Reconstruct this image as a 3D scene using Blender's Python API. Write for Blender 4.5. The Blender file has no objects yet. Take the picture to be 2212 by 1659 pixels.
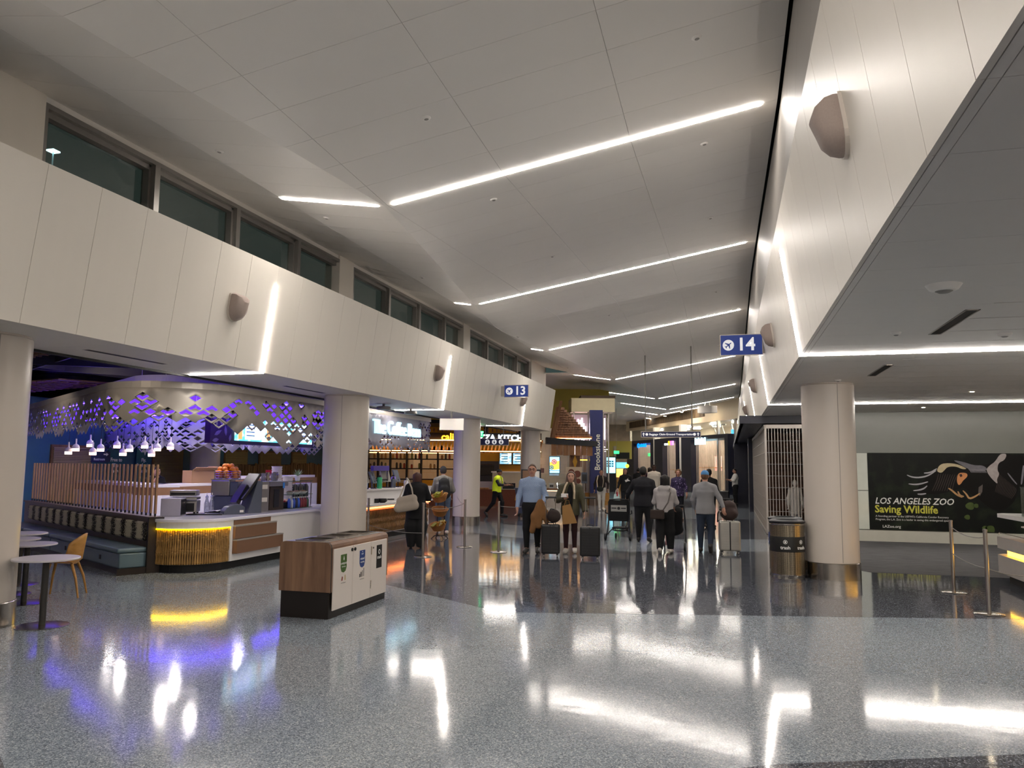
import bpy, bmesh, math, random
import numpy as np
from mathutils import Vector, Matrix
R = math.radians
random.seed(7)
scene = bpy.context.scene
C = scene.collection
# ---------------------------------------------------------------- camera
CAM_H = 1.75
cam_d = bpy.data.cameras.new('camera'); cam_d.sensor_width = 36; cam_d.lens = 1700 / 2212 * 36
cam_d.clip_end = 300
cam = bpy.data.objects.new('camera', cam_d); C.objects.link(cam)
_yd = Vector((1573 - 1106, 1010 - 829.5, 1700)).normalized()      # corridor direction seen by the lens
_dn = _yd.cross(Vector((1, 0.0086, 0))).normalized()
if _dn.y < 0: _dn = -_dn
_xd = _yd.cross(-_dn).normalized()
_ax = (_xd, _yd, -_dn)
cam.matrix_world = Matrix(((_ax[0].x, -_ax[0].y, -_ax[0].z, 0), (_ax[1].x, -_ax[1].y, -_ax[1].z, 0),
                           (_ax[2].x, -_ax[2].y, -_ax[2].z, CAM_H), (0, 0, 0, 1)))
scene.camera = cam
# ---------------------------------------------------------------- world, exposure
w = bpy.data.worlds.new('night'); scene.world = w; w.use_nodes = True
w.node_tree.nodes['Background'].inputs[0].default_value = (0.028, 0.042, 0.039, 1)
w.node_tree.nodes['Background'].inputs[1].default_value = 1.0
vs = scene.view_settings
vs.view_transform = 'Standard'; vs.look = 'None'; vs.gamma = 1; vs.use_curve_mapping = False
vs.exposure = 0.46
scene.cycles.use_denoising = True
scene.cycles.max_bounces = 7; scene.cycles.diffuse_bounces = 4; scene.cycles.glossy_bounces = 3
scene.cycles.transmission_bounces = 4; scene.cycles.transparent_max_bounces = 12
scene.cycles.use_adaptive_sampling = True; scene.cycles.adaptive_threshold = .06; scene.cycles.adaptive_min_samples = 16
scene.cycles.sample_clamp_indirect = 6.0; scene.cycles.caustics_reflective = False; scene.cycles.caustics_refractive = False
LED = 76.0          # strength of the white ceiling light lines
LED_COL = (1.0, 0.93, 0.86)

# ---------------------------------------------------------------- materials
def lin(h):
    if isinstance(h, tuple): return h
    h = h.lstrip('#'); v = [int(h[i:i+2], 16) / 255 for i in (0, 2, 4)]
    return tuple(c / 12.92 if c <= .04045 else ((c + .055) / 1.055) ** 2.4 for c in v)
MATS = {}
def mat(name, col, rough=.5, metal=0., var=.08, scale=6., em=None, ems=0., trans=0., alpha=1., bump=0., bscale=60., coat=0., stretch=None, spec=.5, ior=1.45):
    """plain procedural surface: base colour with a soft noise variation, optional bump and emission"""
    if name in MATS: return MATS[name]
    m = bpy.data.materials.new(name); m.use_nodes = True; MATS[name] = m
    nt = m.node_tree; b = nt.nodes['Principled BSDF']; L = nt.links
    c = lin(col)
    b.inputs['Roughness'].default_value = rough; b.inputs['Metallic'].default_value = metal
    b.inputs['IOR'].default_value = ior
    b.inputs['Specular IOR Level'].default_value = spec
    if trans: b.inputs['Transmission Weight'].default_value = trans
    if alpha < 1: b.inputs['Alpha'].default_value = alpha
    if coat: b.inputs['Coat Weight'].default_value = coat; b.inputs['Coat Roughness'].default_value = .08
    if em is not None:
        b.inputs['Emission Color'].default_value = (*lin(em), 1); b.inputs['Emission Strength'].default_value = ems
    tc = nt.nodes.new('ShaderNodeTexCoord')
    co = tc.outputs['Object']
    if stretch:
        mp = nt.nodes.new('ShaderNodeMapping'); mp.inputs['Scale'].default_value = stretch
        L.new(co, mp.inputs['Vector']); co = mp.outputs['Vector']
    n = nt.nodes.new('ShaderNodeTexNoise'); n.inputs['Scale'].default_value = scale; n.inputs['Detail'].default_value = 3
    L.new(co, n.inputs['Vector'])
    mx = nt.nodes.new('ShaderNodeMix'); mx.data_type = 'RGBA'
    mx.inputs[6].default_value = (*[x * (1 - var) for x in c], 1); mx.inputs[7].default_value = (*[min(1, x * (1 + var)) for x in c], 1)
    L.new(n.outputs['Fac'], mx.inputs[0]); L.new(mx.outputs[2], b.inputs['Base Color'])
    if bump:
        n2 = nt.nodes.new('ShaderNodeTexNoise'); n2.inputs['Scale'].default_value = bscale; L.new(co, n2.inputs['Vector'])
        bp = nt.nodes.new('ShaderNodeBump'); bp.inputs['Strength'].default_value = bump; bp.inputs['Distance'].default_value = .01
        L.new(n2.outputs['Fac'], bp.inputs['Height']); L.new(bp.outputs[0], b.inputs['Normal'])
    return m
def wood(name, c1, c2, rough=.45, scale=(2, 2, 14), dist=6):
    """grained wood: bands running along the short axis of `scale`"""
    if name in MATS: return MATS[name]
    m = bpy.data.materials.new(name); m.use_nodes = True; MATS[name] = m
    nt = m.node_tree; b = nt.nodes['Principled BSDF']; L = nt.links
    b.inputs['Roughness'].default_value = rough
    tc = nt.nodes.new('ShaderNodeTexCoord'); mp = nt.nodes.new('ShaderNodeMapping'); mp.inputs['Scale'].default_value = scale
    L.new(tc.outputs['Object'], mp.inputs['Vector'])
    n = nt.nodes.new('ShaderNodeTexNoise'); n.inputs['Scale'].default_value = 1.0; n.inputs['Detail'].default_value = 6; n.inputs['Roughness'].default_value = .6
    n.inputs['Distortion'].default_value = .4
    L.new(mp.outputs[0], n.inputs['Vector'])
    r = nt.nodes.new('ShaderNodeValToRGB'); r.color_ramp.elements[0].position = .3; r.color_ramp.elements[1].position = .72
    r.color_ramp.elements[0].color = (*lin(c1), 1); r.color_ramp.elements[1].color = (*lin(c2), 1)
    L.new(n.outputs['Fac'], r.inputs[0]); L.new(r.outputs[0], b.inputs['Base Color'])
    bp = nt.nodes.new('ShaderNodeBump'); bp.inputs['Strength'].default_value = .15; bp.inputs['Distance'].default_value = .004
    L.new(n.outputs['Fac'], bp.inputs['Height']); L.new(bp.outputs[0], b.inputs['Normal'])
    return m
def terrazzo(name, base, chips, rough=.09):
    """polished terrazzo: voronoi stone chips of several tones in a cement ground"""
    m = bpy.data.materials.new(name); m.use_nodes = True; MATS[name] = m
    nt = m.node_tree; b = nt.nodes['Principled BSDF']; L = nt.links
    b.inputs['Roughness'].default_value = rough; b.inputs['IOR'].default_value = 1.5
    tc = nt.nodes.new('ShaderNodeTexCoord')
    v = nt.nodes.new('ShaderNodeTexVoronoi'); v.inputs['Scale'].default_value = 130; L.new(tc.outputs['Object'], v.inputs['Vector'])
    sx = nt.nodes.new('ShaderNodeSeparateColor'); L.new(v.outputs['Color'], sx.inputs[0])
    r = nt.nodes.new('ShaderNodeValToRGB'); r.color_ramp.interpolation = 'CONSTANT'
    els = r.color_ramp.elements
    els[0].position = 0; els[0].color = (*lin(chips[0]), 1); els[1].position = .3; els[1].color = (*lin(base), 1)
    for p, c in ((.72, chips[1]), (.9, chips[2])):
        e = els.new(p); e.color = (*lin(c), 1)
    L.new(sx.outputs[0], r.inputs[0]); L.new(r.outputs[0], b.inputs['Base Color'])
    n2 = nt.nodes.new('ShaderNodeTexNoise'); n2.inputs['Scale'].default_value = 2.2; n2.inputs['Detail'].default_value = 3; L.new(tc.outputs['Object'], n2.inputs['Vector'])
    mr = nt.nodes.new('ShaderNodeMapRange'); mr.inputs['To Min'].default_value = rough * .7; mr.inputs['To Max'].default_value = rough * 1.6
    L.new(n2.outputs['Fac'], mr.inputs['Value']); L.new(mr.outputs[0], b.inputs['Roughness'])
    n3 = nt.nodes.new('ShaderNodeTexNoise'); n3.inputs['Scale'].default_value = 5; L.new(tc.outputs['Object'], n3.inputs['Vector'])
    bp = nt.nodes.new('ShaderNodeBump'); bp.inputs['Strength'].default_value = .035; bp.inputs['Distance'].default_value = .02
    L.new(n3.outputs['Fac'], bp.inputs['Height']); L.new(bp.outputs[0], b.inputs['Normal'])
    return m
def emit(name, col, s):
    if name in MATS: return MATS[name]
    m = bpy.data.materials.new(name); m.use_nodes = True; MATS[name] = m
    nt = m.node_tree; b = nt.nodes['Principled BSDF']
    b.inputs['Base Color'].default_value = (*[min(1, x) for x in lin(col)], 1)
    b.inputs['Emission Color'].default_value = (*lin(col), 1); b.inputs['Emission Strength'].default_value = s
    return m
def glass(name, tint='#ffffff', rough=0.0, refl=.12, op=.0, ocol='#888888'):
    """thin pane: clear with a Fresnel reflection, no refraction"""
    if name in MATS: return MATS[name]
    m = bpy.data.materials.new(name); m.use_nodes = True; MATS[name] = m
    nt = m.node_tree; L = nt.links
    for n in list(nt.nodes): nt.nodes.remove(n)
    out = nt.nodes.new('ShaderNodeOutputMaterial'); tr = nt.nodes.new('ShaderNodeBsdfTransparent'); gl = nt.nodes.new('ShaderNodeBsdfGlossy')
    tr.inputs[0].default_value = (*lin(tint), 1); gl.inputs['Roughness'].default_value = rough
    fr = nt.nodes.new('ShaderNodeFresnel'); ge = nt.nodes.new('ShaderNodeNewGeometry'); mi = nt.nodes.new('ShaderNodeMix'); mi.inputs[2].default_value = 1.5; mi.inputs[3].default_value = 1 / 1.5
    L.new(ge.outputs['Backfacing'], mi.inputs[0]); L.new(mi.outputs[0], fr.inputs[0])
    ma = nt.nodes.new('ShaderNodeMath'); ma.operation = 'MULTIPLY_ADD'; ma.inputs[1].default_value = 1.0; ma.inputs[2].default_value = refl * .3; ma.use_clamp = True
    L.new(fr.outputs[0], ma.inputs[0])
    mx = nt.nodes.new('ShaderNodeMixShader'); L.new(ma.outputs[0], mx.inputs[0]); L.new(tr.outputs[0], mx.inputs[1]); L.new(gl.outputs[0], mx.inputs[2])
    res = mx.outputs[0]
    if op:
        df = nt.nodes.new('ShaderNodeBsdfDiffuse'); df.inputs[0].default_value = (*lin(ocol), 1)
        m2 = nt.nodes.new('ShaderNodeMixShader'); m2.inputs[0].default_value = op; L.new(res, m2.inputs[1]); L.new(df.outputs[0], m2.inputs[2]); res = m2.outputs[0]
    L.new(res, out.inputs[0])
    return m

# ---------------------------------------------------------------- mesh builder
class MB:
    def __init__(s): s.v = []; s.f = []; s.mi = []; s.cur = 0
    def m(s, i): s.cur = i; return s
    def add(s, vs, fs):
        o = len(s.v); s.v += [tuple(p) for p in vs]
        for f in fs: s.f.append(tuple(i + o for i in f)); s.mi.append(s.cur)
        return s
    def box(s, x0, x1, y0, y1, z0, z1, T=None):
        vs = [(x, y, z) for z in (z0, z1) for y in (y0, y1) for x in (x0, x1)]
        if T is not None: vs = [T @ Vector(p) for p in vs]
        return s.add(vs, [(0, 2, 3, 1), (4, 5, 7, 6), (0, 1, 5, 4), (2, 6, 7, 3), (0, 4, 6, 2), (1, 3, 7, 5)])
    def hexa(s, p):   # 8 points: bottom 4 ccw, top 4 ccw
        return s.add(p, [(3, 2, 1, 0), (4, 5, 6, 7), (0, 1, 5, 4), (1, 2, 6, 5), (2, 3, 7, 6), (3, 0, 4, 7)])
    def prism(s, poly, z0, z1, T=None):   # poly ccw in xy
        n = len(poly); vs = [(x, y, z0) for x, y in poly] + [(x, y, z1) for x, y in poly]
        if T is not None: vs = [T @ Vector(p) for p in vs]
        return s.add(vs, [tuple(range(n - 1, -1, -1)), tuple(range(n, 2 * n))] + [(i, (i + 1) % n, n + (i + 1) % n, n + i) for i in range(n)])
    def prism_x(s, poly, x0, x1):         # poly in (y,z), ccw seen from +x
        n = len(poly); vs = [(x0, y, z) for y, z in poly] + [(x1, y, z) for y, z in poly]
        return s.add(vs, [tuple(range(n - 1, -1, -1)), tuple(range(n, 2 * n))] + [(i, (i + 1) % n, n + (i + 1) % n, n + i) for i in range(n)])
    def prism_y(s, poly, y0, y1):         # poly in (x,z)
        n = len(poly); vs = [(x, y0, z) for x, z in poly] + [(x, y1, z) for x, z in poly]
        return s.add(vs, [tuple(range(n)), tuple(range(2 * n - 1, n - 1, -1))] + [(i, n + i, n + (i + 1) % n, (i + 1) % n) for i in range(n)])
    def cyl(s, p0, p1, r0, r1=None, n=16, caps=True):
        r1 = r0 if r1 is None else r1
        p0 = Vector(p0); p1 = Vector(p1); d = (p1 - p0).normalized()
        a = d.orthogonal().normalized(); b = d.cross(a)
        vs = [p0 + r0 * (math.cos(2 * math.pi * i / n) * a + math.sin(2 * math.pi * i / n) * b) for i in range(n)] + \
             [p1 + r1 * (math.cos(2 * math.pi * i / n) * a + math.sin(2 * math.pi * i / n) * b) for i in range(n)]
        fs = [(i, (i + 1) % n, n + (i + 1) % n, n + i) for i in range(n)]
        if caps: fs += [tuple(range(n - 1, -1, -1)), tuple(range(n, 2 * n))]
        return s.add(vs, fs)
    def lathe(s, prof, c=(0, 0, 0), n=24, sx=1, sy=1):   # prof: (r,z) from bottom to top
        vs = []; k = len(prof)
        for r, z in prof:
            for i in range(n):
                t = 2 * math.pi * i / n; vs.append((c[0] + sx * r * math.cos(t), c[1] + sy * r * math.sin(t), c[2] + z))
        fs = [(j * n + i, j * n + (i + 1) % n, (j + 1) * n + (i + 1) % n, (j + 1) * n + i) for j in range(k - 1) for i in range(n)]
        fs += [tuple(range(n - 1, -1, -1)), tuple((k - 1) * n + i for i in range(n))]
        return s.add(vs, fs)
    def tube(s, path, r, n=8):
        P = [Vector(p) for p in path]; k = len(P); rings = []
        up = None
        for i, p in enumerate(P):
            d = (P[min(i + 1, k - 1)] - P[max(i - 1, 0)]).normalized()
            a = d.orthogonal().normalized() if up is None else (up - d * up.dot(d)).normalized()
            up = a; b = d.cross(a); rr = r[i] if isinstance(r, (list, tuple)) else r
            rings.append([p + rr * (math.cos(2 * math.pi * j / n) * a + math.sin(2 * math.pi * j / n) * b) for j in range(n)])
        vs = [q for ring in rings for q in ring]
        fs = [(i * n + j, i * n + (j + 1) % n, (i + 1) * n + (j + 1) % n, (i + 1) * n + j) for i in range(k - 1) for j in range(n)]
        fs += [tuple(range(n - 1, -1, -1)), tuple((k - 1) * n + j for j in range(n))]
        return s.add(vs, fs)
    def ball(s, c, r, n=12, m=8, sc=(1, 1, 1)):
        pr = [(r * math.sin(math.pi * (j + .02) / (m + .04)), -r * math.cos(math.pi * (j + .02) / (m + .04))) for j in range(m + 1)]
        vs = []
        for rr, z in pr:
            for i in range(n):
                t = 2 * math.pi * i / n; vs.append((c[0] + sc[0] * rr * math.cos(t), c[1] + sc[1] * rr * math.sin(t), c[2] + sc[2] * z))
        fs = [(j * n + i, j * n + (i + 1) % n, (j + 1) * n + (i + 1) % n, (j + 1) * n + i) for j in range(m) for i in range(n)]
        fs += [tuple(range(n - 1, -1, -1)), tuple(m * n + i for i in range(n))]
        return s.add(vs, fs)
    def mesh(s, name, mats, smooth=False):
        me = bpy.data.meshes.new(name); me.from_pydata(s.v, [], s.f)
        if not isinstance(mats, (list, tuple)): mats = [mats]
        for m_ in mats: me.materials.append(m_)
        if len(mats) > 1: me.polygons.foreach_set('material_index', s.mi)
        if smooth:
            me.polygons.foreach_set('use_smooth', [True] * len(me.polygons))
            try: me.set_sharp_from_angle(angle=R(38))
            except Exception: pass
        me.update(); return me
    def build(s, name, mats, parent=None, smooth=False, loc=None, bevel=0, rotz=0):
        o = bpy.data.objects.new(name, s.mesh(name, mats, smooth)); C.objects.link(o)
        if parent is not None: o.parent = parent
        if loc is not None: o.location = loc
        if rotz: o.rotation_euler.z = rotz
        if bevel:
            bv = o.modifiers.new('bevel', 'BEVEL'); bv.width = bevel; bv.segments = 2; bv.limit_method = 'ANGLE'
        return o
def tag(o, label=None, cat=None, group=None, kind=None):
    if label: o['label'] = label
    if cat: o['category'] = cat
    if group: o['group'] = group
    if kind: o['kind'] = kind
    return o
def thing(name, label, cat, loc=(0, 0, 0), rotz=0, group=None):
    o = bpy.data.objects.new(name, None); C.objects.link(o); o.empty_display_size = .1
    o.location = loc; o.rotation_euler = (0, 0, rotz)
    return tag(o, label, cat, group)
def st(name, mb, m, parent=None, **k):
    o = mb.build(name, m, parent, **k)
    if parent is None: tag(o, kind='structure')
    return o
def copy_tree(o, parent=None):
    c = o.copy(); C.objects.link(c); c.parent = parent
    for ch in o.children: copy_tree(ch, c)
    return c
_fonts = {}
def text(name, s, size, m, parent=None, loc=(0, 0, 0), rot=(0, 0, 0), depth=.004, align='CENTER', bold=0., sx=1., shear=0., space=1.):
    """lettering as a real mesh; reads along +X with up = +Z when rot is (90deg,0,0)"""
    cu = bpy.data.curves.new(name, 'FONT'); cu.body = s; cu.size = size; cu.extrude = depth; cu.align_x = align; cu.align_y = 'CENTER'
    cu.offset = bold; cu.shear = shear; cu.space_character = space; cu.resolution_u = 2
    t = bpy.data.objects.new(name, cu); C.objects.link(t)
    me = bpy.data.meshes.new_from_object(t); bpy.data.objects.remove(t)
    me.materials.clear(); me.materials.append(m)
    o = bpy.data.objects.new(name, me); C.objects.link(o)
    if parent is not None: o.parent = parent
    o.location = loc; o.rotation_euler = rot; o.scale = (sx, 1, 1)
    return o
# ================================================================ shared materials
m_ceil = mat('ceiling_panel_paint', '#f3eee7', .5, var=.02, scale=1.2)
m_fascia = mat('fascia_panel_paint', '#e4ddd2', .4, var=.02, scale=.8, stretch=(1, 9, .5))
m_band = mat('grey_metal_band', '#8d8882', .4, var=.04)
m_soffit = mat('soffit_paint', '#ece6de', .5, var=.02)
m_black = mat('matte_black', '#101010', .6)
m_dark = mat('dark_metal', '#26262a', .4, .4)
m_chrome = mat('brushed_steel', '#b9b2a9', .22, 1., var=.1, scale=40, stretch=(1, 1, .05))
m_satin = mat('satin_nickel', '#a8a098', .3, 1., var=.05)
m_white = mat('white_laminate', '#e9e6e4', .25, var=.02)
m_col = mat('column_cladding', '#c9bfb4', .32, var=.03, scale=1.5, stretch=(2, 2, .3))
m_grey = mat('grey_plastic', '#8a8680', .5)
m_navy = mat('navy_paint', '#15182b', .35, var=.05)
m_led = emit('white_light_line', LED_COL, LED)
m_winframe = mat('window_aluminium', '#97938e', .35, .6, var=.04)
m_glass = glass('night_glass', '#cfd8d4', 0., .5)
m_clear = glass('clear_glass', '#eef4f2', 0., .15)
t_light = terrazzo('light_terrazzo', '#868f98', ('#626b74', '#9ba4ab', '#bcc1c4'), .085)
t_dark = terrazzo('dark_terrazzo', '#4b4f59', ('#2f333b', '#666a72', '#96989c'), .07)
m_carpet = mat('wave_pattern_carpet', '#4c4c4e', .95, var=.85, scale=2.2, stretch=(1.0, 6, 1), bump=.5, bscale=90)
BAY = 7.85; PITCH = BAY / 11
Y0, Y1 = -9.0, 78.0

# ================================================================ floor
floor = st('floor', MB().box(-24, 12, Y0, Y1, -.08, 0), t_light)
def zone(poly, m, name, z=.0012):
    return MB().prism(poly, -.01, z).build(name, m, floor)
zone([(-12, Y0), (12, Y0), (12, 8.4), (1.73, 5.74), (.3, 5.15), (-.8, 4.55), (-2.9, 2.95), (-4.19, 3.9), (-5.2, 4.6), (-12, 9.4)], t_dark, 'terrazzo_zone')
zone([(-7.6, 12.8), (-4.78, 10.81), (-2.68, 9.31), (1.38, 10.29), (3.33, 10.77), (12, 12.9), (12, 14.6), (2.0, 15.2), (2.0, 18), (-.74, 17.15), (-2.1, 16.6), (-4.14, 18.26), (-7.6, 20.6)], t_dark, 'terrazzo_zone')
zone([(-9.5, 25.3), (-3.5, 20.96), (-2.11, 19.51), (.81, 20.6), (1.0, 20.7), (1.0, 28.5), (-1.19, 27.79), (-3.19, 27.46), (-4.93, 29.55), (-9.5, 33)], t_dark, 'terrazzo_zone')
zone([(-16, 46), (-5.5, 36.5), (-3.9, 34.6), (1, 36), (1, 43), (-4, 42), (-6.5, 44), (-16, 53)], t_dark, 'terrazzo_zone')
zone([(2.0, 15.2), (2.3, 14.75), (12, 14.6), (12, 21.1), (2.0, 21.1)], m_carpet, 'carpet', .004)

# ================================================================ sloped main ceiling
YR = 10.18; CREST = YR + 1.5 * BAY
def zr0(y):
    if y > 45.5: return 5.8425 + .05 * (y - 45.5)
    if y > CREST: return 7.02 - .05 * (y - CREST)
    if y > YR: return 6.43 + .05 * (y - YR)
    lo = YR - 1.5 * BAY
    if y > lo: return 6.43 + .05 * (YR - y)
    return 7.02 - .05 * (lo - y)
def zr(x, y): return zr0(y) + .179 * (x - .636)
def zl(x): return 5.73 - .153 * (x + 6.42) if x > -6.42 else 5.73 + .2328 * (-6.42 - x)
def xv(y): return min(max((4.862 - zr0(y)) / .332, -6.42), .5)
def clip(poly, f):      # keep f>=0
    out = []
    for i, p in enumerate(poly):
        q = poly[(i + 1) % len(poly)]; a, b = f(p), f(q)
        if a >= 0: out.append(p)
        if (a >= 0) != (b >= 0):
            t = a / (a - b); out.append((p[0] + (q[0] - p[0]) * t, p[1] + (q[1] - p[1]) * t))
    return out
ceiling = st('ceiling', MB().box(-7.95, 12, Y0, Y1, 8.2, 8.4), m_black)
XG = [-6.42, -4.68, -2.94, -1.18, .70]
ys = sorted(set([round(YR + PITCH * k, 4) for k in range(-26, 92)] + [CREST, 45.5, YR - 1.5 * BAY]))
rest = MB(); G = .0026
def slab(mb, poly, zf, th=.03):
    n = len(poly); vs = [(x, y, zf(x, y)) for x, y in poly] + [(x, y, zf(x, y) + th) for x, y in poly]
    mb.add(vs, [tuple(range(n - 1, -1, -1)), tuple(range(n, 2 * n))] + [(i, (i + 1) % n, n + (i + 1) % n, n + i) for i in range(n)])
for ya, yb in zip(ys[:-1], ys[1:]):
    if yb - ya < .02: continue
    near = 3.6 < ya < 26
    h = lambda p, ya=ya, yb=yb: p[0] - (xv(ya) + (xv(yb) - xv(ya)) * (p[1] - ya) / (yb - ya))
    cells = []
    for xa, xb in zip(XG[:-1], XG[1:]):
        rect = [(xa + G, ya + G), (xb - G, ya + G), (xb - G, yb - G), (xa + G, yb - G)]
        a = clip(rect, h)
        if len(a) > 2: cells.append((a, lambda x, y: zr(x, y)))
        b = clip(rect, lambda p: -h(p))
        if len(b) > 2: cells.append((b, lambda x, y: zl(x)))
    if ya < 33: cells.append(([(-7.62, ya + G), (-6.42 - G / 2, ya + G), (-6.42 - G / 2, yb - G), (-7.62, yb - G)], lambda x, y: zl(x)))
    else: cells.append(([(-14, ya + G), (-6.42, ya + G), (-6.42, yb - G), (-14, yb - G)], lambda x, y: 5.73))
    for poly, zf in cells:
        if near: mb = MB(); slab(mb, poly, zf); mb.build('ceiling_panel', m_ceil, ceiling)
        else: slab(rest, poly, zf)
tag(rest.build('ceiling_panels_beyond', m_ceil, ceiling), kind='stuff')
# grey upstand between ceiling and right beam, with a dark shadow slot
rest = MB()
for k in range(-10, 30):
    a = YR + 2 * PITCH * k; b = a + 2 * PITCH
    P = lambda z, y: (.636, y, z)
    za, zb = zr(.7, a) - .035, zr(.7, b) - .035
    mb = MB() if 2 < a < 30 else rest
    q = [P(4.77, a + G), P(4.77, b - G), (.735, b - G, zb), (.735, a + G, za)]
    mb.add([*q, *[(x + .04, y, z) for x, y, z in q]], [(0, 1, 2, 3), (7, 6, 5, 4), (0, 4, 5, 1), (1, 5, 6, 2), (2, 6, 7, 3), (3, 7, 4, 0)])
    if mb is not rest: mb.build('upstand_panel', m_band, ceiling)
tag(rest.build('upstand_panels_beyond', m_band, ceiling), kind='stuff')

# ================================================================ right beam (leaning fascia + low ceiling)
trim_1 = st('trim_1', MB().box(.95, 1.2, Y0, 52.5, 3.2, 4.7), m_black)
def lean_panels(root, xb, kx, z0, z1, ya, yb, sgn, name, hide_lo, hide_hi, m, off):
    rest = MB(); k = math.floor((ya - off) / PITCH)
    while off + k * PITCH < yb:
        a = max(ya, off + k * PITCH); b = min(yb, off + (k + 1) * PITCH); k += 1
        g = .003
        p = [(xb, a + g, z0), (xb, b - g, z0), (xb + sgn * .03, b - g, z0), (xb + sgn * .03, a + g, z0)]
        q = [(x + kx * (z1 - z0), y, z1) for x, y, _ in p]
        if sgn > 0: p = p[::-1]; q = q[::-1]
        mb = MB() if hide_lo < a < hide_hi else rest
        mb.hexa(p + q)
        if mb is not rest: mb.build(name, m, root)
    if rest.v: tag(rest.build(name + 's_beyond', m, root), kind='stuff')
lean_panels(trim_1, .877, -.147, 3.13, 4.77, Y0, 52.4, 1, 'fascia_panel', 2.2, 40, m_fascia, 10.15)
ceil2 = st('ceiling_low', MB().box(.9, 12, Y0, 40.3, 3.24, 3.34), m_black)
rest = MB()
xs2 = [.910, .96, 2.16, 3.55, 4.95, 6.35, 7.75, 12]
for k in range(-26, 42):
    a = 10.15 + PITCH * k; b = a + PITCH
    for i, (xa, xb_) in enumerate(zip(xs2[:-1], xs2[1:])):
        if i == 0 and k % 2: continue
        bb = b + PITCH if i == 0 else b
        z = 3.13
        if i >= 2: z = 3.135
        if b > 22 and i > 1: continue
        mb = MB() if (3 < a < 15.5 and i < 4) else rest
        mb.box(xa + .002, xb_ - .002, a + (.002 if i < 2 else .01), bb - (.002 if i < 2 else .01), z, z + .03)
        if mb is not rest: mb.build('low_ceiling_panel', m_soffit, ceil2)
tag(rest.build('low_ceiling_panels_beyond', m_soffit, ceil2), kind='stuff')

# ================================================================ left beam, soffit, clerestory windows
trim_2 = st('trim_2', MB().box(-7.5, -6.95, Y0, 30.3, 3.2, 4.5), m_black)
lean_panels(trim_2, -6.82, .14, 3.13, 4.76, Y0, 30.6, -1, 'fascia_panel', 4.6, 30.6, m_fascia, 10.48)
MB().prism_y([(-6.82, 3.13), (-6.592, 4.76), (-7.6, 4.76), (-7.6, 3.13)], 30.6, 30.64).build('end_panel', m_fascia, trim_2)
MB().box(-7.6, -6.64, Y0, 30.6, 4.74, 4.757).build('ledge', m_soffit, trim_2)
rest = MB()
for k in range(-14, 14):
    a = 10.48 + 2 * PITCH * k; b = min(a + 2 * PITCH, 30.6)
    if a >= 30.6: break
    mb = MB() if 5.5 < a < 24 else rest
    mb.box(-8.22, -6.853, a + .002, b - .002, 3.13, 3.16)
    if mb is not rest: mb.build('soffit_panel', m_soffit, trim_2)
tag(rest.build('soffit_panels_beyond', m_soffit, trim_2), kind='stuff')
MB().box(-8.26, -8.2, Y0, 30.6, 3.10, 3.9).build('soffit_edge', m_black, trim_2)
wall_left = st('wall_left', MB().box(-7.9, -7.62, Y0, 33.2, 5.92, 6.1), m_ceil)
wn = 0
for bay in range(-2, 3):
    yb0 = 7.03 + BAY * bay
    MB().box(-7.9, -7.58, yb0 - .62, yb0, 4.7, 6.05).build('pier', m_fascia, wall_left)
    for i in range(4):
        a = yb0 + i * 1.89 + (.0 if i == 0 else .0); b = a + 1.89
        if bay == 2 and i == 3: b = a + 1.85
        wn += 1
        f = MB(); t = .05
        for (u0, u1, z0, z1) in ((a, b, 5.86, 5.92), (a, b, 4.7, 4.8), (a, a + t, 4.8, 5.86), (b - t, b, 4.8, 5.86)):
            f.box(-7.66, -7.585, u0, u1, z0, z1)
        # stepped inner reveal
        f.box(-7.78, -7.66, a + .0, a + .09, 4.8, 5.83); f.box(-7.78, -7.66, b - .09, b, 4.8, 5.83); f.box(-7.78, -7.66, a + .09, b - .09, 5.79, 5.86)
        wo = st('window_%d' % wn, f, m_winframe)
        MB().box(-7.765, -7.755, a + .09, b - .09, 4.78, 5.8).build('pane', m_glass, wo)
MB().box(-7.9, -7.58, 30.58, 33.2, 4.7, 6.05).build('pier', m_fascia, wall_left)
# ================================================================ columns
def column(n, x, y, r, lab, base=.25, seams=(0,), top=3.13):
    o = st('column_%d' % n, MB().lathe([(r * .97, base), (r, base + .004), (r, top - .03), (r * .97, top - .02), (r * .97, top)], n=64), m_col, smooth=True, loc=(x, y, 0))
    MB().lathe([(r + .012, 0.002), (r + .012, base - .005), (r + .006, base)], n=64).build('base_ring', m_chrome, o, smooth=True)
    for a in seams:
        ca, sa = math.cos(a), math.sin(a)
        MB().cyl((r * ca, r * sa, base + .02), (r * ca, r * sa, top - .03), .004, n=6).build('seam', m_grey, o)
    tag(o, lab)
    return o
column(1, 1.6, 13.85, .41, 'cream clad round column with steel base beside the steel trash can', .26, (R(-75),))
column(2, -7.85, 6.75, .44, 'round column cut off by the left edge of the picture', .26, (R(-30), R(-26)))
column(3, -7.45, 14.5, .45, 'round column standing behind the recycling station', .26, (R(-75),))
column(4, -7.5, 22.35, .4, 'round column between the queue posts and the pizza counter', .26, (R(-90),))
column(5, -7.5, 30.2, .39, 'slim far column behind the man in the blue shirt', .26, (R(-90),))
# ================================================================ enclosing walls outside the view
st('wall_back', MB().box(-24, 12, Y0 - .2, Y0, 0, 8.2), m_soffit)
st('wall_right', MB().box(9.0, 9.2, Y0, 22, 0, 3.2), m_soffit)
st('wall_outer_left', MB().box(-24.2, -24, Y0, Y1, 0, 3.9), m_black); st('wall_branch_left', MB().box(-14.2, -14, 34, Y1, 0, 5.8), m_soffit)
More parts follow.
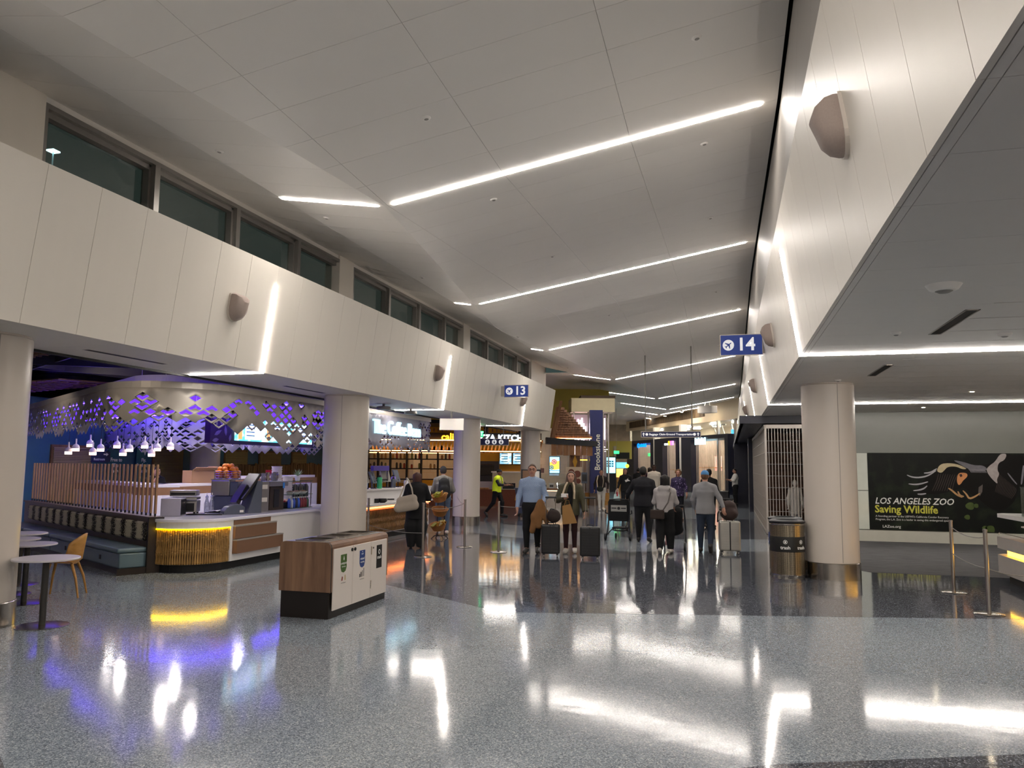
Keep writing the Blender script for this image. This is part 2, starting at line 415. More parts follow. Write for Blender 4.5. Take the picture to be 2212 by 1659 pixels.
# ================================================================ light lines
def ceil_light(k, side, label):
    y = YR + BAY * k
    v = xv(y)
    if side == 'r': a, b = v + .13, .50 - .02 * abs(k); zf = lambda x: zr(x, y)
    else: a, b = -6.42, v - .12; zf = lambda x: zl(x)
    if b - a < .15: return
    o = thing('ceiling_light', label, 'light', ((a + b) / 2, y, zf((a + b) / 2)), group='light lines in the sloped ceiling')
    cx, cz = (a + b) / 2, zf((a + b) / 2); hw = .036
    mb = MB(); mb.hexa([(a - cx, -hw, zf(a) - cz - .008), (b - cx, -hw, zf(b) - cz - .008), (b - cx, hw, zf(b) - cz - .008), (a - cx, hw, zf(a) - cz - .008),
                        (a - cx, -hw, zf(a) - cz - .002), (b - cx, -hw, zf(b) - cz - .002), (b - cx, hw, zf(b) - cz - .002), (a - cx, hw, zf(a) - cz - .002)])
    mb.build('diffuser', m_led, o)
ORD = ['nearest', 'second', 'third', 'fourth', 'fifth', 'sixth', 'seventh', 'eighth', 'ninth']
for k in range(-2, 9):
    nm = ORD[k] if k >= 0 else None
    ceil_light(k, 'r', ('long slanting white light line in the sloped ceiling, %s of the row' % nm) if nm else 'long white light line in the sloped ceiling behind the camera, %s one' % ('nearer' if k == -1 else 'farther'))
    ceil_light(k, 'l', ('short white light line left of the ceiling fold, %s of the row' % nm) if nm else 'short white light line left of the ceiling fold behind the camera, %s one' % ('nearer' if k == -1 else 'farther'))
def beam_light(y, side, label, xlen):
    o = thing('beam_light', label, 'light', (0, y, 3.13), group='bent light lines on the two beams')
    hw = .022
    if side == 'r':
        X = lambda z: .877 - .147 * (z - 3.13) - .012; d = -.012; sx = 1
    else:
        X = lambda z: -6.82 + .14 * (z - 3.13) + .012; d = .012; sx = -1
    z1 = 4.46
    p = [(X(3.12), -hw, -.012), (X(3.12), hw, -.012), (X(3.12) + sx * .02, hw, -.012), (X(3.12) + sx * .02, -hw, -.012)]
    q = [(X(z1), -hw, z1 - 3.13), (X(z1), hw, z1 - 3.13), (X(z1) + sx * .02, hw, z1 - 3.13), (X(z1) + sx * .02, -hw, z1 - 3.13)]
    if sx > 0: p, q = p[::-1], q[::-1]
    MB().hexa(p + q).build('upright_diffuser', m_led, o)
    x0 = X(3.12)
    MB().box(min(x0, x0 + sx * xlen), max(x0, x0 + sx * xlen), -hw, hw, -.014, -.001).build('soffit_diffuser', m_led, o)
for k, y in enumerate((10.15, 18.0, 25.85, 33.7)):
    beam_light(y, 'r', 'bent light line running up the right beam, %s one' % ORD[k], 7.5 if k < 2 else 1.2)
for k, y in enumerate((10.48, 18.4, 26.2)):
    beam_light(y, 'l', 'bent light line running up the left beam, %s one' % ORD[k], 1.3)
for y in (2.3, -5.5):
    beam_light(y, 'r', 'bent light line on the right beam behind the camera, %s one' % ('nearer' if y > 0 else 'farther'), 7.5)
    beam_light(y, 'l', 'bent light line on the left beam behind the camera, %s one' % ('nearer' if y > 0 else 'farther'), 1.3)
# ================================================================ coffee area shell
m_teal = mat('teal_wall_paint', '#2f5a70', .6, var=.1, scale=2)
m_tealdk = mat('deep_green_wall_paint', '#2a4443', .6, var=.1)
m_louver = wood('louvre_oak', '#7d6e46', '#a3935f', .6, (.6, .6, 60))
m_plank = wood('dark_plank', '#4a3117', '#8c6b3c', .6, (6, 6, .8))
m_yel = emit('yellow_light_line', (1.0, .62, .0), 26)
m_org = emit('orange_light_line', (1.0, .25, .06), 12)
m_blue = emit('blue_light_line', (.09, .035, 1.0), 16)
wall_far = st('wall_far_left', MB().box(-17.3, -17, 4, 33, 0, 3.4), m_teal)
for i, (a, b, z0, z1) in enumerate([(16.7, 17.95, 0.2, 2.14), (20.48, 21.75, .05, 2.16), (24.05, 25.3, 1.72, 2.17), (26.15, 27.55, 1.75, 2.17), (28.45, 29.5, 1.77, 2.17)]):
    f = MB().box(-17, -16.96, a - .06, b + .06, z0 - .06, z1 + .06).build('louvre_panel', m_plank, wall_far)
    n = max(4, int((z1 - z0) / .045))
    for k in range(n):
        z = z0 + (z1 - z0) * k / n
        MB().hexa([(-16.965, a, z), (-16.925, a, z), (-16.925, b, z), (-16.965, b, z), (-16.965, a, z + .036), (-16.94, a, z + .036), (-16.94, b, z + .036), (-16.965, b, z + .036)][::1]).build('slat', m_louver, f)
wains = MB().box(-17, -16.97, 22.4, 31, 0, 1.72).build('plank_wainscot', m_black, wall_far)
y = 22.42
while y < 30.9:
    wdt = random.choice((.13, .17, .21)); h = 1.66 + random.uniform(-.05, .06) + .012 * (y - 22)
    MB().box(-16.97, -16.93 + random.uniform(0, .02), y, y + wdt - .03, .02, h).build('plank', m_plank, wains); y += wdt
for (a, b, z0, z1) in ((5, 15.9, 0, 2.3),): MB().box(-17, -16.97, a, b, z0, z1).build('white_panel', m_white, wall_far)
column(6, -16.2, 21.9, .45, 'round column inside the coffee shop in front of the teal wall', .2, (), 3.4)
ceil3 = st('ceiling_coffee', MB().box(-24, -8.2, Y0, 31.5, 3.86, 3.95), m_black)
m_fin = mat('charcoal_fin', '#3a3744', .5)
for (x0, y0_, x1, y1_, d) in ((-17, 8.2, -8.3, 13.6, .35), (-17, 11.5, -8.3, 10.2, .3), (-17, 14.5, -8.3, 9.5, .3), (-16, 9.0, -9, 17, .3), (-17, 17.5, -8.4, 15.0, .32), (-17, 13.0, -12.5, 21, .3), (-13.4, 7.2, -11.8, 21, .28)):
    d_ = Vector((x1 - x0, y1_ - y0_, 0)); L_ = d_.length; T = Matrix.Translation((x0, y0_, 0)) @ Matrix.Rotation(math.atan2(d_.y, d_.x), 4, 'Z')
    MB().box(0, L_, -.02, .02, 3.84 - d, 3.86, T).build('ceiling_fin', m_fin, ceil3)
m_rattan = mat('rattan_weave', '#8a6a4c', .7, var=.3, scale=30)
for (pts, zz) in ((((-12.6, 9.4), (-10.2, 9.2), (-9.9, 10.2), (-12.6, 11.2)), 3.55), (((-16.5, 14), (-13.4, 13.2), (-12.9, 14.2), (-16.5, 15.4)), 3.45)):
    fr = MB().prism(pts, zz, zz + .03).build('rattan_panel', m_rattan, ceil3)
    for k in range(1, 12):
        t = k / 12; a = [pts[0][i] + (pts[1][i] - pts[0][i]) * t for i in (0, 1)]; b = [pts[3][i] + (pts[2][i] - pts[3][i]) * t for i in (0, 1)]
        MB().cyl((*a, zz - .012), (*b, zz - .012), .018, n=6).build('batten', m_rattan, fr)
    for k in range(1, 6):
        t = k / 6; a = [pts[0][i] + (pts[3][i] - pts[0][i]) * t for i in (0, 1)]; b = [pts[1][i] + (pts[2][i] - pts[1][i]) * t for i in (0, 1)]
        MB().cyl((*a, zz - .03), (*b, zz - .03), .014, n=6).build('batten', m_rattan, fr)
m_warm = emit('warm_downlight', (1, .85, .68), 190)
for i, (x, y) in enumerate(((-9.6, 9.6), (-11.5, 12.6), (-13.5, 12.0), (-10.6, 15.5), (-14.5, 17.5), (-10.6, 18.5), (-15.5, 22), (-12.5, 24))):
    o = thing('downlight', 'small square downlight in the black coffee shop ceiling', 'light', (x, y, 3.6), group='downlights of the coffee shop')
    MB().box(-.09, .09, -.05, .05, .02, .26).build('housing', m_black, o); MB().box(-.075, .075, -.04, .04, 0, .02).build('lens', m_warm, o)

# ================================================================ perforated metal canopy
m_perf = mat('champagne_metal', '#c8c0b6', .42, .3, var=.05, scale=2)
m_perf2 = mat('pale_metal', '#a09da8', .45, .2, var=.05)
def arc(cx, cy, r, a0, a1, n): return [(cx + r * math.cos(R(a0 + (a1 - a0) * i / n)), cy + r * math.sin(R(a0 + (a1 - a0) * i / n))) for i in range(n + 1)]
def resample(path, step):
    out = []; acc = 0; P = [Vector(p) for p in path]; out = [P[0].copy()]; need = step
    for a, b in zip(P[:-1], P[1:]):
        L_ = (b - a).length; t = need
        while t <= L_ + 1e-9: out.append(a + (b - a) * (t / L_)); t += step
        need = t - L_
    return out
def perf_band(name, path, cw, chh, ztop, rows_f, root, m, hole_f, out_sign=1, th=.012):
    """band hung along `path`, tessellated into diamond cells; hole_f(i,row) -> 0 solid, 1 diamond hole, 2 chevron up, 3 chevron down"""
    pts = resample(path, cw / 2); mb = MB()
    def V(i, z): p = pts[max(0, min(i, len(pts) - 1))]; return (p.x, p.y, z)
    n = len(pts)
    for i in range(1, n - 1, 1):
        nrow = rows_f(i)
        for r in range(nrow):
            if (i + r) % 2: continue
            zc = ztop - chh * (r + 1) / 2
            if r == 0:   # upper solid strip down to the first zigzag
                mb.add([V(i - 1, ztop), V(i, ztop), V(i, zc + chh / 2), V(i - 1, zc)], [(0, 1, 2, 3)]); mb.add([V(i, ztop), V(i + 1, ztop), V(i + 1, zc), V(i, zc + chh / 2)], [(0, 1, 2, 3)])
            A, B, Cc, D = (i, zc + chh / 2), (i + 1, zc), (i, zc - chh / 2), (i - 1, zc)
            P_ = [Vector(V(*A)), Vector(V(*B)), Vector(V(*Cc)), Vector(V(*D))]; ctr = (P_[1] + P_[3]) / 2
            h = hole_f(i, r)
            if h == 0: mb.add(P_, [(0, 1, 2, 3)])
            elif h == 1:
                Q = [ctr + (p - ctr) * .66 for p in P_]; mb.add(P_ + Q, [(0, 1, 5, 4), (1, 2, 6, 5), (2, 3, 7, 6), (3, 0, 4, 7)])
            else:
                s = 1 if h == 2 else -1; top = P_[0] if s > 0 else P_[2]; bot = P_[2] if s > 0 else P_[0]; rgt, lft = P_[1], P_[3]
                lo = [top.lerp(bot, .2), rgt.lerp(bot, .12).lerp(ctr, .1), lft.lerp(bot, .12).lerp(ctr, .1)]
                hi = [top.lerp(bot, .52), rgt.lerp(bot, .44).lerp(ctr, .1), lft.lerp(bot, .44).lerp(ctr, .1)]
                # outer cap above the slot, tips, and remainder below
                mb.add([top, rgt, lo[1], lo[0]], [(0, 1, 2, 3)]); mb.add([top, lo[0], lo[2], lft], [(0, 1, 2, 3)])
                mb.add([rgt, bot, hi[1], lo[1]], [(0, 1, 2, 3)]); mb.add([lft, lo[2], hi[2], bot], [(0, 1, 2, 3)])
                mb.add([hi[0], hi[1], bot, hi[2]], [(0, 1, 2, 3)])
    o = mb.build(name, m, root); bm_ = bmesh.new(); bm_.from_mesh(o.data); bmesh.ops.remove_doubles(bm_, verts=bm_.verts, dist=.002); bm_.to_mesh(o.data); bm_.free(); o.data.polygons.foreach_set('use_smooth', [True] * len(o.data.polygons)); sm = o.modifiers.new('thickness', 'SOLIDIFY'); sm.thickness = th; sm.offset = 0
    return o
canopy = thing('metal_canopy', 'curved perforated metal canopy with blue backlight above the coffee bar', 'canopy', (0, 0, 0))
front = [(-8.3, 16.7), (-8.3, 12.15)] + arc(-9.55, 12.15, 1.25, 0, -119, 16)[1:] + [(-16.4, 15.25)]
rnd = random.Random(3)
Ls = [0]
_pp = resample(front, .11)
corner0 = 41; corner1 = 72
def rows_front(i):
    base = 9 if i < 27 else (6 if 34 < i < 48 else 7)
    return base + (1 if (i // 2) % 7 in (2, 3, 4) else 0) + (1 if i % 10 < 4 and i < 30 else 0)
def hole_front(i, r):
    k = rnd.random()
    if r < 1: return 0 if k < .9 else (1 if k < .97 else 3)
    if r < 5: return 0 if k < .42 else (1 if k < .66 else (2 if k < .84 else 3))
    return 0 if k < .45 else (1 if k < .6 else (2 if k < .8 else 3))
perf_band('perforated_band', front, .28, .165, 3.0, rows_front, canopy, m_perf, hole_front)
signface = [(-8.3, 21.4), (-8.3, 16.75)]
def hole_sign(i, r):
    k = rnd.random()
    if 8 < i < 38 and 1 <= r <= 6: return 0
    if r < 1: return 0
    return 0 if k < .45 else (1 if k < .65 else (2 if k < .83 else 3))
perf_band('sign_band', signface, .22, .145, 3.03, lambda i: 11 + (1 if i % 6 < 3 else 0), canopy, m_perf2, hole_sign)
# smooth lip on top of the band and the inner drop box that catches the blue light
def ribbon(path, z0, z1, off=0):
    P = [Vector((*p, 0)) for p in path]; mb = MB(); vs = []
    for i, p in enumerate(P):
        d = (P[min(i + 1, len(P) - 1)] - P[max(i - 1, 0)]).normalized(); nn = Vector((-d.y, d.x, 0)) * off
        vs += [(p.x + nn.x, p.y + nn.y, z0), (p.x + nn.x, p.y + nn.y, z1)]
    mb.add(vs, [(2 * i, 2 * i + 2, 2 * i + 3, 2 * i + 1) for i in range(len(P) - 1)]); return mb
def rib(name, path, z0, z1, off, m, parent, th=.02):
    o = ribbon(path, z0, z1, off).build(name, m, parent); s = o.modifiers.new('thickness', 'SOLIDIFY'); s.thickness = th; s.offset = 0; return o
allf = [(-8.3, 21.4)] + front
rib('top_lip', allf, 2.99, 3.1, 0, m_perf, canopy)
m_inner = mat('inner_drop_white', '#d8d4d0', .6)
rib('inner_drop', allf, 2.98, 3.25, -.42, m_inner, canopy)
m_bback = emit('blue_backlit_acrylic', (.085, .02, 1.0), 1.9)
rib('blue_backlit_panel', allf, 2.58, 2.9, -.40, m_bback, canopy)
rib('blue_light_line', allf, 2.935, 2.955, -.385, m_blue, canopy, .02)
rib('added_light_shield', allf, 2.91, 2.925, -.36, m_perf, canopy, .08)  # added strip below the blue line, keeps it from shining on the floor
# flat grey drop ceiling within the ring, carrying the far band
MB().prism([(-8.75, 21), (-8.75, 12.4), (-9.6, 11.75), (-15.8, 15.3), (-15.9, 19.2), (-12.9, 17.4), (-12.5, 21)][::-1], 2.98, 3.02).build('drop_ceiling', m_inner, canopy)
farp = [(-12.4, 22.5), (-12.4, 17.6)] + arc(-13.2, 17.6, .8, 0, -110, 10)[1:] + [(-17, 18.4)]
rnd = random.Random(9)
perf_band('far_band', farp, .3, .17, 2.95, lambda i: 9 + (1 if (i // 3) % 3 else 0), canopy, m_perf2, lambda i, r: (lambda k: 0 if k < .45 else (1 if k < .6 else (2 if k < .8 else 3)))(rnd.random()))
m_isl = emit('added_island_light', (1, .92, .9), 300)  # added lamps under the drop ceiling that brighten the island
for i, (x, y) in enumerate(((-9.6, 12.9), (-10.8, 13.6), (-9.9, 14.6), (-11.6, 15.0), (-10.0, 16.4), (-11.4, 17.0), (-9.9, 18.4), (-13.2, 15.2), (-14.4, 16.2), (-11.2, 19.6))):
    MB().lathe([(.05, -.012), (.07, 0)], (x, y, 2.98), n=16).build('added_island_light', m_isl, canopy)
rib('far_blue_light_line', farp, 2.93, 2.96, -.2 * -1, m_blue, canopy, .03)
# cables
for (x, y) in ((-9.05, 11.1), (-8.62, 11.35), (-8.42, 11.65), (-10.0, 11.65)): MB().cyl((x, y, 2.4), (x, y, 3.86), .004, n=6).build('cable', m_white, canopy)

# ================================================================ coffee shop lettering
m_signw = emit('white_sign_light', (.55, .88, 1.0), 1.0)
sign = thing('shop_sign', 'glowing white shop name sign reading The Coffee Bean', 'sign', (-8.262, 19.0, 2.66), R(90))
text('lettering', 'The Coffee Bean', .50, m_signw, sign, (0, 0, 0), (R(90), 0, 0), .03, bold=.0, sx=.94, space=.95)

# ================================================================ menu boards over the bar
m_plum = mat('plum_board', '#3a2334', .5)
m_leaf = mat('grey_leaf_print', '#8c7f83', .6)
def screen_mat(name, bg, fg, s):
    m = bpy.data.materials.new(name); m.use_nodes = True; nt = m.node_tree; b = nt.nodes['Principled BSDF']; L = nt.links
    tc = nt.nodes.new('ShaderNodeTexCoord'); n = nt.nodes.new('ShaderNodeTexNoise'); n.inputs['Scale'].default_value = 5; L.new(tc.outputs['Object'], n.inputs['Vector'])
    r = nt.nodes.new('ShaderNodeValToRGB'); r.color_ramp.interpolation = 'EASE'; r.color_ramp.elements[0].position = .42; r.color_ramp.elements[1].position = .6
    r.color_ramp.elements[0].color = (*lin(bg), 1); r.color_ramp.elements[1].color = (*lin(fg), 1); L.new(n.outputs['Fac'], r.inputs[0])
    L.new(r.outputs[0], b.inputs['Emission Color']); b.inputs['Emission Strength'].default_value = s; b.inputs['Base Color'].default_value = (.02, .02, .02, 1); b.inputs['Roughness'].default_value = .2
    return m
m_scr = screen_mat('menu_screen', '#57b7d8', '#d2eaf0', 1.5)
m_scrink = emit('menu_ink', '#2f6d86', .5); m_scrw = emit('menu_card', '#e2f1f2', 1.5); m_scro = emit('menu_drink', '#e0a04c', 1.2)
mb_ = thing('menu_board', 'plum menu board with leaf print and three lit blue screens', 'menu board', (-9.2, 12.55, 2.12), R(90))
MB().box(0, 3.75, 0, .12, 0, .62).build('board', m_plum, mb_)
for i in range(3):
    x0 = .74 + i * .98
    s = MB().box(x0, x0 + .94, -.03, 0, .07, .58).build('screen', m_scr, mb_)
    MB().box(x0 + .3, x0 + .84, -.034, -.03, .1, .46).build('card', m_scrw, s)
    for k in range(4): MB().box(x0 + .34, x0 + (.74 if k == 0 else .62), -.037, -.034, .38 - k * .07, .40 - k * .07).build('line', m_scrink, s)
    MB().box(x0 + .08, x0 + .2, -.036, -.03, .1, .36).build('drink', m_scro, s)
for (cx, cz, a, ln) in ((.14, .5, 30, .2), (.3, .42, 120, .2), (.22, .2, 25, .24), (.45, .25, 100, .2), (.16, .06, 10, .2), (.5, .48, 60, .18), (.6, .12, 75, .16)):
    pts = [(cx + math.cos(R(a)) * ln * (t - .5) - math.sin(R(a)) * w_, cz + math.sin(R(a)) * ln * (t - .5) + math.cos(R(a)) * w_) for t, w_ in ((0, 0), (.3, .035), (.6, .035), (1, 0), (.6, -.035), (.3, -.035))]
    MB().prism_y([(min(max(x, .02), .68), min(max(z, .02), .6)) for x, z in pts], -.006, 0).build('leaf_print', m_leaf, mb_)

# ================================================================ coffee bar (rounded end, stepped shelves)
m_reed = wood('carved_bamboo', '#7a5a2c', '#b98f52', .5, (8, 8, 1.2))
m_brown = mat('brown_laminate', '#7b5a43', .45, var=.06)
m_greyedge = mat('grey_shelf_edge', '#9c9690', .4)
bar = thing('coffee_bar', 'white rounded coffee bar with yellow lit carved bamboo end and brown shelves', 'counter', (-8.7, 11.5, 0))
def stadium(r, y1, n=28): return [(r * math.cos(R(180 + 180 * i / n)), r * math.sin(R(180 + 180 * i / n))) for i in range(n + 1)] + [(r, y1), (-r, y1)]
MB().prism(stadium(.60, 4.7), 0, .13).build('plinth', m_black, bar)
MB().prism(stadium(.645, 4.7), .13, .70).build('core', m_white, bar)
MB().prism(stadium(.68, 1.9), .70, .80).build('white_band', m_white, bar)
MB().prism(stadium(.70, 4.7), .80, .85).build('bar_top', mat('white_quartz', '#e4e1ea', .12, var=.02), bar, bevel=.008)
MB().box(.645, .68, .10, .16, .13, .70).build('jamb', m_white, bar)
MB().box(.645, .68, 1.28, 1.75, .13, .70).build('white_face', m_white, bar); MB().box(.645, .68, .16, 1.28, .13, .24).build('lower_rail', m_white, bar)
MB().prism([(.68, 1.75), (.62, 4.6), (.5, 4.6), (.5, 1.75)], .13, .80).build('side_block', m_white, bar)
MB().prism(stadium(.650, .12), .132, .695).build('reed_backing', mat('reed_backing_brown', '#4a3216', .7), bar)
rr = random.Random(5); na = 58
for k in range(na):
    a = R(176 + (184 + 10) * k / na); r0 = .652; c, s = math.cos(a), math.sin(a); zt = .16 + rr.random() * .1; z = .135; mbx = MB()
    prof = []
    while z < .675:
        prof += [(.015, z), (.019, min(z + .02, .675)), (.012, min(z + zt * .6, .68)), (.021, min(z + zt - .015, .682))]; z += zt; zt = .14 + rr.random() * .16
    cl = [];
    for r_, z_ in prof:
        if not cl or z_ > cl[-1][1] + .002: cl.append((r_, z_))
    if a > R(360): c2 = (.656, (a - R(360)) * .68, 0)
    else: c2 = (r0 * c, r0 * s, 0)
    mbx.lathe(cl, c2, n=7); mbx.build('bamboo_reed', m_reed, bar)
ap = [(.675 * math.cos(R(178 + 182 * i / 30)), .675 * math.sin(R(178 + 182 * i / 30))) for i in range(31)] + [(.675, .09)]
MB().tube([(x, y, .690) for x, y in ap], .008, 6).build('yellow_light_line', m_yel, bar)
for i, (y1_, z0, z1, d) in enumerate(((1.28, .72, .80, .0), (1.43, .49, .69, .035), (1.6, .25, .46, .07))):
    s_ = MB().box(.6, .686 + d, .17, y1_, z0, z1).build('shelf_front', m_brown, bar)
    MB().box(.6, .692 + d, .17, y1_, z1, z1 + .022).build('shelf_edge', m_greyedge, s_)

# ================================================================ second bar section under the shop sign
m_reed2 = wood('carved_wave_bamboo', '#5c3f1d', '#a87c42', .5, (1.5, 26, .8))
bar2 = thing('order_counter', 'white order counter with orange lit wavy bamboo front beside the queue', 'counter', (-8.0, 16.3, 0))
MB().box(-.5, 0, .1, 4.2, .0, .12).build('plinth', m_black, bar2)
MB().box(-.6, 0, 0, 4.3, .12, .80).build('body', m_white, bar2)
MB().box(-.62, .28, -.05, 4.35, .80, .86).build('counter_top', m_white, bar2, bevel=.006)
MB().box(-.3, .05, .0, 4.3, .86, 1.14).build('upstand', m_white, bar2); MB().box(-.45, .08, -.05, 4.3, 1.14, 1.18).build('upper_top', m_white, bar2)
# carved wavy front: vertical reeds following a bulging profile
for k in range(64):
    y = .12 + k * .062; ph = .02 * math.sin(k * .7); pr = [(.02, .14), (.075 + ph * .3, .25), (.05, .36), (.085, .43 + ph), (.06, .5), (.10, .6), (.09, .7)]
    mbx = MB()
    for (u0, z0), (u1, z1) in zip(pr[:-1], pr[1:]):
        mbx.hexa([(0, y, z0), (u0, y, z0), (u0 * .9, y + .055, z0), (0, y + .055, z0), (0, y, z1), (u1, y, z1), (u1 * .9, y + .055, z1), (0, y + .055, z1)])
    mbx.build('bamboo_reed', m_reed2, bar2)
MB().box(.06, .075, .12, 4.2, .745, .757).build('orange_light_line', m_org, bar2)

# ================================================================ far side counter of the island
fc = thing('back_counter', 'long white topped counter with brown front behind the coffee bar', 'counter', (-12.2, 14.8, 0))
m_tan = mat('tan_laminate', '#8f6a48', .5, var=.08)
def cseg(p0, p1, z, w, name, mt=m_white):
    d = Vector((p1[0] - p0[0], p1[1] - p0[1], 0)); T = Matrix.Translation((*p0, 0)) @ Matrix.Rotation(math.atan2(d.y, d.x), 4, 'Z')
    MB().box(0, d.length, -w, 0, z - .07, z, T).build('counter_top', mt, fc, bevel=.008)
    MB().box(0, d.length, -w + .08, -.06, z - .24, z - .07, T).build('brown_front', m_tan, fc)
    MB().box(0, d.length, -w + .1, -.08, 0, z - .24, T).build('body', m_white, fc)
cseg((-4.6, 2.61), (0, 0), 1.27, -.55, 'l'); cseg((0, 0), (0, 3.2), 1.27, -.5, 'm'); cseg((0, 3.2), (0, 7.0), 1.42, -.5, 'r')

# ================================================================ banquette with slatted screen
m_bwood = mat('smoked_oak', '#5b4a3f', .5, var=.15, stretch=(1, 6, 8)); m_bplinth = mat('espresso_plinth', '#241a15', .5)
m_vinyl = mat('blue_grey_vinyl', '#5d727c', .38, var=.08, scale=8, bump=.08, bscale=14)
m_slat = wood('natural_slat', '#8f6a4c', '#b58d67', .5, (10, 10, 1.2))
def cowhide():
    m = bpy.data.materials.new('cream_black_hide'); m.use_nodes = True; nt = m.node_tree; b = nt.nodes['Principled BSDF']; L = nt.links; b.inputs['Roughness'].default_value = .8
    tc = nt.nodes.new('ShaderNodeTexCoord'); sp = nt.nodes.new('ShaderNodeSeparateXYZ'); L.new(tc.outputs['Object'], sp.inputs[0])
    mu = nt.nodes.new('ShaderNodeMath'); mu.operation = 'MULTIPLY'; mu.inputs[1].default_value = 2 * math.pi / .475; L.new(sp.outputs[0], mu.inputs[0])
    sn = nt.nodes.new('ShaderNodeMath'); sn.operation = 'COSINE'; L.new(mu.outputs[0], sn.inputs[0])
    n = nt.nodes.new('ShaderNodeTexNoise'); n.inputs['Scale'].default_value = 55; n.inputs['Detail'].default_value = 2; L.new(tc.outputs['Object'], n.inputs['Vector'])
    ma = nt.nodes.new('ShaderNodeMath'); ma.operation = 'MULTIPLY_ADD'; ma.inputs[1].default_value = 5.5; L.new(n.outputs['Fac'], ma.inputs[0]); L.new(sn.outputs[0], ma.inputs[2])
    r = nt.nodes.new('ShaderNodeValToRGB'); r.color_ramp.interpolation = 'CONSTANT'; r.color_ramp.elements[0].color = (*lin('#c9bfa6'), 1)
    mr = nt.nodes.new('ShaderNodeMapRange'); mr.inputs['From Min'].default_value = 0; mr.inputs['From Max'].default_value = 6; L.new(ma.outputs[0], mr.inputs['Value'])
    r.color_ramp.elements[1].position = .5; r.color_ramp.elements[1].color = (*lin('#221d18'), 1); L.new(mr.outputs[0], r.inputs[0]); L.new(r.outputs[0], b.inputs['Base Color'])
    return m
m_hide = cowhide()
ben = thing('banquette', 'long banquette with blue grey seat, hide pattern back pads and wooden slat screen', 'bench', (-9.18, 10.40, 0), math.atan2(.491, -.871))
LB_ = 7.2
MB().box(.02, LB_, -.55, -.05, 0, .10).build('plinth', m_bplinth, ben)
MB().box(0, LB_, -.62, -.45, .1, .86).build('back', m_bwood, ben); MB().box(-.035, 0, -.64, .02, .0, .10).build('end_foot', m_bplinth, ben)
MB().box(-.05, .0, -.66, -.42, .0, .88).build('end_panel', m_bplinth, ben)
MB().box(0, LB_, -.66, -.42, .86, .885).build('cap_rail', m_bwood, ben)
x = .0
for i in range(4):
    b_ = MB().box(x + .008, x + 1.78, -.45, -.02, .10, .33).build('seat_box', m_vinyl, ben, bevel=.02)
    MB().box(x + .008, x + 1.78, -.45, .015, .335, .41).build('seat_cushion', m_vinyl, ben, bevel=.03)
    if i < 3: MB().box(x + .82, x + .89, -.02, -.012, .18, .25).build('socket_plate', m_black, b_)
    x += 1.79
x = .05
while x < LB_ - .5:
    o = MB().box(0, .93, 0, .06, 0, .30).build('back_pad', m_hide, ben, bevel=.03, loc=(x, -.46, .50)); x += .96
for k in range(38):
    x = .02 + k * .189
    s_ = MB().box(x, x + .052, -.56, -.532, .93, 1.72).build('slat', m_slat, ben)
    MB().box(x + .012, x + .04, -.557, -.535, .88, .935).build('slat_foot', m_black, s_)

# ================================================================ bistro tables and chairs
m_ttop = mat('pale_grey_table_top', '#c4bfc2', .3, var=.02); m_pole = mat('graphite_pole', '#3e3c3a', .4, .5)
def table(x, y, lab, h=.72):
    t = thing('bistro_table', lab, 'table', (x, y, 0), group='round bistro tables')
    MB().lathe([(.31, h - .022), (.33, h - .018), (.33, h - .004), (.325, h)], n=40).build('table_top', m_ttop, t, smooth=True)
    MB().cyl((0, 0, .012), (0, 0, h - .02), .034, n=20).build('pole', m_pole, t, smooth=True)
    MB().lathe([(.26, 0), (.262, .008), (.2, .016), (.04, .02)], n=40).build('base', m_chrome, t, smooth=True)
table(-7.12, 7.02, 'grey round bistro table standing clear in front of the left column')
table(-8.47, 8.05, 'second round bistro table half hidden behind the left column', .73)
table(-9.2, 8.5, 'small round bistro table third from the front by the banquette', .73)
table(-9.8, 9.2, 'farthest round bistro table against the banquette', .73)
m_oak = wood('golden_oak', '#9a6a2c', '#c48f46', .4, (3, 3, 8))
def ply_chair(x, y, rz, lab):
    t = thing('plywood_chair', lab, 'chair', (x, y, 0), rz, 'moulded plywood chairs')
    # bucket shell: seat pan curling into a wrapped back
    U, V_ = 17, 12; vs = []
    for j in range(V_ + 1):
        for i in range(U + 1):
            u = i / U * 2 - 1; v = j / V_
            if v < .55:
                yy = -.21 + .38 * (v / .55); zz = .44 + .03 * u * u + .012 * math.cos(v / .55 * 3.1); xx = u * (.20 + .02 * math.sin(v / .55 * 3))
            else:
                q = (v - .55) / .45; ang = u * R(78); xx = math.sin(ang) * (.225 - .02 * q); yy = -.0 + .19 * math.cos(ang) + .05 * q; zz = .455 + .36 * q * (1 - .35 * u * u); 
            vs.append((xx, yy, zz))
    fs = [(j * (U + 1) + i, j * (U + 1) + i + 1, (j + 1) * (U + 1) + i + 1, (j + 1) * (U + 1) + i) for j in range(V_) for i in range(U)]
    o = MB().add(vs, fs).build('shell', m_oak, t, smooth=True); s = o.modifiers.new('thickness', 'SOLIDIFY'); s.thickness = .014
    for sx in (-1, 1):
        MB().tube([(sx * .13, -.13, .44), (sx * .17, -.17, .25), (sx * .20, -.20, 0)], [.02, .016, .011], 10).build('leg', m_oak, t, smooth=True)
        MB().tube([(sx * .13, .12, .44), (sx * .18, .19, .25), (sx * .21, .24, 0)], [.02, .016, .011], 10).build('leg', m_oak, t, smooth=True)
ply_chair(-8.45, 8.62, R(-60), 'golden plywood chair pushed up behind the second bistro table')
ply_chair(-9.75, 7.75, R(40), 'golden plywood chair mostly hidden by the left column')

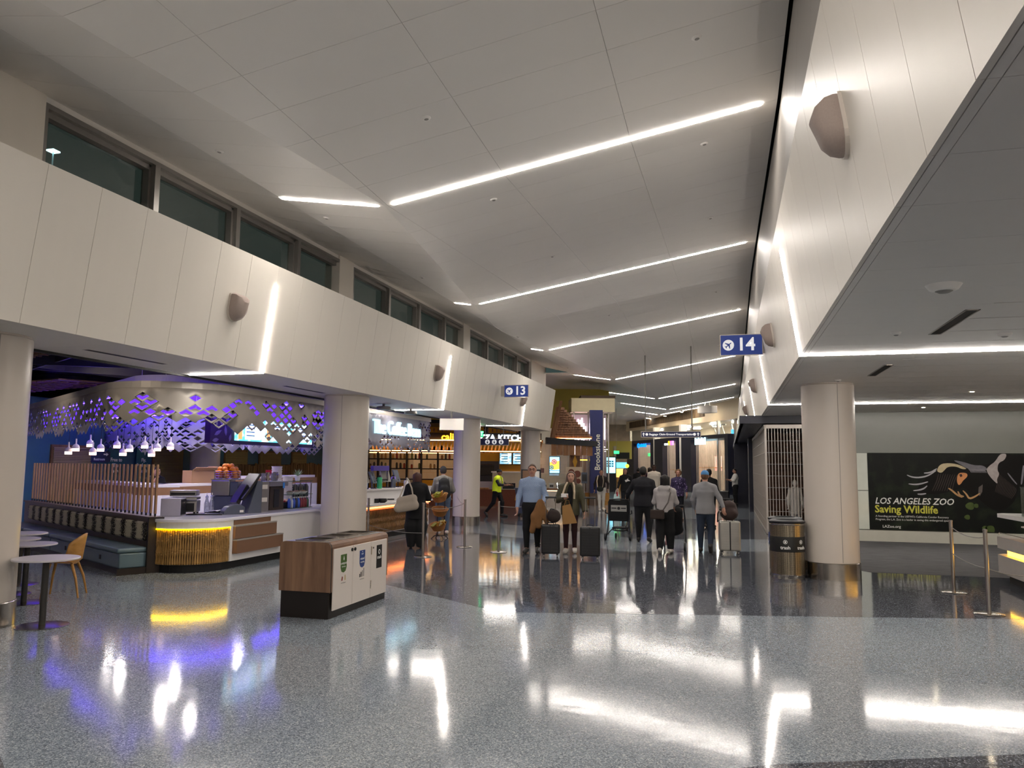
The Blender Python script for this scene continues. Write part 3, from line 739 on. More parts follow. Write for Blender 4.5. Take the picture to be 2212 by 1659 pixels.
# ================================================================ pendant lamps
m_shade = mat('white_ceramic_shade', '#d8d2cc', .4); m_glow = emit('pendant_glow', (1, .72, .6), 2.2)
PN = [(-13.75, 13.94, 1.91), (-13.59, 13.97, 1.98), (-13.53, 14.3, 2.08), (-13.24, 14.08, 1.90), (-13.07, 14.11, 1.98), (-13.0, 14.5, 2.06), (-12.61, 14.25, 1.89), (-12.47, 14.28, 1.98), (-12.4, 14.65, 2.06), (-12.01, 14.41, 1.88), (-11.89, 14.44, 2.0), (-11.81, 14.75, 2.04)]
PL = ['lowest', 'middle', 'highest']
for i, (x, y, z) in enumerate(PN):
    t = thing('pendant_lamp', '%s bottle shaped white pendant lamp of the %s cluster from the left' % (PL[i % 3], ORD[i // 3].replace('nearest', 'first')), 'lamp', (x, y, z), group='pendant lamps over the island')
    MB().lathe([(.07, 0), (.072, .06)], n=16).build('glowing_cup', m_glow, t, smooth=True)
    MB().lathe([(.074, .06), (.072, .10), (.055, .135), (.022, .155), (.015, .17), (.015, .27)], n=16).build('shade', m_shade, t, smooth=True)
    MB().cyl((0, 0, .27), (0, 0, 2.98 - z), .004, n=6).build('cord', m_black, t)
# ================================================================ recycling station
m_bwal = wood('walnut_laminate', '#5c4131', '#8c6a50', .5, (9, 2, .8))
m_bdoor = mat('warm_white_door', '#dcd2c9', .35, var=.02); m_bbase = mat('dark_brown_base', '#1d1714', .4)
m_green = mat('compost_green', '#47642c', .5); m_blueL = mat('label_blue', '#27407f', .5); m_lblk = mat('label_black', '#181816', .5); m_lw = mat('label_white', '#f2f2ee', .5)
rs = thing('recycling_station', 'wood grain recycling station with three white doors and open chutes', 'recycling bin', (-5.03, 8.24, 0))
RW, RL, RH = .65, 1.57, .86
MB().box(.02, RW - .02, .02, RL - .02, .0, .31).build('base', m_bbase, rs)
# folded wood shell: side, rounded shoulder, rim
def shell(y0, y1, name):
    rr_ = .06; pr = [(0, .30), (0, RH - rr_)] + [(rr_ - rr_ * math.cos(R(a)), RH - rr_ + rr_ * math.sin(R(a))) for a in (30, 60, 90)]
    pr += [(RW - x, z) for x, z in pr[::-1]]
    n = len(pr); vs = [(x, y, z) for y in (y0, y1) for x, z in pr]
    return MB().add(vs, [tuple(range(n)), tuple(range(2 * n - 1, n - 1, -1))] + [(i, n + i, n + (i + 1) % n, (i + 1) % n) for i in range(n)])
shell(0, .015, 0).build('end_panel', m_bwal, rs); shell(.015, .035, 0).build('end_trim', m_black, rs)
shell(RL - .015, RL, 0).build('end_panel', m_bwal, rs)
pr_out = [(0, .30), (0, RH - .06), (.008, RH - .03), (.03, RH - .008), (.06, RH)]
for sx in (0, 1):
    p = [(x if sx == 0 else RW - x, z) for x, z in pr_out]; q = [(x + (.02 if sx == 0 else -.02), z - .012) for x, z in p]
    poly = p + q[::-1]
    if sx == 0: poly = poly[::-1]
    MB().prism_y(poly[::-1], .035, RL - .015).build('side_shell', m_bwal, rs)
# top deck with three openings
dk = MB(); ox = (.17, .48)
dk.box(.055, ox[0], .035, RL - .015, RH - .02, RH); dk.box(ox[1], RW - .055, .035, RL - .015, RH - .02, RH)
yy = .035
for k in range(3):
    c = .03 + (k + .5) * .503; dk.box(ox[0], ox[1], yy, c - .16, RH - .02, RH); yy = c + .16
dk.box(ox[0], ox[1], yy, RL - .015, RH - .02, RH)
dk.build('top_deck', m_satin, rs)
for k in range(3):
    c = .03 + (k + .5) * .503
    f = MB()
    for (a, b, c0, c1) in ((ox[0] - .03, ox[1] + .03, c - .19, c - .16), (ox[0] - .03, ox[1] + .03, c + .16, c + .19), (ox[0] - .03, ox[0], c - .16, c + .16), (ox[1], ox[1] + .03, c - .16, c + .16)):
        f.box(a, b, c0, c1, RH, RH + .012)
    f.build('chute_frame', m_chrome, rs); MB().box(ox[0], ox[1], c - .16, c + .16, RH - .3, RH - .28).build('chute_floor', m_black, rs)
DY = [(.06, .535), (.541, 1.03), (1.036, 1.51)]
for k, (a, b) in enumerate(DY):
    d = MB().box(RW - .002, RW + .014, a, b, .09, .78).build('door', m_bdoor, rs, bevel=.004); xf = RW + .0145; c = (a + b) / 2
    def flat(poly, m, nm, dx=0): return MB().prism_x([(y, z) for y, z in poly], xf + dx, xf + dx + .0015).build(nm, m, d)
    if k < 2:
        flat([(c - .075, .46 + .09), (c - .05, .505), (c, .49), (c + .05, .505), (c + .075, .55), (c + .075, .70), (c - .075, .70)], m_green if k == 0 else m_blueL, 'label')
        if k == 0:
            flat([(c - .012, .645), (c, .63), (c + .012, .645), (c, .685)], m_lw, 'drop_icon', .002)
            text('label_word', 'compost', .045, m_lw, d, (xf + .003, c, .60), (R(90), 0, R(90)), .0005)
            text('label_note', 'food scraps', .02, m_lw, d, (xf + .003, c, .56), (R(90), 0, R(90)), .0005)
            flat([(c - .05, .40), (c - .02, .40), (c - .01, .44), (c - .035, .45)], mat('food_red', '#8d4a3c', .6), 'picture'); flat([(c + .03, .40), (c + .06, .40), (c + .05, .46), (c + .035, .46)], mat('food_straw', '#c2ad77', .6), 'picture')
            text('label_note', 'food soiled paper', .016, m_grey, d, (xf + .003, c, .375), (R(90), 0, R(90)), .0005)
        else:
            for j in range(3):
                t = R(90 + 120 * j); flat([(c + .024 * math.cos(t + s_), .665 + .024 * math.sin(t + s_)) for s_ in (-.4, .5)] + [(c + .012 * math.cos(t + .5), .665 + .012 * math.sin(t + .5)), (c + .012 * math.cos(t - .4), .665 + .012 * math.sin(t - .4))], m_lw, 'recycle_arrow', .002)
            text('label_word', 'mixed', .045, m_lw, d, (xf + .003, c, .60), (R(90), 0, R(90)), .0005)
            text('label_note', 'recycling', .03, m_lw, d, (xf + .003, c, .56), (R(90), 0, R(90)), .0005)
            for j, h in enumerate((.04, .06, .075, .1)):
                flat([(c - .07 + j * .036, .38), (c - .05 + j * .036, .38), (c - .05 + j * .036, .38 + h), (c - .07 + j * .036, .38 + h)], m_grey if j > 1 else m_dark, 'picture')
            text('label_note', 'cans bottles paper', .016, m_grey, d, (xf + .003, c, .355), (R(90), 0, R(90)), .0005)
        MB().cyl((xf, (b - .035) if k == 0 else (a + .035), .735), (xf + .012, (b - .035) if k == 0 else (a + .035), .735), .02, n=16).build('lock_knob', m_black, d)
    else:
        flat([(c - .08, .43), (c + .08, .43), (c + .08, .72), (c - .08, .72)], m_lblk, 'label')
        MB().cyl((xf + .002, c, .635), (xf + .003, c, .635), .03, n=20).build('icon_disc', m_lw, d)
        flat([(c - .012, .615), (c + .012, .615), (c + .015, .65), (c - .015, .65)], m_lblk, 'icon', .0035)
        text('label_word', 'trash', .058, m_lw, d, (xf + .003, c, .565), (R(90), 0, R(90)), .0005, bold=.001)
        MB().cyl((xf, a + .05, .7), (xf + .008, a + .05, .7), .012, n=14).build('key_lock', m_chrome, d)
        for z in (.2, .62): MB().cyl((xf, a + .006, z), (xf, a + .006, z + .1), .007, n=8).build('hinge', m_chrome, d)

# ================================================================ steel trash cans
def perforated():
    m = bpy.data.materials.new('perforated_steel'); m.use_nodes = True; nt = m.node_tree; b = nt.nodes['Principled BSDF']; L = nt.links
    tc = nt.nodes.new('ShaderNodeTexCoord'); v = nt.nodes.new('ShaderNodeTexVoronoi'); v.inputs['Scale'].default_value = 110; v.inputs['Randomness'].default_value = .15; L.new(tc.outputs['Object'], v.inputs['Vector'])
    r = nt.nodes.new('ShaderNodeValToRGB'); r.color_ramp.elements[0].position = .36; r.color_ramp.elements[1].position = .46
    r.color_ramp.elements[0].color = (.02, .018, .015, 1); r.color_ramp.elements[1].color = (*lin('#a1957f'), 1); L.new(v.outputs['Distance'], r.inputs[0]); L.new(r.outputs[0], b.inputs['Base Color'])
    b.inputs['Metallic'].default_value = .9; b.inputs['Roughness'].default_value = .28
    return m
m_perfst = perforated()
def can(x, y, lab, band, word, rot):
    t = thing('trash_can', lab, 'trash can', (x, y, 0), rot); r = .27; H = .9
    MB().lathe([(r * .96, 0), (r * .97, .03), (r, .05), (r, .07)], n=40).build('foot_ring', m_chrome, t, smooth=True)
    MB().lathe([(r - .004, .07), (r - .004, H - .06)], n=40).build('body', m_perfst, t, smooth=True)
    MB().lathe([(r + .001, .42), (r + .002, .425), (r + .002, .655), (r + .001, .66)], n=40).build('band', band, t, smooth=True)
    MB().lathe([(r, H - .06), (r + .004, H - .05), (r + .004, H - .035), (r, H - .03)], n=40).build('upper_ring', m_chrome, t, smooth=True)
    MB().lathe([(r + .006, H - .03), (r + .012, H - .015), (r + .012, H), (r - .03, H + .022), (r - .1, H + .02), (r - .11, H - .06)], n=40).build('lid', m_dark, t, smooth=True)
    for a in (-112, -58, 40, 150):
        ca, sa = math.cos(R(a)), math.sin(R(a))
        o = text('label_word', word, .075, m_lw, t, ((r + .004) * ca, (r + .004) * sa, .49), (R(90), 0, R(a + 90)), .001, bold=.001)
        c = MB()
        for k in range(20):
            a0, a1 = R(18 * k), R(18 * k + 18); f = lambda an, q: (q * math.cos(an), 0, q * math.sin(an))
            c.add([f(a0, .032), f(a1, .032), f(a1, .026), f(a0, .026)], [(0, 1, 2, 3)])
        c.add([(-.01, 0, -.016), (.01, 0, -.016), (.013, 0, .014), (-.013, 0, .014)], [(0, 1, 2, 3)])
        o = c.build('icon', m_lw, t, loc=((r + .005) * ca, (r + .005) * sa, .58)); o.rotation_euler.z = R(a + 90)
can(.9, 13.66, 'perforated steel trash can with black band beside the right column', m_lblk, 'trash', R(12))
can(.92, 14.4, 'second steel can with blue band mostly hidden behind the trash can', m_blueL, 'recycle', R(20))

# ================================================================ zoo poster wall
wall_poster = st('wall_poster', MB().box(2.95, 9.2, 21.03, 21.3, 0, 3.2), mat('grey_gloss_wall', '#7d807a', .25, var=.03))
MB().box(2.95, 9.0, 21.0, 21.03, 0, .27).build('base_panel', mat('pale_base_panel', '#b9b8ac', .3), wall_poster)
for z0, z1 in ((.29, 1.215), (1.23, 2.13)): MB().box(2.96, 3.29, 21.0, 21.03, z0, z1).build('wall_tile', mat('pale_gloss_tile', '#c9cdc2', .15), wall_poster)
def foliage():
    m = bpy.data.materials.new('dark_foliage_print'); m.use_nodes = True; nt = m.node_tree; b = nt.nodes['Principled BSDF']; L = nt.links; b.inputs['Roughness'].default_value = .5; b.inputs['Specular IOR Level'].default_value = .2
    tc = nt.nodes.new('ShaderNodeTexCoord'); n = nt.nodes.new('ShaderNodeTexNoise'); n.inputs['Scale'].default_value = 2.6; n.inputs['Detail'].default_value = 4; L.new(tc.outputs['Object'], n.inputs['Vector'])
    r = nt.nodes.new('ShaderNodeValToRGB'); r.color_ramp.elements[0].position = .5; r.color_ramp.elements[1].position = .78
    r.color_ramp.elements[0].color = (*lin('#060a07'), 1); r.color_ramp.elements[1].color = (*lin('#20291a'), 1); L.new(n.outputs['Fac'], r.inputs[0]); L.new(r.outputs[0], b.inputs['Base Color'])
    return m
po = thing('zoo_poster', 'large dark poster of a landing condor with white and yellow lettering', 'poster', (3.3, 21.0, .29))
MB().box(0, 5.4, -.012, .0, 0, 1.85).build('print', foliage(), po)
PX = lambda cx, cz: ((cx - 305) * .001783, 1.85 - (cz - 560) * .00201)
def ink(poly, col, lift, nm, smooth=0):
    for _ in range(2 if len(poly) > 5 else 0):
        poly = [q for i, p in enumerate(poly) for q in ((p[0] * .75 + poly[(i + 1) % len(poly)][0] * .25, p[1] * .75 + poly[(i + 1) % len(poly)][1] * .25), (p[0] * .25 + poly[(i + 1) % len(poly)][0] * .75, p[1] * .25 + poly[(i + 1) % len(poly)][1] * .75))]
    P = [PX(*p) for p in poly]
    A = sum(P[i][0] * P[(i + 1) % len(P)][1] - P[(i + 1) % len(P)][0] * P[i][1] for i in range(len(P)))
    if A < 0: P = P[::-1]
    P = [(x, max(.01, min(1.84, z))) for x, z in P]
    MB().prism_y(P, -.012 - lift, -.012).build(nm, mat('ink_' + col[1:], col, .6, var=.25, scale=14, spec=.2), po)
def stroke(pts, w, col, lift, nm):
    for _ in range(2): pts = [pts[0]] + [q for a, b in zip(pts[:-1], pts[1:]) for q in ((a[0] * .75 + b[0] * .25, a[1] * .75 + b[1] * .25), (a[0] * .25 + b[0] * .75, a[1] * .25 + b[1] * .75))] + [pts[-1]]
    L_ = []; Rr = []
    for i, p in enumerate(pts):
        a = pts[max(i - 1, 0)]; b = pts[min(i + 1, len(pts) - 1)]; d = math.hypot(b[0] - a[0], b[1] - a[1]); nx, ny = -(b[1] - a[1]) / d, (b[0] - a[0]) / d
        ww = w * (.35 + .65 * math.sin(math.pi * (i + .5) / len(pts))); L_.append((p[0] + nx * ww, p[1] + ny * ww)); Rr.append((p[0] - nx * ww, p[1] - ny * ww))
    P = [PX(*p) for p in L_ + Rr[::-1]]; P = [(x, max(.01, min(1.84, z))) for x, z in P]
    n = len(P) // 2; mbx = MB()
    vs = [(x, -.012 - lift, z) for x, z in P]; mbx.add(vs, [(i, i + 1, 2 * n - 2 - i, 2 * n - 1 - i) for i in range(n - 1)]); mbx.build(nm, mat('ink_' + col[1:], col, .6, var=.25, scale=14, spec=.2), po)
ink([(1350, 640), (1230, 670), (1150, 760), (1020, 850), (900, 990), (930, 1045), (1180, 1050), (1400, 985), (1480, 960), (1560, 1050), (1640, 1090), (1760, 1200), (1900, 1250), (2040, 1140), (2090, 1060), (2130, 900), (2212, 840), (2212, 580), (2080, 580), (1990, 570), (1930, 565), (1860, 650), (1740, 700), (1600, 700)], '#0a0807', .0012, 'bird_body')
ink([(1350, 640), (1480, 662), (1610, 705), (1720, 700), (1780, 760), (1640, 770), (1530, 745), (1440, 690)], '#6b6a70', .002, 'bird_shoulder')
ink([(1150, 775), (1200, 692), (1300, 676), (1420, 692), (1530, 745), (1470, 752), (1390, 715), (1290, 722), (1250, 765), (1210, 800)], '#b8aa8a', .0026, 'wing_lining')
ink([(1925, 563), (2005, 563), (1975, 640), (1895, 672), (1880, 760), (1905, 800), (1865, 870), (1885, 930), (1800, 850), (1745, 755), (1790, 705), (1860, 660)], '#a79f9c', .0026, 'wing_lining')
ink([(1410, 800), (1470, 788), (1525, 800), (1522, 840), (1470, 880), (1440, 925), (1410, 940), (1392, 890)], '#c98a5b', .0032, 'bird_head')
ink([(1425, 812), (1455, 805), (1465, 830), (1440, 845)], '#3a2a2a', .0038, 'eye_patch')
for s_ in ([(790, 825), (850, 850), (940, 855), (1050, 832), (1150, 768)], [(805, 930), (880, 938), (960, 928), (1045, 902)], [(860, 1010), (930, 1003), (990, 985), (1032, 950)], [(910, 1050), (960, 1052), (1015, 1042)], [(1000, 800), (1080, 795), (1160, 745)]): stroke(s_, 9, '#a5a3a6', .003, 'feather')
for k in range(14): stroke([(1900 + 14 * k, 800 + 12 * k), (1880 + 16 * k, 900 + 8 * k), (1840 + 14 * k, 1010 + 6 * k)], 4, '#3b3330', .003, 'feather')
for k in range(12): stroke([(1540 + 16 * k, 745 + 3 * (k % 4)), (1560 + 16 * k, 765), (1575 + 16 * k, 790)], 4, '#7d7a80', .003, 'feather')
for k in range(9): stroke([(1180 + 28 * k, 800 + 2 * k), (1150 + 26 * k, 900), (1090 + 30 * k, 1010)], 5, '#3b3330', .003, 'feather')
stroke([(2000, 790), (2050, 860), (2100, 920)], 8, '#77757c', .003, 'feather'); stroke([(2190, 700), (2170, 820), (2150, 920)], 12, '#77757c', .003, 'feather')
for s_ in ([(1288, 975), (1330, 1000), (1390, 1055), (1450, 1080)], [(1460, 1000), (1500, 1040), (1530, 1098), (1600, 1070), (1660, 1030)], [(1400, 1010), (1420, 1060), (1470, 1070)]): stroke(s_, 11, '#b79063', .0034, 'claw')
ink([(1640, 1050), (1650, 960), (1700, 925), (1690, 1010), (1660, 1060)], '#5a5450', .003, 'leg')
for (cx, cz, s_) in ((1540, 1180, 70), (1610, 1175, 40), (1500, 1310, 45), (1760, 1450, 80), (1980, 1000, 50), (1700, 1430, 40)): ink([(cx + s_ * math.cos(t * 1.05) * (.7 + .3 * (t % 2)), cz + .7 * s_ * math.sin(t * 1.05)) for t in range(6)], '#46542c', .0006, 'leaf')
m_pw = mat('poster_white', '#d8d8d2', .4); m_py = mat('poster_yellow', '#bcb943', .4)
def ptext(s, cx, cz, size, m, bold=0, sh=0, sx=1.): x, z = PX(cx, cz); text('poster_lettering', s, size, m, po, (x, -.014, z), (R(90), 0, 0), .0006, 'LEFT', bold, sx, sh)
ptext('LOS ANGELES ZOO', 375, 1140, .212, m_pw, .003, .25, .93); ptext('Saving Wildlife', 372, 1238, .25, m_py, .006, 0, .94)
ptext("A founding partner in the USFWS's California Condor Recovery", 378, 1320, .066, m_pw, .0, 0, .93); ptext('Program, the L.A. Zoo is a leader in saving this endangered species.', 378, 1358, .066, m_pw, 0, 0, .93)
ptext('LAZoo.org', 460, 1442, .09, m_pw, .001)

# ================================================================ closed shop with folding grilles
m_rod = mat('grille_aluminium', '#b6afa8', .35, .7); m_shopwood = wood('shop_brown', '#3a2418', '#6b4630', .5, (2, 2, 9))
wall_shop = st('wall_shop', MB().box(1.1, 8.9, 27.5, 27.7, 0, 2.9), m_shopwood)
st('wall_shop_side', MB().box(2.95, 3.1, 21.3, 27.5, 0, 3.2), m_shopwood)
st('ceiling_shop', MB().box(.35, 9, 22.1, 52, 2.93, 3.12), m_navy)
trim_3 = st('trim_3', MB().box(.32, 3.1, 22.02, 22.12, 2.93, 3.14), m_navy); MB().box(.32, .42, 22.12, 52, 2.93, 3.14).build('side_fascia', m_navy, trim_3)
st('door_1', MB().box(.8, 2.5, 33.2, 34.2, 0, 2.93), m_navy); st('door_2', MB().box(.3, 2.5, 39.9, 40.4, 0, 2.93), m_navy)
def grille(name, lab, p0, p1, h, pitch, hp, sep):
    d = Vector((p1[0] - p0[0], p1[1] - p0[1], 0)); g = thing(name, lab, 'gate', (*p0, 0), math.atan2(d.y, d.x)); L_ = d.length
    MB().box(0, L_, -.03, .03, 0.01, .07).build('bottom_rail', m_rod, g); MB().box(0, L_, -.04, .04, h - .1, h).build('top_track', m_rod, g)
    n = int(L_ / pitch); one = MB()
    me = None
    for k in range(n + 1):
        x = L_ * k / n
        if sep:
            if me is None: me = MB().box(-.008, .008, -.01, .01, .07, h - .1).mesh('rod', m_rod)
            o = bpy.data.objects.new('rod', me); C.objects.link(o); o.parent = g; o.location = (x, .02 * (k % 2), 0)
        else: one.box(x - .007, x + .007, -.009, .009, .07, h - .1)
    if not sep: tag(one.build('rods', m_rod, g), kind='stuff')
    z = .3
    while z < h - .15: MB().cyl((0, 0.01, z), (L_, .01, z), .006, n=6).build('cross_rod', m_rod, g); z += hp
    for x in (0, L_): MB().box(x - .025, x + .025, -.03, .03, .05, h - .05).build('post', m_rod, g)
    return g
grille('folding_grille', 'folding aluminium grille across the closed shop front beside the right column', (.98, 22.14), (2.93, 22.14), 2.9, .078, .31, True)
grille('folding_grille', 'long folding grille along the side of the closed shop facing the corridor', (.98, 22.2), (.98, 33.0), 2.9, .085, .31, False)
grille('folding_grille', 'farther folding grille beyond the navy pier on the right', (.95, 34.4), (.95, 39.7), 2.9, .09, .31, False)
t = thing('display_table', 'brown display table inside the closed shop', 'table', (2.5, 24.2, 0))
MB().box(-.34, .4, -.3, .3, .72, .76).build('table_top', m_shopwood, t)
for sx in (-.29, .35):
    for sy in (-.25, .25): MB().box(sx - .03, sx + .03, sy - .03, sy + .03, 0, .72).build('leg', m_shopwood, t)
t = thing('spray_bottle', 'white and blue bottle on the shop display table', 'bottle', (2.35, 24.05, .76))
MB().lathe([(.09, 0), (.1, .02), (.1, .3), (.05, .36), (.035, .42)], n=16).build('body', m_white, t, smooth=True); MB().lathe([(.101, .06), (.101, .2)], n=16).build('label', mat('label_cyan', '#3f8fb0', .5), t, smooth=True); MB().lathe([(.04, .42), (.04, .48), (.02, .5)], n=12).build('cap', m_white, t, smooth=True)
rb = random.Random(4); t = thing('hanging_beads', 'strings of small shiny beads hanging in the closed shop window', 'decoration', (2.3, 23.2, 2.9))
for k in range(9):
    x = -.7 + k * .14; zz = -.1; s_ = MB(); s_.cyl((x, 0, 0), (x, 0, -1.0 - .2 * rb.random()), .002, n=4)
    while zz > -1.1: s_.ball((x + rb.uniform(-.03, .03), rb.uniform(-.03, .03), zz), .02, 6, 4); zz -= .09 + .08 * rb.random()
    s_.build('bead_string', m_chrome, t)
for k, (x, y, z, w_, h_) in enumerate(((1.5, 27.4, .3, .9, .5), (1.6, 27.4, 1.1, 1.1, .5), (1.5, 27.4, 1.9, 1.2, .4))):
    sh = thing('wall_shelf', 'brown wall shelf of the closed shop, %s from the floor' % ('first', 'second', 'third')[k], 'shelf', (x, y, z), group='shelves in the closed shop')
    MB().box(0, w_ + .6, -.3, .08, 0, .04).build('board', m_shopwood, sh); MB().box(0, .04, -.28, .08, -.2, 0).build('bracket', m_shopwood, sh); MB().box(w_ + .5, w_ + .54, -.28, .08, -.2, 0).build('bracket', m_shopwood, sh)

# ================================================================ right hand snack kiosk
m_kgrey = mat('stone_grey_panel', '#b3aca6', .35); m_kyel = emit('amber_light_line', (1, .55, .05), 5); m_kw = emit('kiosk_warm_light', (1, .6, .28), 5)
k_ = thing('snack_kiosk', 'tiered grey kiosk with amber light bands at the right edge', 'kiosk', (4.1, 14.4, 0))
def rbox(x0, y0, y1, z0, z1, name, m, r=.12): MB().prism([(x0 + r, y1), (x0, y1 - r), (x0, y0), (x0 + 1.6, y0), (x0 + 1.6, y1)], z0, z1).build(name, m, k_)
rbox(.12, -3.6, -.1, 0, .14, 'plinth', m_black); rbox(.0, -3.7, 0, .14, .42, 'lower_tier', m_kgrey); rbox(.1, -3.6, -.12, .42, .52, 'amber_band', m_kyel); rbox(.0, -3.7, 0, .52, .70, 'upper_tier', m_kgrey)
rbox(.3, -3.6, -.3, .70, 1.0, 'back_tier', m_kgrey); rbox(.27, -3.6, -.25, .86, .88, 'shelf', m_white); rbox(.02, -3.7, -.0, 1.0, 1.06, 'counter_top', m_white)
MB().box(.29, .3, -3.5, -.4, .955, .97).build('warm_light_line', m_kw, k_)
MB().tube([(.04, -.1, .72), (.04, -.1, .76), (.04, -3.5, .76)], .006, 6).build('guard_rail', m_chrome, k_)
gcase = thing('glass_case', 'glass display case standing on the snack kiosk', 'display case', (4.22, 13.5, 1.06))
for b_ in ((0, .01, -1.5, 0, 0, .44), (0, .8, -.01, 0, 0, .44), (0, .8, -1.5, 0, .43, .44)): MB().box(*b_).build('pane', m_clear, gcase)
MB().box(.02, .78, -1.48, -.02, 0, .02).build('floor_plate', mat('tray_brown', '#5a3c26', .5), gcase)
for k in range(3):
    w2 = thing('pastry_ring', 'yellow green ring shaped pastry in the glass case, %s one' % ('left', 'middle', 'right')[k], 'pastry', (4.55, 13.3 - .35 * k, 1.22), group='pastries in the glass case')
    MB().tube([(.11 * math.cos(R(a)), 0, .11 * math.sin(R(a))) for a in range(0, 361, 20)], .045, 8).build('ring', mat('pastry_green', '#a6a03a', .5, var=.4, scale=30), w2, smooth=True)
    MB().box(-.06, .06, -.04, .04, -.14, -.06).build('stand', m_dark, w2)

# ================================================================ queue posts with cords
def post(x, y, lab, h=1.0):
    t = thing('queue_post', lab, 'queue post', (x, y, 0), group='queue posts')
    MB().lathe([(.17, 0), (.172, .008), (.16, .016), (.03, .022)], n=32).build('base', m_chrome, t, smooth=True)
    MB().cyl((0, 0, .02), (0, 0, h), .024, n=18).build('post', m_satin, t, smooth=True)
    MB().lathe([(.027, h), (.027, h + .02), (.02, h + .025)], n=18).build('cap', m_satin, t, smooth=True)
    MB().lathe([(.026, h - .36), (.026, h - .33)], n=12).build('clip_ring', m_satin, t, smooth=True)
post(-5.67, 14.33, 'queue post nearest the recycling station, in front of the shopper in black')
post(-5.5, 16.31, 'queue post in front of the thick round column')
post(-4.53, 15.6, 'queue post beside the man in the blue shirt')
post(-4.1, 17.6, 'queue post half hidden behind the man in the blue shirt')
post(-7.55, 15.85, 'queue post standing against the order counter corner')
post(3.08, 12.76, 'right hand queue post in front of the zoo poster'); post(3.03, 11.0, 'queue post nearest the snack kiosk on the right')
m_cord = mat('grey_cord', '#7d7872', .5)
def cord(a, b, lab, sag=.06, h=.93):
    pts = [(a[0] + (b[0] - a[0]) * i / 12, a[1] + (b[1] - a[1]) * i / 12, h - sag * 4 * (i / 12) * (1 - i / 12)) for i in range(13)]
    o = MB().tube(pts, .006, 6).build('queue_rope', m_cord); tag(o, lab, 'cord', 'cords between the queue posts')
cord((-5.67, 14.33), (-5.5, 16.31), 'upper cord between the two left queue posts'); cord((-5.5, 16.31), (-6.9, 19.8), 'cord running back from the queue post before the round column')
cord((-4.53, 15.6), (-4.1, 17.6), 'cord running back beside the man in the blue shirt'); cord((3.08, 12.76), (3.03, 11.0), 'upper cord between the right hand queue posts')
cord((3.08, 12.76), (3.03, 11.0), 'lower cord between the right hand queue posts', .03, .55); cord((3.03, 11.0), (4.05, 11.5), 'lower cord from the right hand queue post to the kiosk', .1, .55)
cord((-5.67, 14.33), (-7.55, 15.85), 'low cord from the left queue post to the order counter', .05, .45)

# ================================================================ gate signs
m_sblue = mat('sign_blue', '#1f3a86', .4, em='#1f3a86', ems=.25); m_swhite = mat('sign_white', '#eeeef2', .4, em='#ffffff', ems=.35)
def plane_icon(parent, cx, cz, r, y):
    c = MB().cyl((cx, y, cz), (cx, y - .004, cz), r, n=28).build('icon_disc', m_swhite, parent)
    s = r * .72
    P = [(0, 1), (.13, .8), (.13, .35), (.95, -.2), (.95, -.4), (.13, -.12), (.1, -.6), (.35, -.82), (.35, -.95), (0, -.85)]
    P = P + [(-x, z) for x, z in P[::-1][1:-1]]
    ca, sa = math.cos(R(-50)), math.sin(R(-50))
    MB().prism_y([(cx + s * (x * ca - z * sa), cz + s * (x * sa + z * ca)) for x, z in P], y - .007, y - .004).build('plane_icon', m_sblue, c)
def gate_sign(x0, y, z0, num, lab, w_, h_, bx0, bx1):
    t = thing('gate_sign', lab, 'sign', (x0, y, z0))
    MB().box(0, w_, -.03, .03, 0, h_).build('panel', m_sblue, t); f = MB()
    for b in ((-.012, w_ + .012, -.035, .035, -.012, 0), (-.012, w_ + .012, -.035, .035, h_, h_ + .012), (-.012, 0, -.035, .035, 0, h_), (w_, w_ + .012, -.035, .035, 0, h_)): f.box(*b)
    f.build('frame', m_satin, t)
    plane_icon(t, .15, h_ / 2, .11, -.031)
    text('number', num, .36, m_swhite, t, (.49, -.034, h_ / 2 + .0), (R(90), 0, 0), .002, bold=.008)
    MB().box(min(bx0, bx1), max(bx0, bx1), -.012, .012, .02, h_ - .02).build('bracket', mat('clear_bracket', '#b8b2aa', .3), t)
gate_sign(-.1, 16.3, 4.0, '14', 'blue gate sign with plane icon and number 14 on the right beam', .80, .4, .80, .86)
gate_sign(-6.53, 23.0, 3.83, '13', 'blue gate sign with plane icon and number 13 on the left beam', .74, .35, -.12, 0)

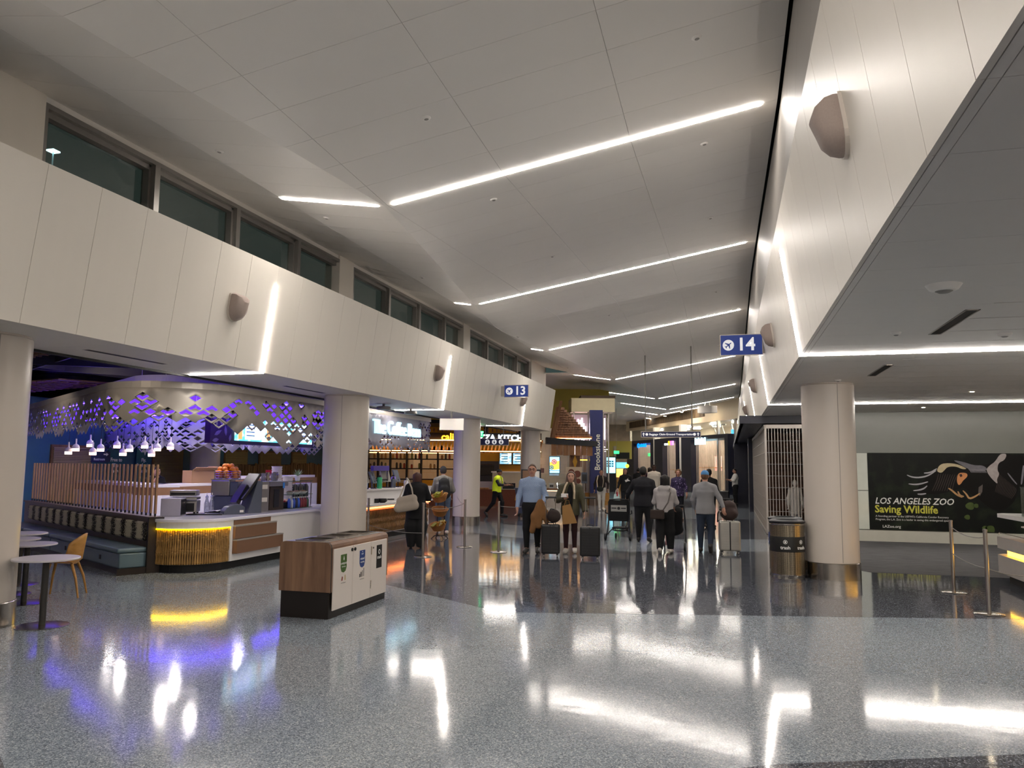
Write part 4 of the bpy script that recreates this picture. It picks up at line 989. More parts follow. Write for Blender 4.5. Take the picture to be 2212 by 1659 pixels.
# ================================================================ beam speakers and ceiling devices
m_spk = mat('taupe_speaker_cloth', '#a3948c', .7, var=.1, scale=80); m_spkw = mat('speaker_rim', '#cfc6bc', .4)
def speaker(y, side, lab, s=1.):
    z = 3.94
    if side == 'r': x = .877 - .147 * (z - 3.13); rz = R(-90); ry = math.atan(.147)
    else: x = -6.82 + .14 * (z - 3.13); rz = R(90); ry = math.atan(.14)
    t = thing('wall_speaker', lab, 'speaker', (x, y, z), rz, 'speakers on the beams')
    # D shaped shell: flat top, rounded bottom, bulging front (local +-: front is -Y local -> into the hall)
    prof = [(-.15, .17), (-.10, .185), (.10, .185), (.15, .17)] + [(.155 * math.cos(R(a)), -.02 + .17 * math.sin(R(a))) for a in range(0, -181, -15)]
    n = len(prof); vs = []; rings = [(1., 0.0), (1., .05), (.93, .10), (.7, .15), (.35, .175)]
    tilt = .145
    for sc, d in rings: vs += [(px * sc * s, -d * s - pz * tilt * s * 1.0 - .0, pz * sc * s) for px, pz in prof]
    fs = [(k * n + i, k * n + (i + 1) % n, (k + 1) * n + (i + 1) % n, (k + 1) * n + i) for k in range(len(rings) - 1) for i in range(n)] + [tuple((len(rings) - 1) * n + i for i in range(n))]
    MB().add(vs, fs).build('grille', m_spk, t, smooth=True)
    MB().add([(px * 1.06 * s, -dd - pz * tilt * s, pz * 1.06 * s) for dd in (-.01, .025) for px, pz in prof], [(i, (i + 1) % n, n + (i + 1) % n, n + i) for i in range(n)] + [tuple(range(n, 2 * n))]).build('rim', m_spkw, t)
for k, y in enumerate((5.28, 13.6, 22.0, 31.5)): speaker(y, 'r', 'taupe speaker on the right beam, %s to the camera' % ('nearest', 'second nearest', 'third nearest', 'farthest')[k], 1.0)
for k, y in enumerate((9.55, 17.6, 25.7)): speaker(y, 'l', 'taupe speaker on the left beam, %s to the camera' % ('nearest', 'second nearest', 'third nearest')[k], 1.)
def disc(x, y, z, r, lab, name='ceiling_sensor', cat='sensor', m=m_ceil, slope=0., h=.03):
    t = thing(name, lab, cat, (x, y, z), group='small round fittings in the ceilings'); t.rotation_euler.y = -slope
    MB().lathe([(r * .55, -h), (r * .8, -h * .75), (r, -.004), (r * 1.02, .0)], n=28).build('cover', m, t, smooth=True); MB().lathe([(r * .3, -h * 1.25), (r * .5, -h)], n=16).build('lens', m_grey, t, smooth=True)
CX_ = [(-3.35, 'middle'), (-.24, 'right'), (-6.15, 'left')]
for j, y in enumerate((8.3, 11.08, 15.2, 23.1, 30.9)):
    for x, nm in CX_:
        if nm == 'left': z, sl = zl(x), -math.atan(.153)
        else: z, sl = zr(x, y), math.atan(.179)
        disc(x, y, z + .002, .055, 'small round fitting in the %s row of the sloped ceiling, %s from the camera' % (nm, ('first', 'second', 'third', 'fourth', 'fifth')[j]), slope=sl, h=.02)
disc(1.59, 6.46, 3.132, .125, 'large round smoke detector in the low right ceiling', 'smoke_detector', 'detector', m_soffit, h=.05)
disc(1.68, 13.12, 3.132, .05, 'small round fitting above the right column', m=m_soffit); disc(2.75, 8.99, 3.135, .07, 'round detector beyond the first ceiling slot', m=m_soffit)
disc(1.67, 8.64, 3.132, .05, 'small round fitting beside the first ceiling slot', m=m_soffit)
for x, y, nm in ((2.07, 8.18, 'nearer'), (2.09, 12.0, 'farther')):
    t = thing('air_slot', 'black linear air slot in the low right ceiling, %s one' % nm, 'vent', (x, y, 3.13), group='air slots')
    MB().box(-.045, .045, -.64, .64, -.003, .0).build('slot', m_black, t)
    f = MB(); f.box(-.06, -.045, -.66, .66, -.006, 0); f.box(.045, .06, -.66, .66, -.006, 0); f.box(-.06, .06, -.66, -.64, -.006, 0); f.box(-.06, .06, .64, .66, -.006, 0); f.build('frame', m_satin, t)
for x, y, nm in ((-7.62, 8.6, 'nearer'), (-7.6, 13.1, 'farther')):
    t = thing('air_slot', 'black linear air slot in the left soffit, %s one' % nm, 'vent', (x, y, 3.13), group='air slots')
    MB().box(-.035, .035, -.7, .7, -.003, 0).build('slot', m_black, t); MB().box(-.05, .05, -.72, .72, -.0015, 0).build('frame', m_satin, t)
m_dl = emit('low_downlight', (1, .85, .6), 60)
for x, y, nm in ((4.21, 15.6, 'nearer'), (4.25, 19.42, 'farther'), (7.2, 15.6, 'far right'), (7.2, 19.4, 'rearmost right')):
    t = thing('downlight', 'lit recessed downlight in the low right ceiling, %s one' % nm, 'light', (x, y, 3.134), group='recessed downlights'); MB().lathe([(.035, -.006), (.06, -.004), (.062, 0)], n=20).build('rim', m_soffit, t); MB().lathe([(.03, -.009), (.034, -.007)], n=16).build('lens', m_dl, t)
for i, (x, y) in enumerate(((-7.6, 16.6), (-7.6, 18.2))):
    t = thing('sign_spotlight', 'dark drum spotlight under the left soffit, %s of the two' % ('first', 'second')[i], 'light', (x, y, 3.0), group='drum spotlights'); MB().lathe([(.14, 0), (.16, .02), (.16, .07), (.12, .08)], n=24).build('drum', m_grey, t, smooth=True); MB().cyl((0, 0, .08), (0, 0, .13), .03, n=10).build('stem', m_grey, t)
# ================================================================ pizza restaurant at the end of the left side
AN = math.atan2(.264, .965); EX = Vector((math.cos(AN), math.sin(AN), 0)); EY = Vector((-math.sin(AN), math.cos(AN), 0)); OO = Vector((-9.0, 32.95, 0))
def cp(x, y, z=0): return tuple(OO + EX * x + EY * y + Vector((0, 0, z)))
m_pyel = mat('mustard_wall', '#c8941c', .5, var=.05); m_ptile = mat('cream_wall_tile', '#d8c9ae', .35, var=.06); m_pwood = wood('cedar_slat', '#7a4f2b', '#b07a48', .5, (6, 6, 1.5))
m_brick = mat('red_brick_front', '#7d4a38', .8, var=.25, scale=20); m_shingle = wood('shingle_brown', '#5d3d26', '#8a6141', .6, (8, 8, 2))
wall_p = st('wall_pizza', MB().box(-8.2, .9, 0, .2, 0, 4.2), m_pyel, loc=cp(0, 3.2), rotz=AN)
# warm tiled kitchen niche
for r_ in range(5):
    for c_ in range(8):
        x0 = -4.6 + c_ * .3 + (.15 if r_ % 2 else 0)
        MB().box(x0, x0 + .292, -.03, 0, 1.1 + r_ * .3, 1.392 + r_ * .3).build('tile', m_ptile, wall_p)
MB().box(-7.9, -4.75, -.025, 0, .9, 2.9).build('tile_field', m_ptile, wall_p)
oven = thing('pizza_oven', 'dark steel pizza oven set in the mustard wall', 'oven', cp(-1.1, 2.9), AN)
MB().box(-.45, .45, -.5, .2, 0, 1.02).build('stand', m_satin, oven); MB().box(-.5, .5, -.55, .25, 1.02, 1.95).build('body', m_dark, oven); MB().box(-.4, .3, -.58, -.55, 1.3, 1.75).build('door', m_black, oven, bevel=.02); MB().cyl((-.38, -.62, 1.8), (.28, -.62, 1.8), .015, n=8).build('handle', m_chrome, oven)
stn = thing('steel_rack', 'steel counter rack below the pizza oven hood', 'rack', cp(-2.2, 2.6), AN)
for z in (.2, .55, .9): MB().box(-.45, .45, -.3, .3, z, z + .03).build('shelf', m_satin, stn)
for sx in (-.43, .43):
    for sy in (-.28, .28): MB().box(sx - .015, sx + .015, sy - .015, sy + .015, 0, 1.4).build('post', m_satin, stn)
hd = thing('restaurant_sign', 'dark header with yellow and white lit letters of the pizza restaurant', 'sign', cp(-1.2, -.3, 2.86), AN)
MB().box(-5.0, 2.45, 0, .15, -.12, .28).build('header', mat('header_brown', '#2a1d14', .6), hd)
m_ly = emit('yellow_letter', (1, .5, .02), 3.2); m_lwt = emit('white_letter', (.7, .9, 1), 3.5)
text('lettering', 'california', .42, m_ly, hd, (-1.85, -.03, .09), (R(90), 0, 0), .02, 'LEFT', .008)
text('lettering', 'PIZZA KITCHEN', .36, m_lwt, hd, (-.52, -.03, .06), (R(90), 0, 0), .02, 'LEFT', .01, 1.02)
slw = thing('slat_awning', 'slanted cedar slat awning below the pizza restaurant letters', 'awning', cp(-1.2, -.25, 2.3), AN)
MB().box(-5.0, 2.45, .9, 1.0, .0, .1).build('rear_beam', m_pwood, slw)
MB().box(-5.0, 2.45, -.12, -.08, .5, .53).build('warm_light_line', emit('added_awning_light', (1, .55, .2), 10), slw); MB().box(-5.0, 2.45, .5, .54, .05, .08).build('warm_light_line', emit('added_awning_light', (1, .55, .2), 10), slw)  # both warm strips are added to brighten the slats
for k in range(46):
    x = -4.95 + k * .162; MB().hexa([(x, .0 + .9, .0), (x + .06, .9, .0), (x + .06, 1.0, .0), (x, 1.0, .0), (x + .12, -.05, .46), (x + .18, -.05, .46), (x + .18, .02, .56), (x + .12, .02, .56)]).build('slat', m_pwood, slw)
for k in range(40):
    x = -4.9 + k * .18; MB().box(x, x + .06, -.02, .04, .88, 1.02).build('upper_slat', m_pwood, slw)
m_scr2 = screen_mat('pizza_menu_screen', '#7fb2cf', '#e8ecd9', 1.3)
for k, x in enumerate((-.3, .32)):
    s_ = thing('menu_screen', 'lit menu screen above the pizza counter, %s of the pair' % ('left', 'right')[k], 'screen', cp(x, 2.95, 1.8), AN, 'pizza menu screens'); MB().box(-.3, .3, 0, .06, 0, .62).build('frame', m_dark, s_); MB().box(-.27, .27, -.006, 0, .03, .59).build('display', m_scr2, s_)
    for z in (.12, .24, .36, .48): MB().box(-.2, .1, -.008, -.006, z, z + .04).build('line', m_scrink, s_)
pc = thing('pizza_counter', 'cream fronted pizza counter with red brick base', 'counter', cp(-.1, .2), AN)
MB().box(-4.6, 1.1, 0, .6, 0, .72).build('brick_base', m_brick, pc); MB().box(-4.6, -.9, -.03, .65, .72, .78).build('wood_top', m_pwood, pc); MB().box(-.75, 1.1, -.02, .6, .72, 1.45).build('cream_front', mat('cream_panel', '#d5c8ad', .4), pc); MB().box(-.8, 1.15, -.06, .66, 1.45, 1.5).build('stone_top', m_white, pc)
MB().box(-.3, .25, -.035, -.02, .75, 1.0).build('hatch', m_dark, pc)
shf = thing('pantry_shelf', 'black framed open pantry shelf glowing warm behind the shoppers in the queue', 'shelf', cp(-4.55, 1.6), AN)
for z in (1.08, 1.55, 1.98, 2.35): MB().box(-1.95, 1.95, -.15, .15, z, z + .05).build('board', m_black, shf)
for x in (-1.95, -1.5, -.95, -.2, .45, 1.2, 1.95): MB().box(x - .035, x + .035, -.15, .15, 0, 2.4).build('upright', m_black, shf)
MB().box(-1.9, 1.9, -.02, .02, 2.28, 2.3).build('warm_light_line', emit('warm_shelf_light', (1, .55, .2), 9), shf)
rj = random.Random(8); jars = [mat('jar_%d' % i, c, .3) for i, c in enumerate(('#7a4a22', '#34322e', '#6d6f3a', '#a67a3c', '#8c2f22'))]
x = -1.85
while x < 1.9:
    for z in (1.6, 2.03):
        if rj.random() < .7 and min(abs(x - u) for u in (-1.95, -1.5, -.95, -.2, .45, 1.2, 1.95)) > .09:
            jc = rj.randrange(5); t = thing('jar', 'small %s storage jar on the %s board of the black pantry shelf' % (('brown', 'black', 'olive', 'amber', 'red')[jc], 'lower' if z < 1.8 else 'upper'), 'jar', cp(-4.55 + x, 1.6, z), AN, 'jars on the pantry shelf'); h = .12 + rj.random() * .12
            MB().lathe([(.045, 0), (.05, .01), (.05, h), (.03, h + .03)], n=10).build('body', jars[jc], t, smooth=True); MB().lathe([(.034, h + .03), (.034, h + .05)], n=10).build('lid', m_dark, t, smooth=True)
    x += .17
for k in range(7):
    t = thing('black_pot', 'dark pot with a round lid on top of the pantry shelf', 'pot', cp(-4.7 + k * .3, 1.6, 2.4), AN, 'pots on the pantry shelf'); MB().lathe([(.08, 0), (.1, .02), (.1, .1 + .03 * (k % 3)), (.06, .16 + .03 * (k % 3))], n=14).build('body', m_dark, t, smooth=True); MB().ball((0, 0, .18 + .03 * (k % 3)), .02, 8, 6).build('knob', m_dark, t)
m_kl = emit('kitchen_lamp', (1, .62, .3), 90)
for i, (x, y) in enumerate(((-5.6, 2.2), (-4.0, 2.4), (-2.6, 2.4), (-1.2, 1.8), (.3, 1.8), (1.9, 1.0))):
    t = thing('kitchen_downlight', 'round warm downlight over the pizza kitchen', 'light', cp(x, y, 3.0), AN, 'warm kitchen downlights'); MB().lathe([(.07, 0), (.11, .02), (.11, .6)], n=18).build('can', m_black, t); MB().lathe([(.06, -.006), (.065, 0)], n=16).build('lens', m_kl, t)
st('ceiling_pizza', MB().box(-8.2, 1.0, -.2, 5, 3.55, 3.7), m_black, loc=cp(0, 0), rotz=AN)
# white tile wall with poster screen and food display
wall_t = st('wall_tile', MB().box(1.15, 2.45, 0, .2, 0, 2.75), m_ptile, loc=cp(0, .9), rotz=AN)
for r_ in range(9):
    for c_ in range(4):
        x0 = 1.15 + c_ * .34 + (.17 if r_ % 2 else 0); x1 = min(x0 + .332, 2.45)
        MB().box(x0, x1, -.02, 0, r_ * .3 + .02, r_ * .3 + .312).build('tile', mat('white_wall_tile', '#e6d9c6', .3), wall_t)
ps = thing('poster_screen', 'bright upright poster screen showing pizzas on blue and yellow', 'screen', cp(1.88, .86, 1.42), AN)
MB().box(-.24, .24, -.05, 0, 0, .76).build('frame', mat('cyan_frame', '#4a9fc4', .4), ps)
MB().box(-.21, .21, -.055, -.05, .03, .73).build('display', emit('pizza_sky', '#9ed3f2', 1.6), ps)
MB().prism_y([(-.21, .2), (.0, .16), (.21, .2), (.21, .56), (-.21, .5)], -.058, -.055).build('yellow_swoosh', emit('pizza_yellow', '#f0bb4a', 1.4), ps)
for (x, z, r_, c_) in ((-.02, .52, .12, '#b5696a'), (-.13, .27, .1, '#4c7a6d')):
    d_ = MB().cyl((x, -.058, z), (x, -.062, z), r_, n=20).build('pizza', emit('pz' + c_, c_, 1.0), ps)
    for j in range(6): MB().cyl((x + r_ * .55 * math.cos(j), -.062, z + r_ * .55 * math.sin(j)), (x + r_ * .55 * math.cos(j), -.064, z + r_ * .55 * math.sin(j)), r_ * .16, n=8).build('topping', emit('pz_top', '#eadfd0', 1.0), d_)
MB().box(-.21, .21, -.06, -.055, .12, .14).build('blue_line', emit('pz_blue', '#3c7fb8', 1.0), ps)
t = thing('wall_plaque', 'small square plaque on the white tile wall', 'plaque', cp(1.32, .87, 1.55), AN); MB().box(-.09, .09, -.02, 0, -.09, .09).build('plate', mat('plaque_mauve', '#7d6060', .5), t); MB().box(-.1, .1, -.01, 0, -.1, .1).build('frame', m_dark, t)
fd = thing('food_display', 'glass fronted food display counter in front of the white tiles', 'display counter', cp(1.85, -.4), AN)
MB().box(-.75, .6, 0, .6, 0, .75).build('body', m_satin, fd); MB().box(-.78, .63, -.04, .62, .75, .80).build('ledge', mat('warm_wood_ledge', '#8a5a36', .5), fd); MB().box(-.7, .5, -.01, .0, .69, .71).build('warm_light_line', m_kw, fd)
vs = [(.0, .8), (.02, 1.05), (.18, 1.3), (.5, 1.42), (.55, 1.42), (.55, .8)]
for x in (-.7, .55): MB().add([(x, y, z) for y, z in vs], [tuple(range(6))]).build('side_pane', m_clear, fd)
MB().add([(x, y, z) for x in (-.7, .55) for y, z in vs[:4]], [(i, i + 1, i + 5, i + 4) for i in range(3)]).build('curved_pane', m_clear, fd)
for k in range(3):
    t = thing('lunch_box', 'white packed lunch box in the glass food display', 'box', cp(1.4 + .3 * k, -.05, .8), AN, 'boxes in the food display'); MB().box(-.1, .1, -.1, .1, 0, .22).build('carton', m_white, t); MB().box(-.08, .08, -.105, -.1, .05, .15).build('label', m_dark, t)
# wooden gable hut
hut = thing('wood_gable', 'brown shingled gable with crossed posts and dark fascia at the restaurant corner', 'roof', cp(2.4, -.1, 2.2), AN)
MB().hexa([(-.95, -.2, .50), (1.25, -.35, .40), (1.25, .6, .40), (-.95, .6, .50), (-.95, -.2, .78), (1.25, -.35, .62), (1.25, .6, .62), (-.95, .6, .78)]).build('dark_fascia', m_dark, hut)
# shingle courses on the triangular roof
for r_ in range(15):
    z0 = .72 + r_ * .105; x0 = -.62 + r_ * .027; x1 = 1.05 - r_ * .098
    if x1 - x0 < .1: break
    n = max(1, int((x1 - x0) / .11)); mbx = MB()
    for c_ in range(n):
        a = x0 + (x1 - x0) * c_ / n; b = a + (x1 - x0) / n - .006
        mbx.hexa([(a, -.12 + r_ * .02, z0), (b, -.12 + r_ * .02, z0), (b, .0 + r_ * .02, z0), (a, .0 + r_ * .02, z0), (a, -.07 + r_ * .02, z0 + .12), (b, -.07 + r_ * .02, z0 + .12), (b, .02 + r_ * .02, z0 + .12), (a, .02 + r_ * .02, z0 + .12)])
    tag(mbx.build('shingle_course', m_shingle, hut), kind='stuff')
MB().hexa([(-.72, -.25, .75), (-.58, -.25, .75), (-.58, -.1, .75), (-.72, -.1, .75), (-.36, -.25, 2.35), (-.24, -.25, 2.35), (-.24, -.1, 2.35), (-.36, -.1, 2.35)]).build('leaning_post', m_pwood, hut)
MB().hexa([(-.78, -.1, .75), (-.64, -.1, .75), (-.64, .05, .75), (-.78, .05, .75), (-.5, -.1, 2.1), (-.4, -.1, 2.1), (-.4, .05, 2.1), (-.5, .05, 2.1)]).build('leaning_post', m_pwood, hut)
for k in range(7):
    x = -.72 + k * .255; MB().box(x, x + .24, -.18 - .01 * (k % 2), -.12, .0 + .02 * (k % 2), .50 - .01 * k).build('fascia_board', m_pwood, hut)
MB().box(-.7, 1.0, -.15, -.08, .72, .75).build('warm_light_line', emit('gable_light', (1, .5, .15), 10), hut)
pil = thing('wood_pillar', 'brown wooden pillar with a yellow diamond below the gable', 'pillar', cp(2.72, .2), AN)
MB().box(-.22, .22, -.2, .2, 0, 2.25).build('shaft', m_shingle, pil); MB().prism_y([(0, 1.62), (.1, 1.95), (0, 2.25), (-.1, 1.95)], -.215, -.2).build('diamond', m_pyel, pil); MB().box(-.15, .2, -.21, -.2, 1.2, 1.42).build('recess', m_black, pil)
# upper wall, with its yellow light put into the base colour
st('wall_yellow', MB().box(-2, 3.5, 0, .2, 3.7, 6.3), mat('olive_yellow_wall', '#b3a34c', .6, var=.04), loc=cp(1.5, 6.5), rotz=AN)

# ================================================================ navy shop pillar and glass shop
m_bnavy = mat('brand_navy', '#1e2559', .35); m_pinkw = emit('pink_white_tube', (1, .82, .95), 6)
bk = thing('pillar_sign', 'tall navy pillar sign with vertical white shop name', 'sign', (-5.76, 35.56, 0), AN)
MB().box(-.29, .29, -.1, .35, .55, 4.3).build('pillar', m_bnavy, bk); MB().box(-.3, .3, -.08, .36, 0, .55).build('foot', m_bwood, bk)
text('lettering', 'Brookstone', .34, mat('silver_letter', '#b9b4a4', .4, em='#b9b4a4', ems=.25), bk, (.05, -.115, 2.39), (R(90), R(-90), 0), .006, bold=.004)
gs = thing('glass_shop', 'glass fronted shop with pale soffit box and hanging tube lights beside the navy pillar', 'shop', (-6.45, 36.0, 0), AN)
MB().box(-.55, 1.45, -.25, 1.6, 4.25, 4.88).build('soffit_box', mat('beige_soffit', '#c9bd9a', .5), gs); MB().box(-.1, 1.5, -.1, 1.4, 4.88, 5.02).build('soffit_cap', mat('brown_cap', '#4a3826', .6), gs)
for x in (-.42, .24, .94, 1.18): MB().box(x - .03, x + .03, -.05, .02, 0, 4.25).build('mullion', m_satin, gs)
for a, b in ((-.39, .21), (.97, 1.15)):
    MB().box(a, b, -.02, -.01, .6, 4.2).build('pane', m_clear, gs)
MB().box(-.45, 1.2, .9, 1.0, .0, 4.2).build('back_panel', mat('pink_grey_back', '#b79fa3', .6), gs)
MB().box(-.45, 1.2, -.1, .0, 0, .55).build('wood_base', m_oak, gs)
for k, (x, z0, z1) in enumerate(((-.36, 2.2, 3.6), (-.26, 2.95, 3.8), (-.17, 2.6, 3.95), (-.08, 3.2, 3.9), (.0, 2.5, 4.0), (.09, 2.9, 3.75), (.16, 3.1, 3.6), (1.05, 3.0, 4.0))): MB().cyl((x, .35 + .1 * (k % 3), z0), (x, .35 + .1 * (k % 3), z1), .035, n=10).build('tube_light', m_pinkw, gs)
for k in range(9): MB().box(-.4 + .07 * k, -.375 + .07 * k, .5, .56, .6, 2.4).build('timber_slat', m_pwood if k % 3 else m_white, gs)
MB().box(-.38, .22, .2, .24, 2.02, 2.06).build('amber_line', m_kyel, gs)

# ================================================================ angled glazed shop fronts closing the corridor
FX, FY = -7.97, 68.9; FD = Vector((.4629, -.8864)); FA = math.atan2(FD.y, FD.x)
def fp(x, y, z=0): return (FX + FD.x * x - FD.y * y, FY + FD.y * x + FD.x * y, z)
fa = thing('storefront', 'angled row of glazed shop fronts with navy portals closing the corridor', 'shop front', (FX, FY, 0), FA)
m_beige = mat('beige_fascia', '#d6c4a8', .5, var=.03); m_bslat = wood('brown_slat_band', '#4c3b2a', '#7c6549', .6, (30, 1, 1)); m_glow2 = mat('shop_interior', '#b3a493', .7, var=.35, scale=2)
MB().box(-1.6, 18.8, 0, .3, 4.88, 5.1).build('lower_fascia', m_beige, fa); MB().box(-1.6, 18.8, .02, .3, 5.1, 8.0).build('upper_fascia', m_beige, fa)
for k in range(66): MB().box(-.7 + k * .2225, -.55 + k * .2225, -.03, .02, 5.1 + .003 * k, 5.62 + .004 * k).build('band_slat', m_bslat, fa)
for (a, b) in ((-.07, 5.67), (6.04, 10.53), (11.09, 18.17)):
    MB().box(a, b, -.5, .1, 3.68, 3.93).build('portal_head', m_navy, fa); MB().box(a, a + 1.6, -.5, .1, 0, 3.68).build('portal_jamb', m_navy, fa); MB().box(b - .45, b, -.5, .1, 0, 3.68).build('portal_jamb', m_navy, fa)
for x in (5.86, 10.8): MB().box(x - .16, x + .16, -.45, .05, .3, 4.88).build('white_post', m_white, fa)
for x in (-.4, 16.0, 18.4): MB().box(x - .1, x + .1, -.12, .05, 0, 4.88).build('steel_post', m_rod, fa)
for (a, b) in ((1.55, 5.2), (7.66, 10.06), (12.7, 15.88), (16.12, 17.7)):
    n = int((b - a) / .2)
    MB().box(a, b, -.1, -.05, 3.55, 3.68).build('grille_track', m_rod, fa)
    for k in range(n + 1): MB().box(a + (b - a) * k / n - .01, a + (b - a) * k / n + .01, -.09, -.06, .05, 3.56).build('grille_rod', m_rod, fa)
for (a, b) in ((-.3, 5.68), (6.05, 10.6), (11.0, 15.9), (16.1, 18.3)): MB().box(a, b, -.01, .0, 3.95, 4.86).build('transom_pane', m_clear, fa)
MB().box(-.6, 18.8, 4.6, 4.7, 0, 4.9).build('interior_back_wall', m_glow2, fa); MB().box(-.6, 18.8, .1, 4.7, 4.9, 4.95).build('interior_ceiling', m_white, fa); MB().box(18.7, 18.8, .1, 4.7, 0, 4.9).build('interior_side_wall', m_glow2, fa)
m_shl = emit('shop_lamp', (1, .87, .7), 90)
for (x, y) in ((2.2, 1.6), (3.9, 3.2), (7.6, 1.6), (9.4, 3.2), (12.6, 1.4), (14.4, 2.4), (15.8, 1.4), (17.2, 2.4), (15.0, 3.6), (5.6, 3.4), (17.6, 1.2), (11.2, 2.2)): MB().box(x - .22, x + .22, y - .22, y + .22, 4.83, 4.9).build('ceiling_lamp', m_shl, fa)
for x in (12.6, 13.8, 15.2, 16.6, 17.5): MB().tube([(x, 1.6, 4.0), (x, 1.4, 4.5), (x + .3, 1.2, 4.75), (x + .9, 1.2, 4.72)], .05, 8).build('curved_rail', m_white, fa)
MB().box(16.2, 18.2, .8, 1.0, 3.97, 4.3).build('blue_light_box', emit('azure_box', (.05, .4, 1), 2), fa)
MB().box(15.4, 18.2, 2.4, 3.2, 2.3, 2.38).build('display_shelf', m_oak, fa); MB().box(12.0, 18.2, 2.4, 3.2, 1.1, 1.18).build('display_shelf', m_oak, fa); MB().box(1.8, 5.2, 2.4, 3.2, 1.5, 1.57).build('display_shelf', m_oak, fa); MB().box(7.5, 10.2, 2.4, 3.2, 1.7, 1.77).build('display_shelf', m_oak, fa)
MB().box(1.6, 5.2, 3.6, 3.65, .8, 1.5).build('warm_panel', emit('warm_panel', (1, .5, .25), 1.2), fa); MB().box(8.9, 10.0, 3.2, 3.25, 1.5, 2.6).build('pink_panel', emit('pink_panel', (1, .45, .38), .8), fa)
for x, z, w_, h_ in ((3.9, 2.75, .6, .25), (17.8, 2.75, .2, .55)): MB().box(x - w_ / 2, x + w_ / 2, -.04, 0, z - h_ / 2, z + h_ / 2).build('green_exit_light', emit('exit_green', (.05, 1, .25), 1.4), fa)
# glowing shop names: blocks of the lit letters, too soft to read in the photograph
s1 = thing('shop_name_light', 'saturated blue glowing shop name over the first portal', 'sign', fp(3.5, -.55, 3.5), FA)
m_bl2 = emit('blue_name', (0, .18, 1), 2)
MB().tube([(-.75 + .2 * math.cos(R(a)), 0, .16 * math.sin(R(a))) for a in range(0, 361, 30)], .04, 6).build('ring_letter', m_bl2, s1)
for k in range(6): MB().box(-.42 + k * .24, -.26 + k * .24, -.03, .03, -.13, .14 if k % 2 else .08).build('letter_block', m_bl2, s1)
s2 = thing('shop_name_light', 'white and rainbow glowing shop name over the second portal', 'sign', fp(9.0, -.55, 3.5), FA)
for k, c_ in enumerate(((.8, .95, 1), (.8, .95, 1), (.8, .95, 1), (1, .7, 0), (1, .15, .1), (.7, .1, 1), (.6, .2, 1))): MB().box(-.8 + k * .24, -.61 + k * .24, -.03, .03, -.1, .05 if k < 3 else .2).build('letter_block', emit('name_%d' % k, c_, 2), s2)
s3 = thing('shop_name_light', 'icy white glowing shop name over the widest portal', 'sign', fp(14.3, -.55, 3.55), FA)
for k in range(7): MB().box(-.8 + k * .24, -.64 + k * .24, -.03, .03, -.24, .24 - .07 * (k % 2)).build('letter_block', emit('icy_name', (.55, .85, 1), 1.6), s3)
m_fsp = emit('facade_spot', (1, .85, .62), 420)
for i, x in enumerate((.6, 3.2, 6.5, 9.6, 12.6, 15.6)):
    q = fp(x, -1.1); t = thing('facade_spotlight', 'small ceiling spotlight washing the beige wall over the shop fronts, %s from the left' % ('first', 'second', 'third', 'fourth', 'fifth', 'sixth')[i], 'light', (q[0], q[1], max(zr(q[0], q[1]), zl(q[0])) - .1), FA, 'spotlights before the shop fronts'); MB().lathe([(.1, .0), (.12, .02), (.12, .1)], n=18).build('can', m_soffit, t); MB().lathe([(.08, -.008), (.085, 0)], n=16).build('lens', m_fsp, t)
def tshirt(x, z, lab, m, y=1.2, s=1.25):
    t = thing('display_shirt', lab, 'shirt', fp(x, y, z), FA)
    MB().prism_y([(s * a, s * b) for a, b in ((-.25, 0), (.25, 0), (.26, .55), (.42, .42), (.5, .55), (.28, .78), (.1, .82), (0, .77), (-.1, .82), (-.28, .78), (-.5, .55), (-.42, .42), (-.26, .55))], -.08, .08).build('cloth', m, t, bevel=.03); MB().prism_y([(s * a, s * b) for a, b in ((-.2, .45), (.2, .45), (.2, .53), (-.2, .53))], -.085, -.08).build('chest_print', m_grey, t); MB().cyl((0, 0, s * .78), (0, 0, 4.85 - z), .008, n=6).build('hanger', m_satin, t)
tshirt(16.6, 1.45, 'white shirt displayed in the widest shop front', m_white); tshirt(17.6, 1.5, 'dark shirt with orange print in the widest shop front', m_dark, 1.9)
for k in range(12):
    t = thing('shop_goods', 'small folded good on the lower display shelf of the widest shop', 'goods', fp(12.3 + .48 * k, 2.8, 1.18), FA, 'goods on the far shop shelf'); MB().box(-.16, .16, -.2, .2, 0, .2 + .1 * (k % 3)).build('stack', mat('goods_%d' % (k % 4), ('#b0563a', '#c9c3b6', '#5a5148', '#8a6a44')[k % 4], .7), t, bevel=.01)
cc = thing('ceiling_box', 'grey box unit hung on rods from the ceiling by the shop fronts', 'projector', (-1.16, 49.35, 5.05), FA + .5); MB().box(-.5, .5, -.3, .3, 0, .42).build('body', m_soffit, cc)
for sx in (-.2, .2): MB().cyl((sx, 0, .42), (sx * .6, 0, zr(-1.16, 49.35) - 5.05), .025, n=8).build('rod', m_grey, cc)

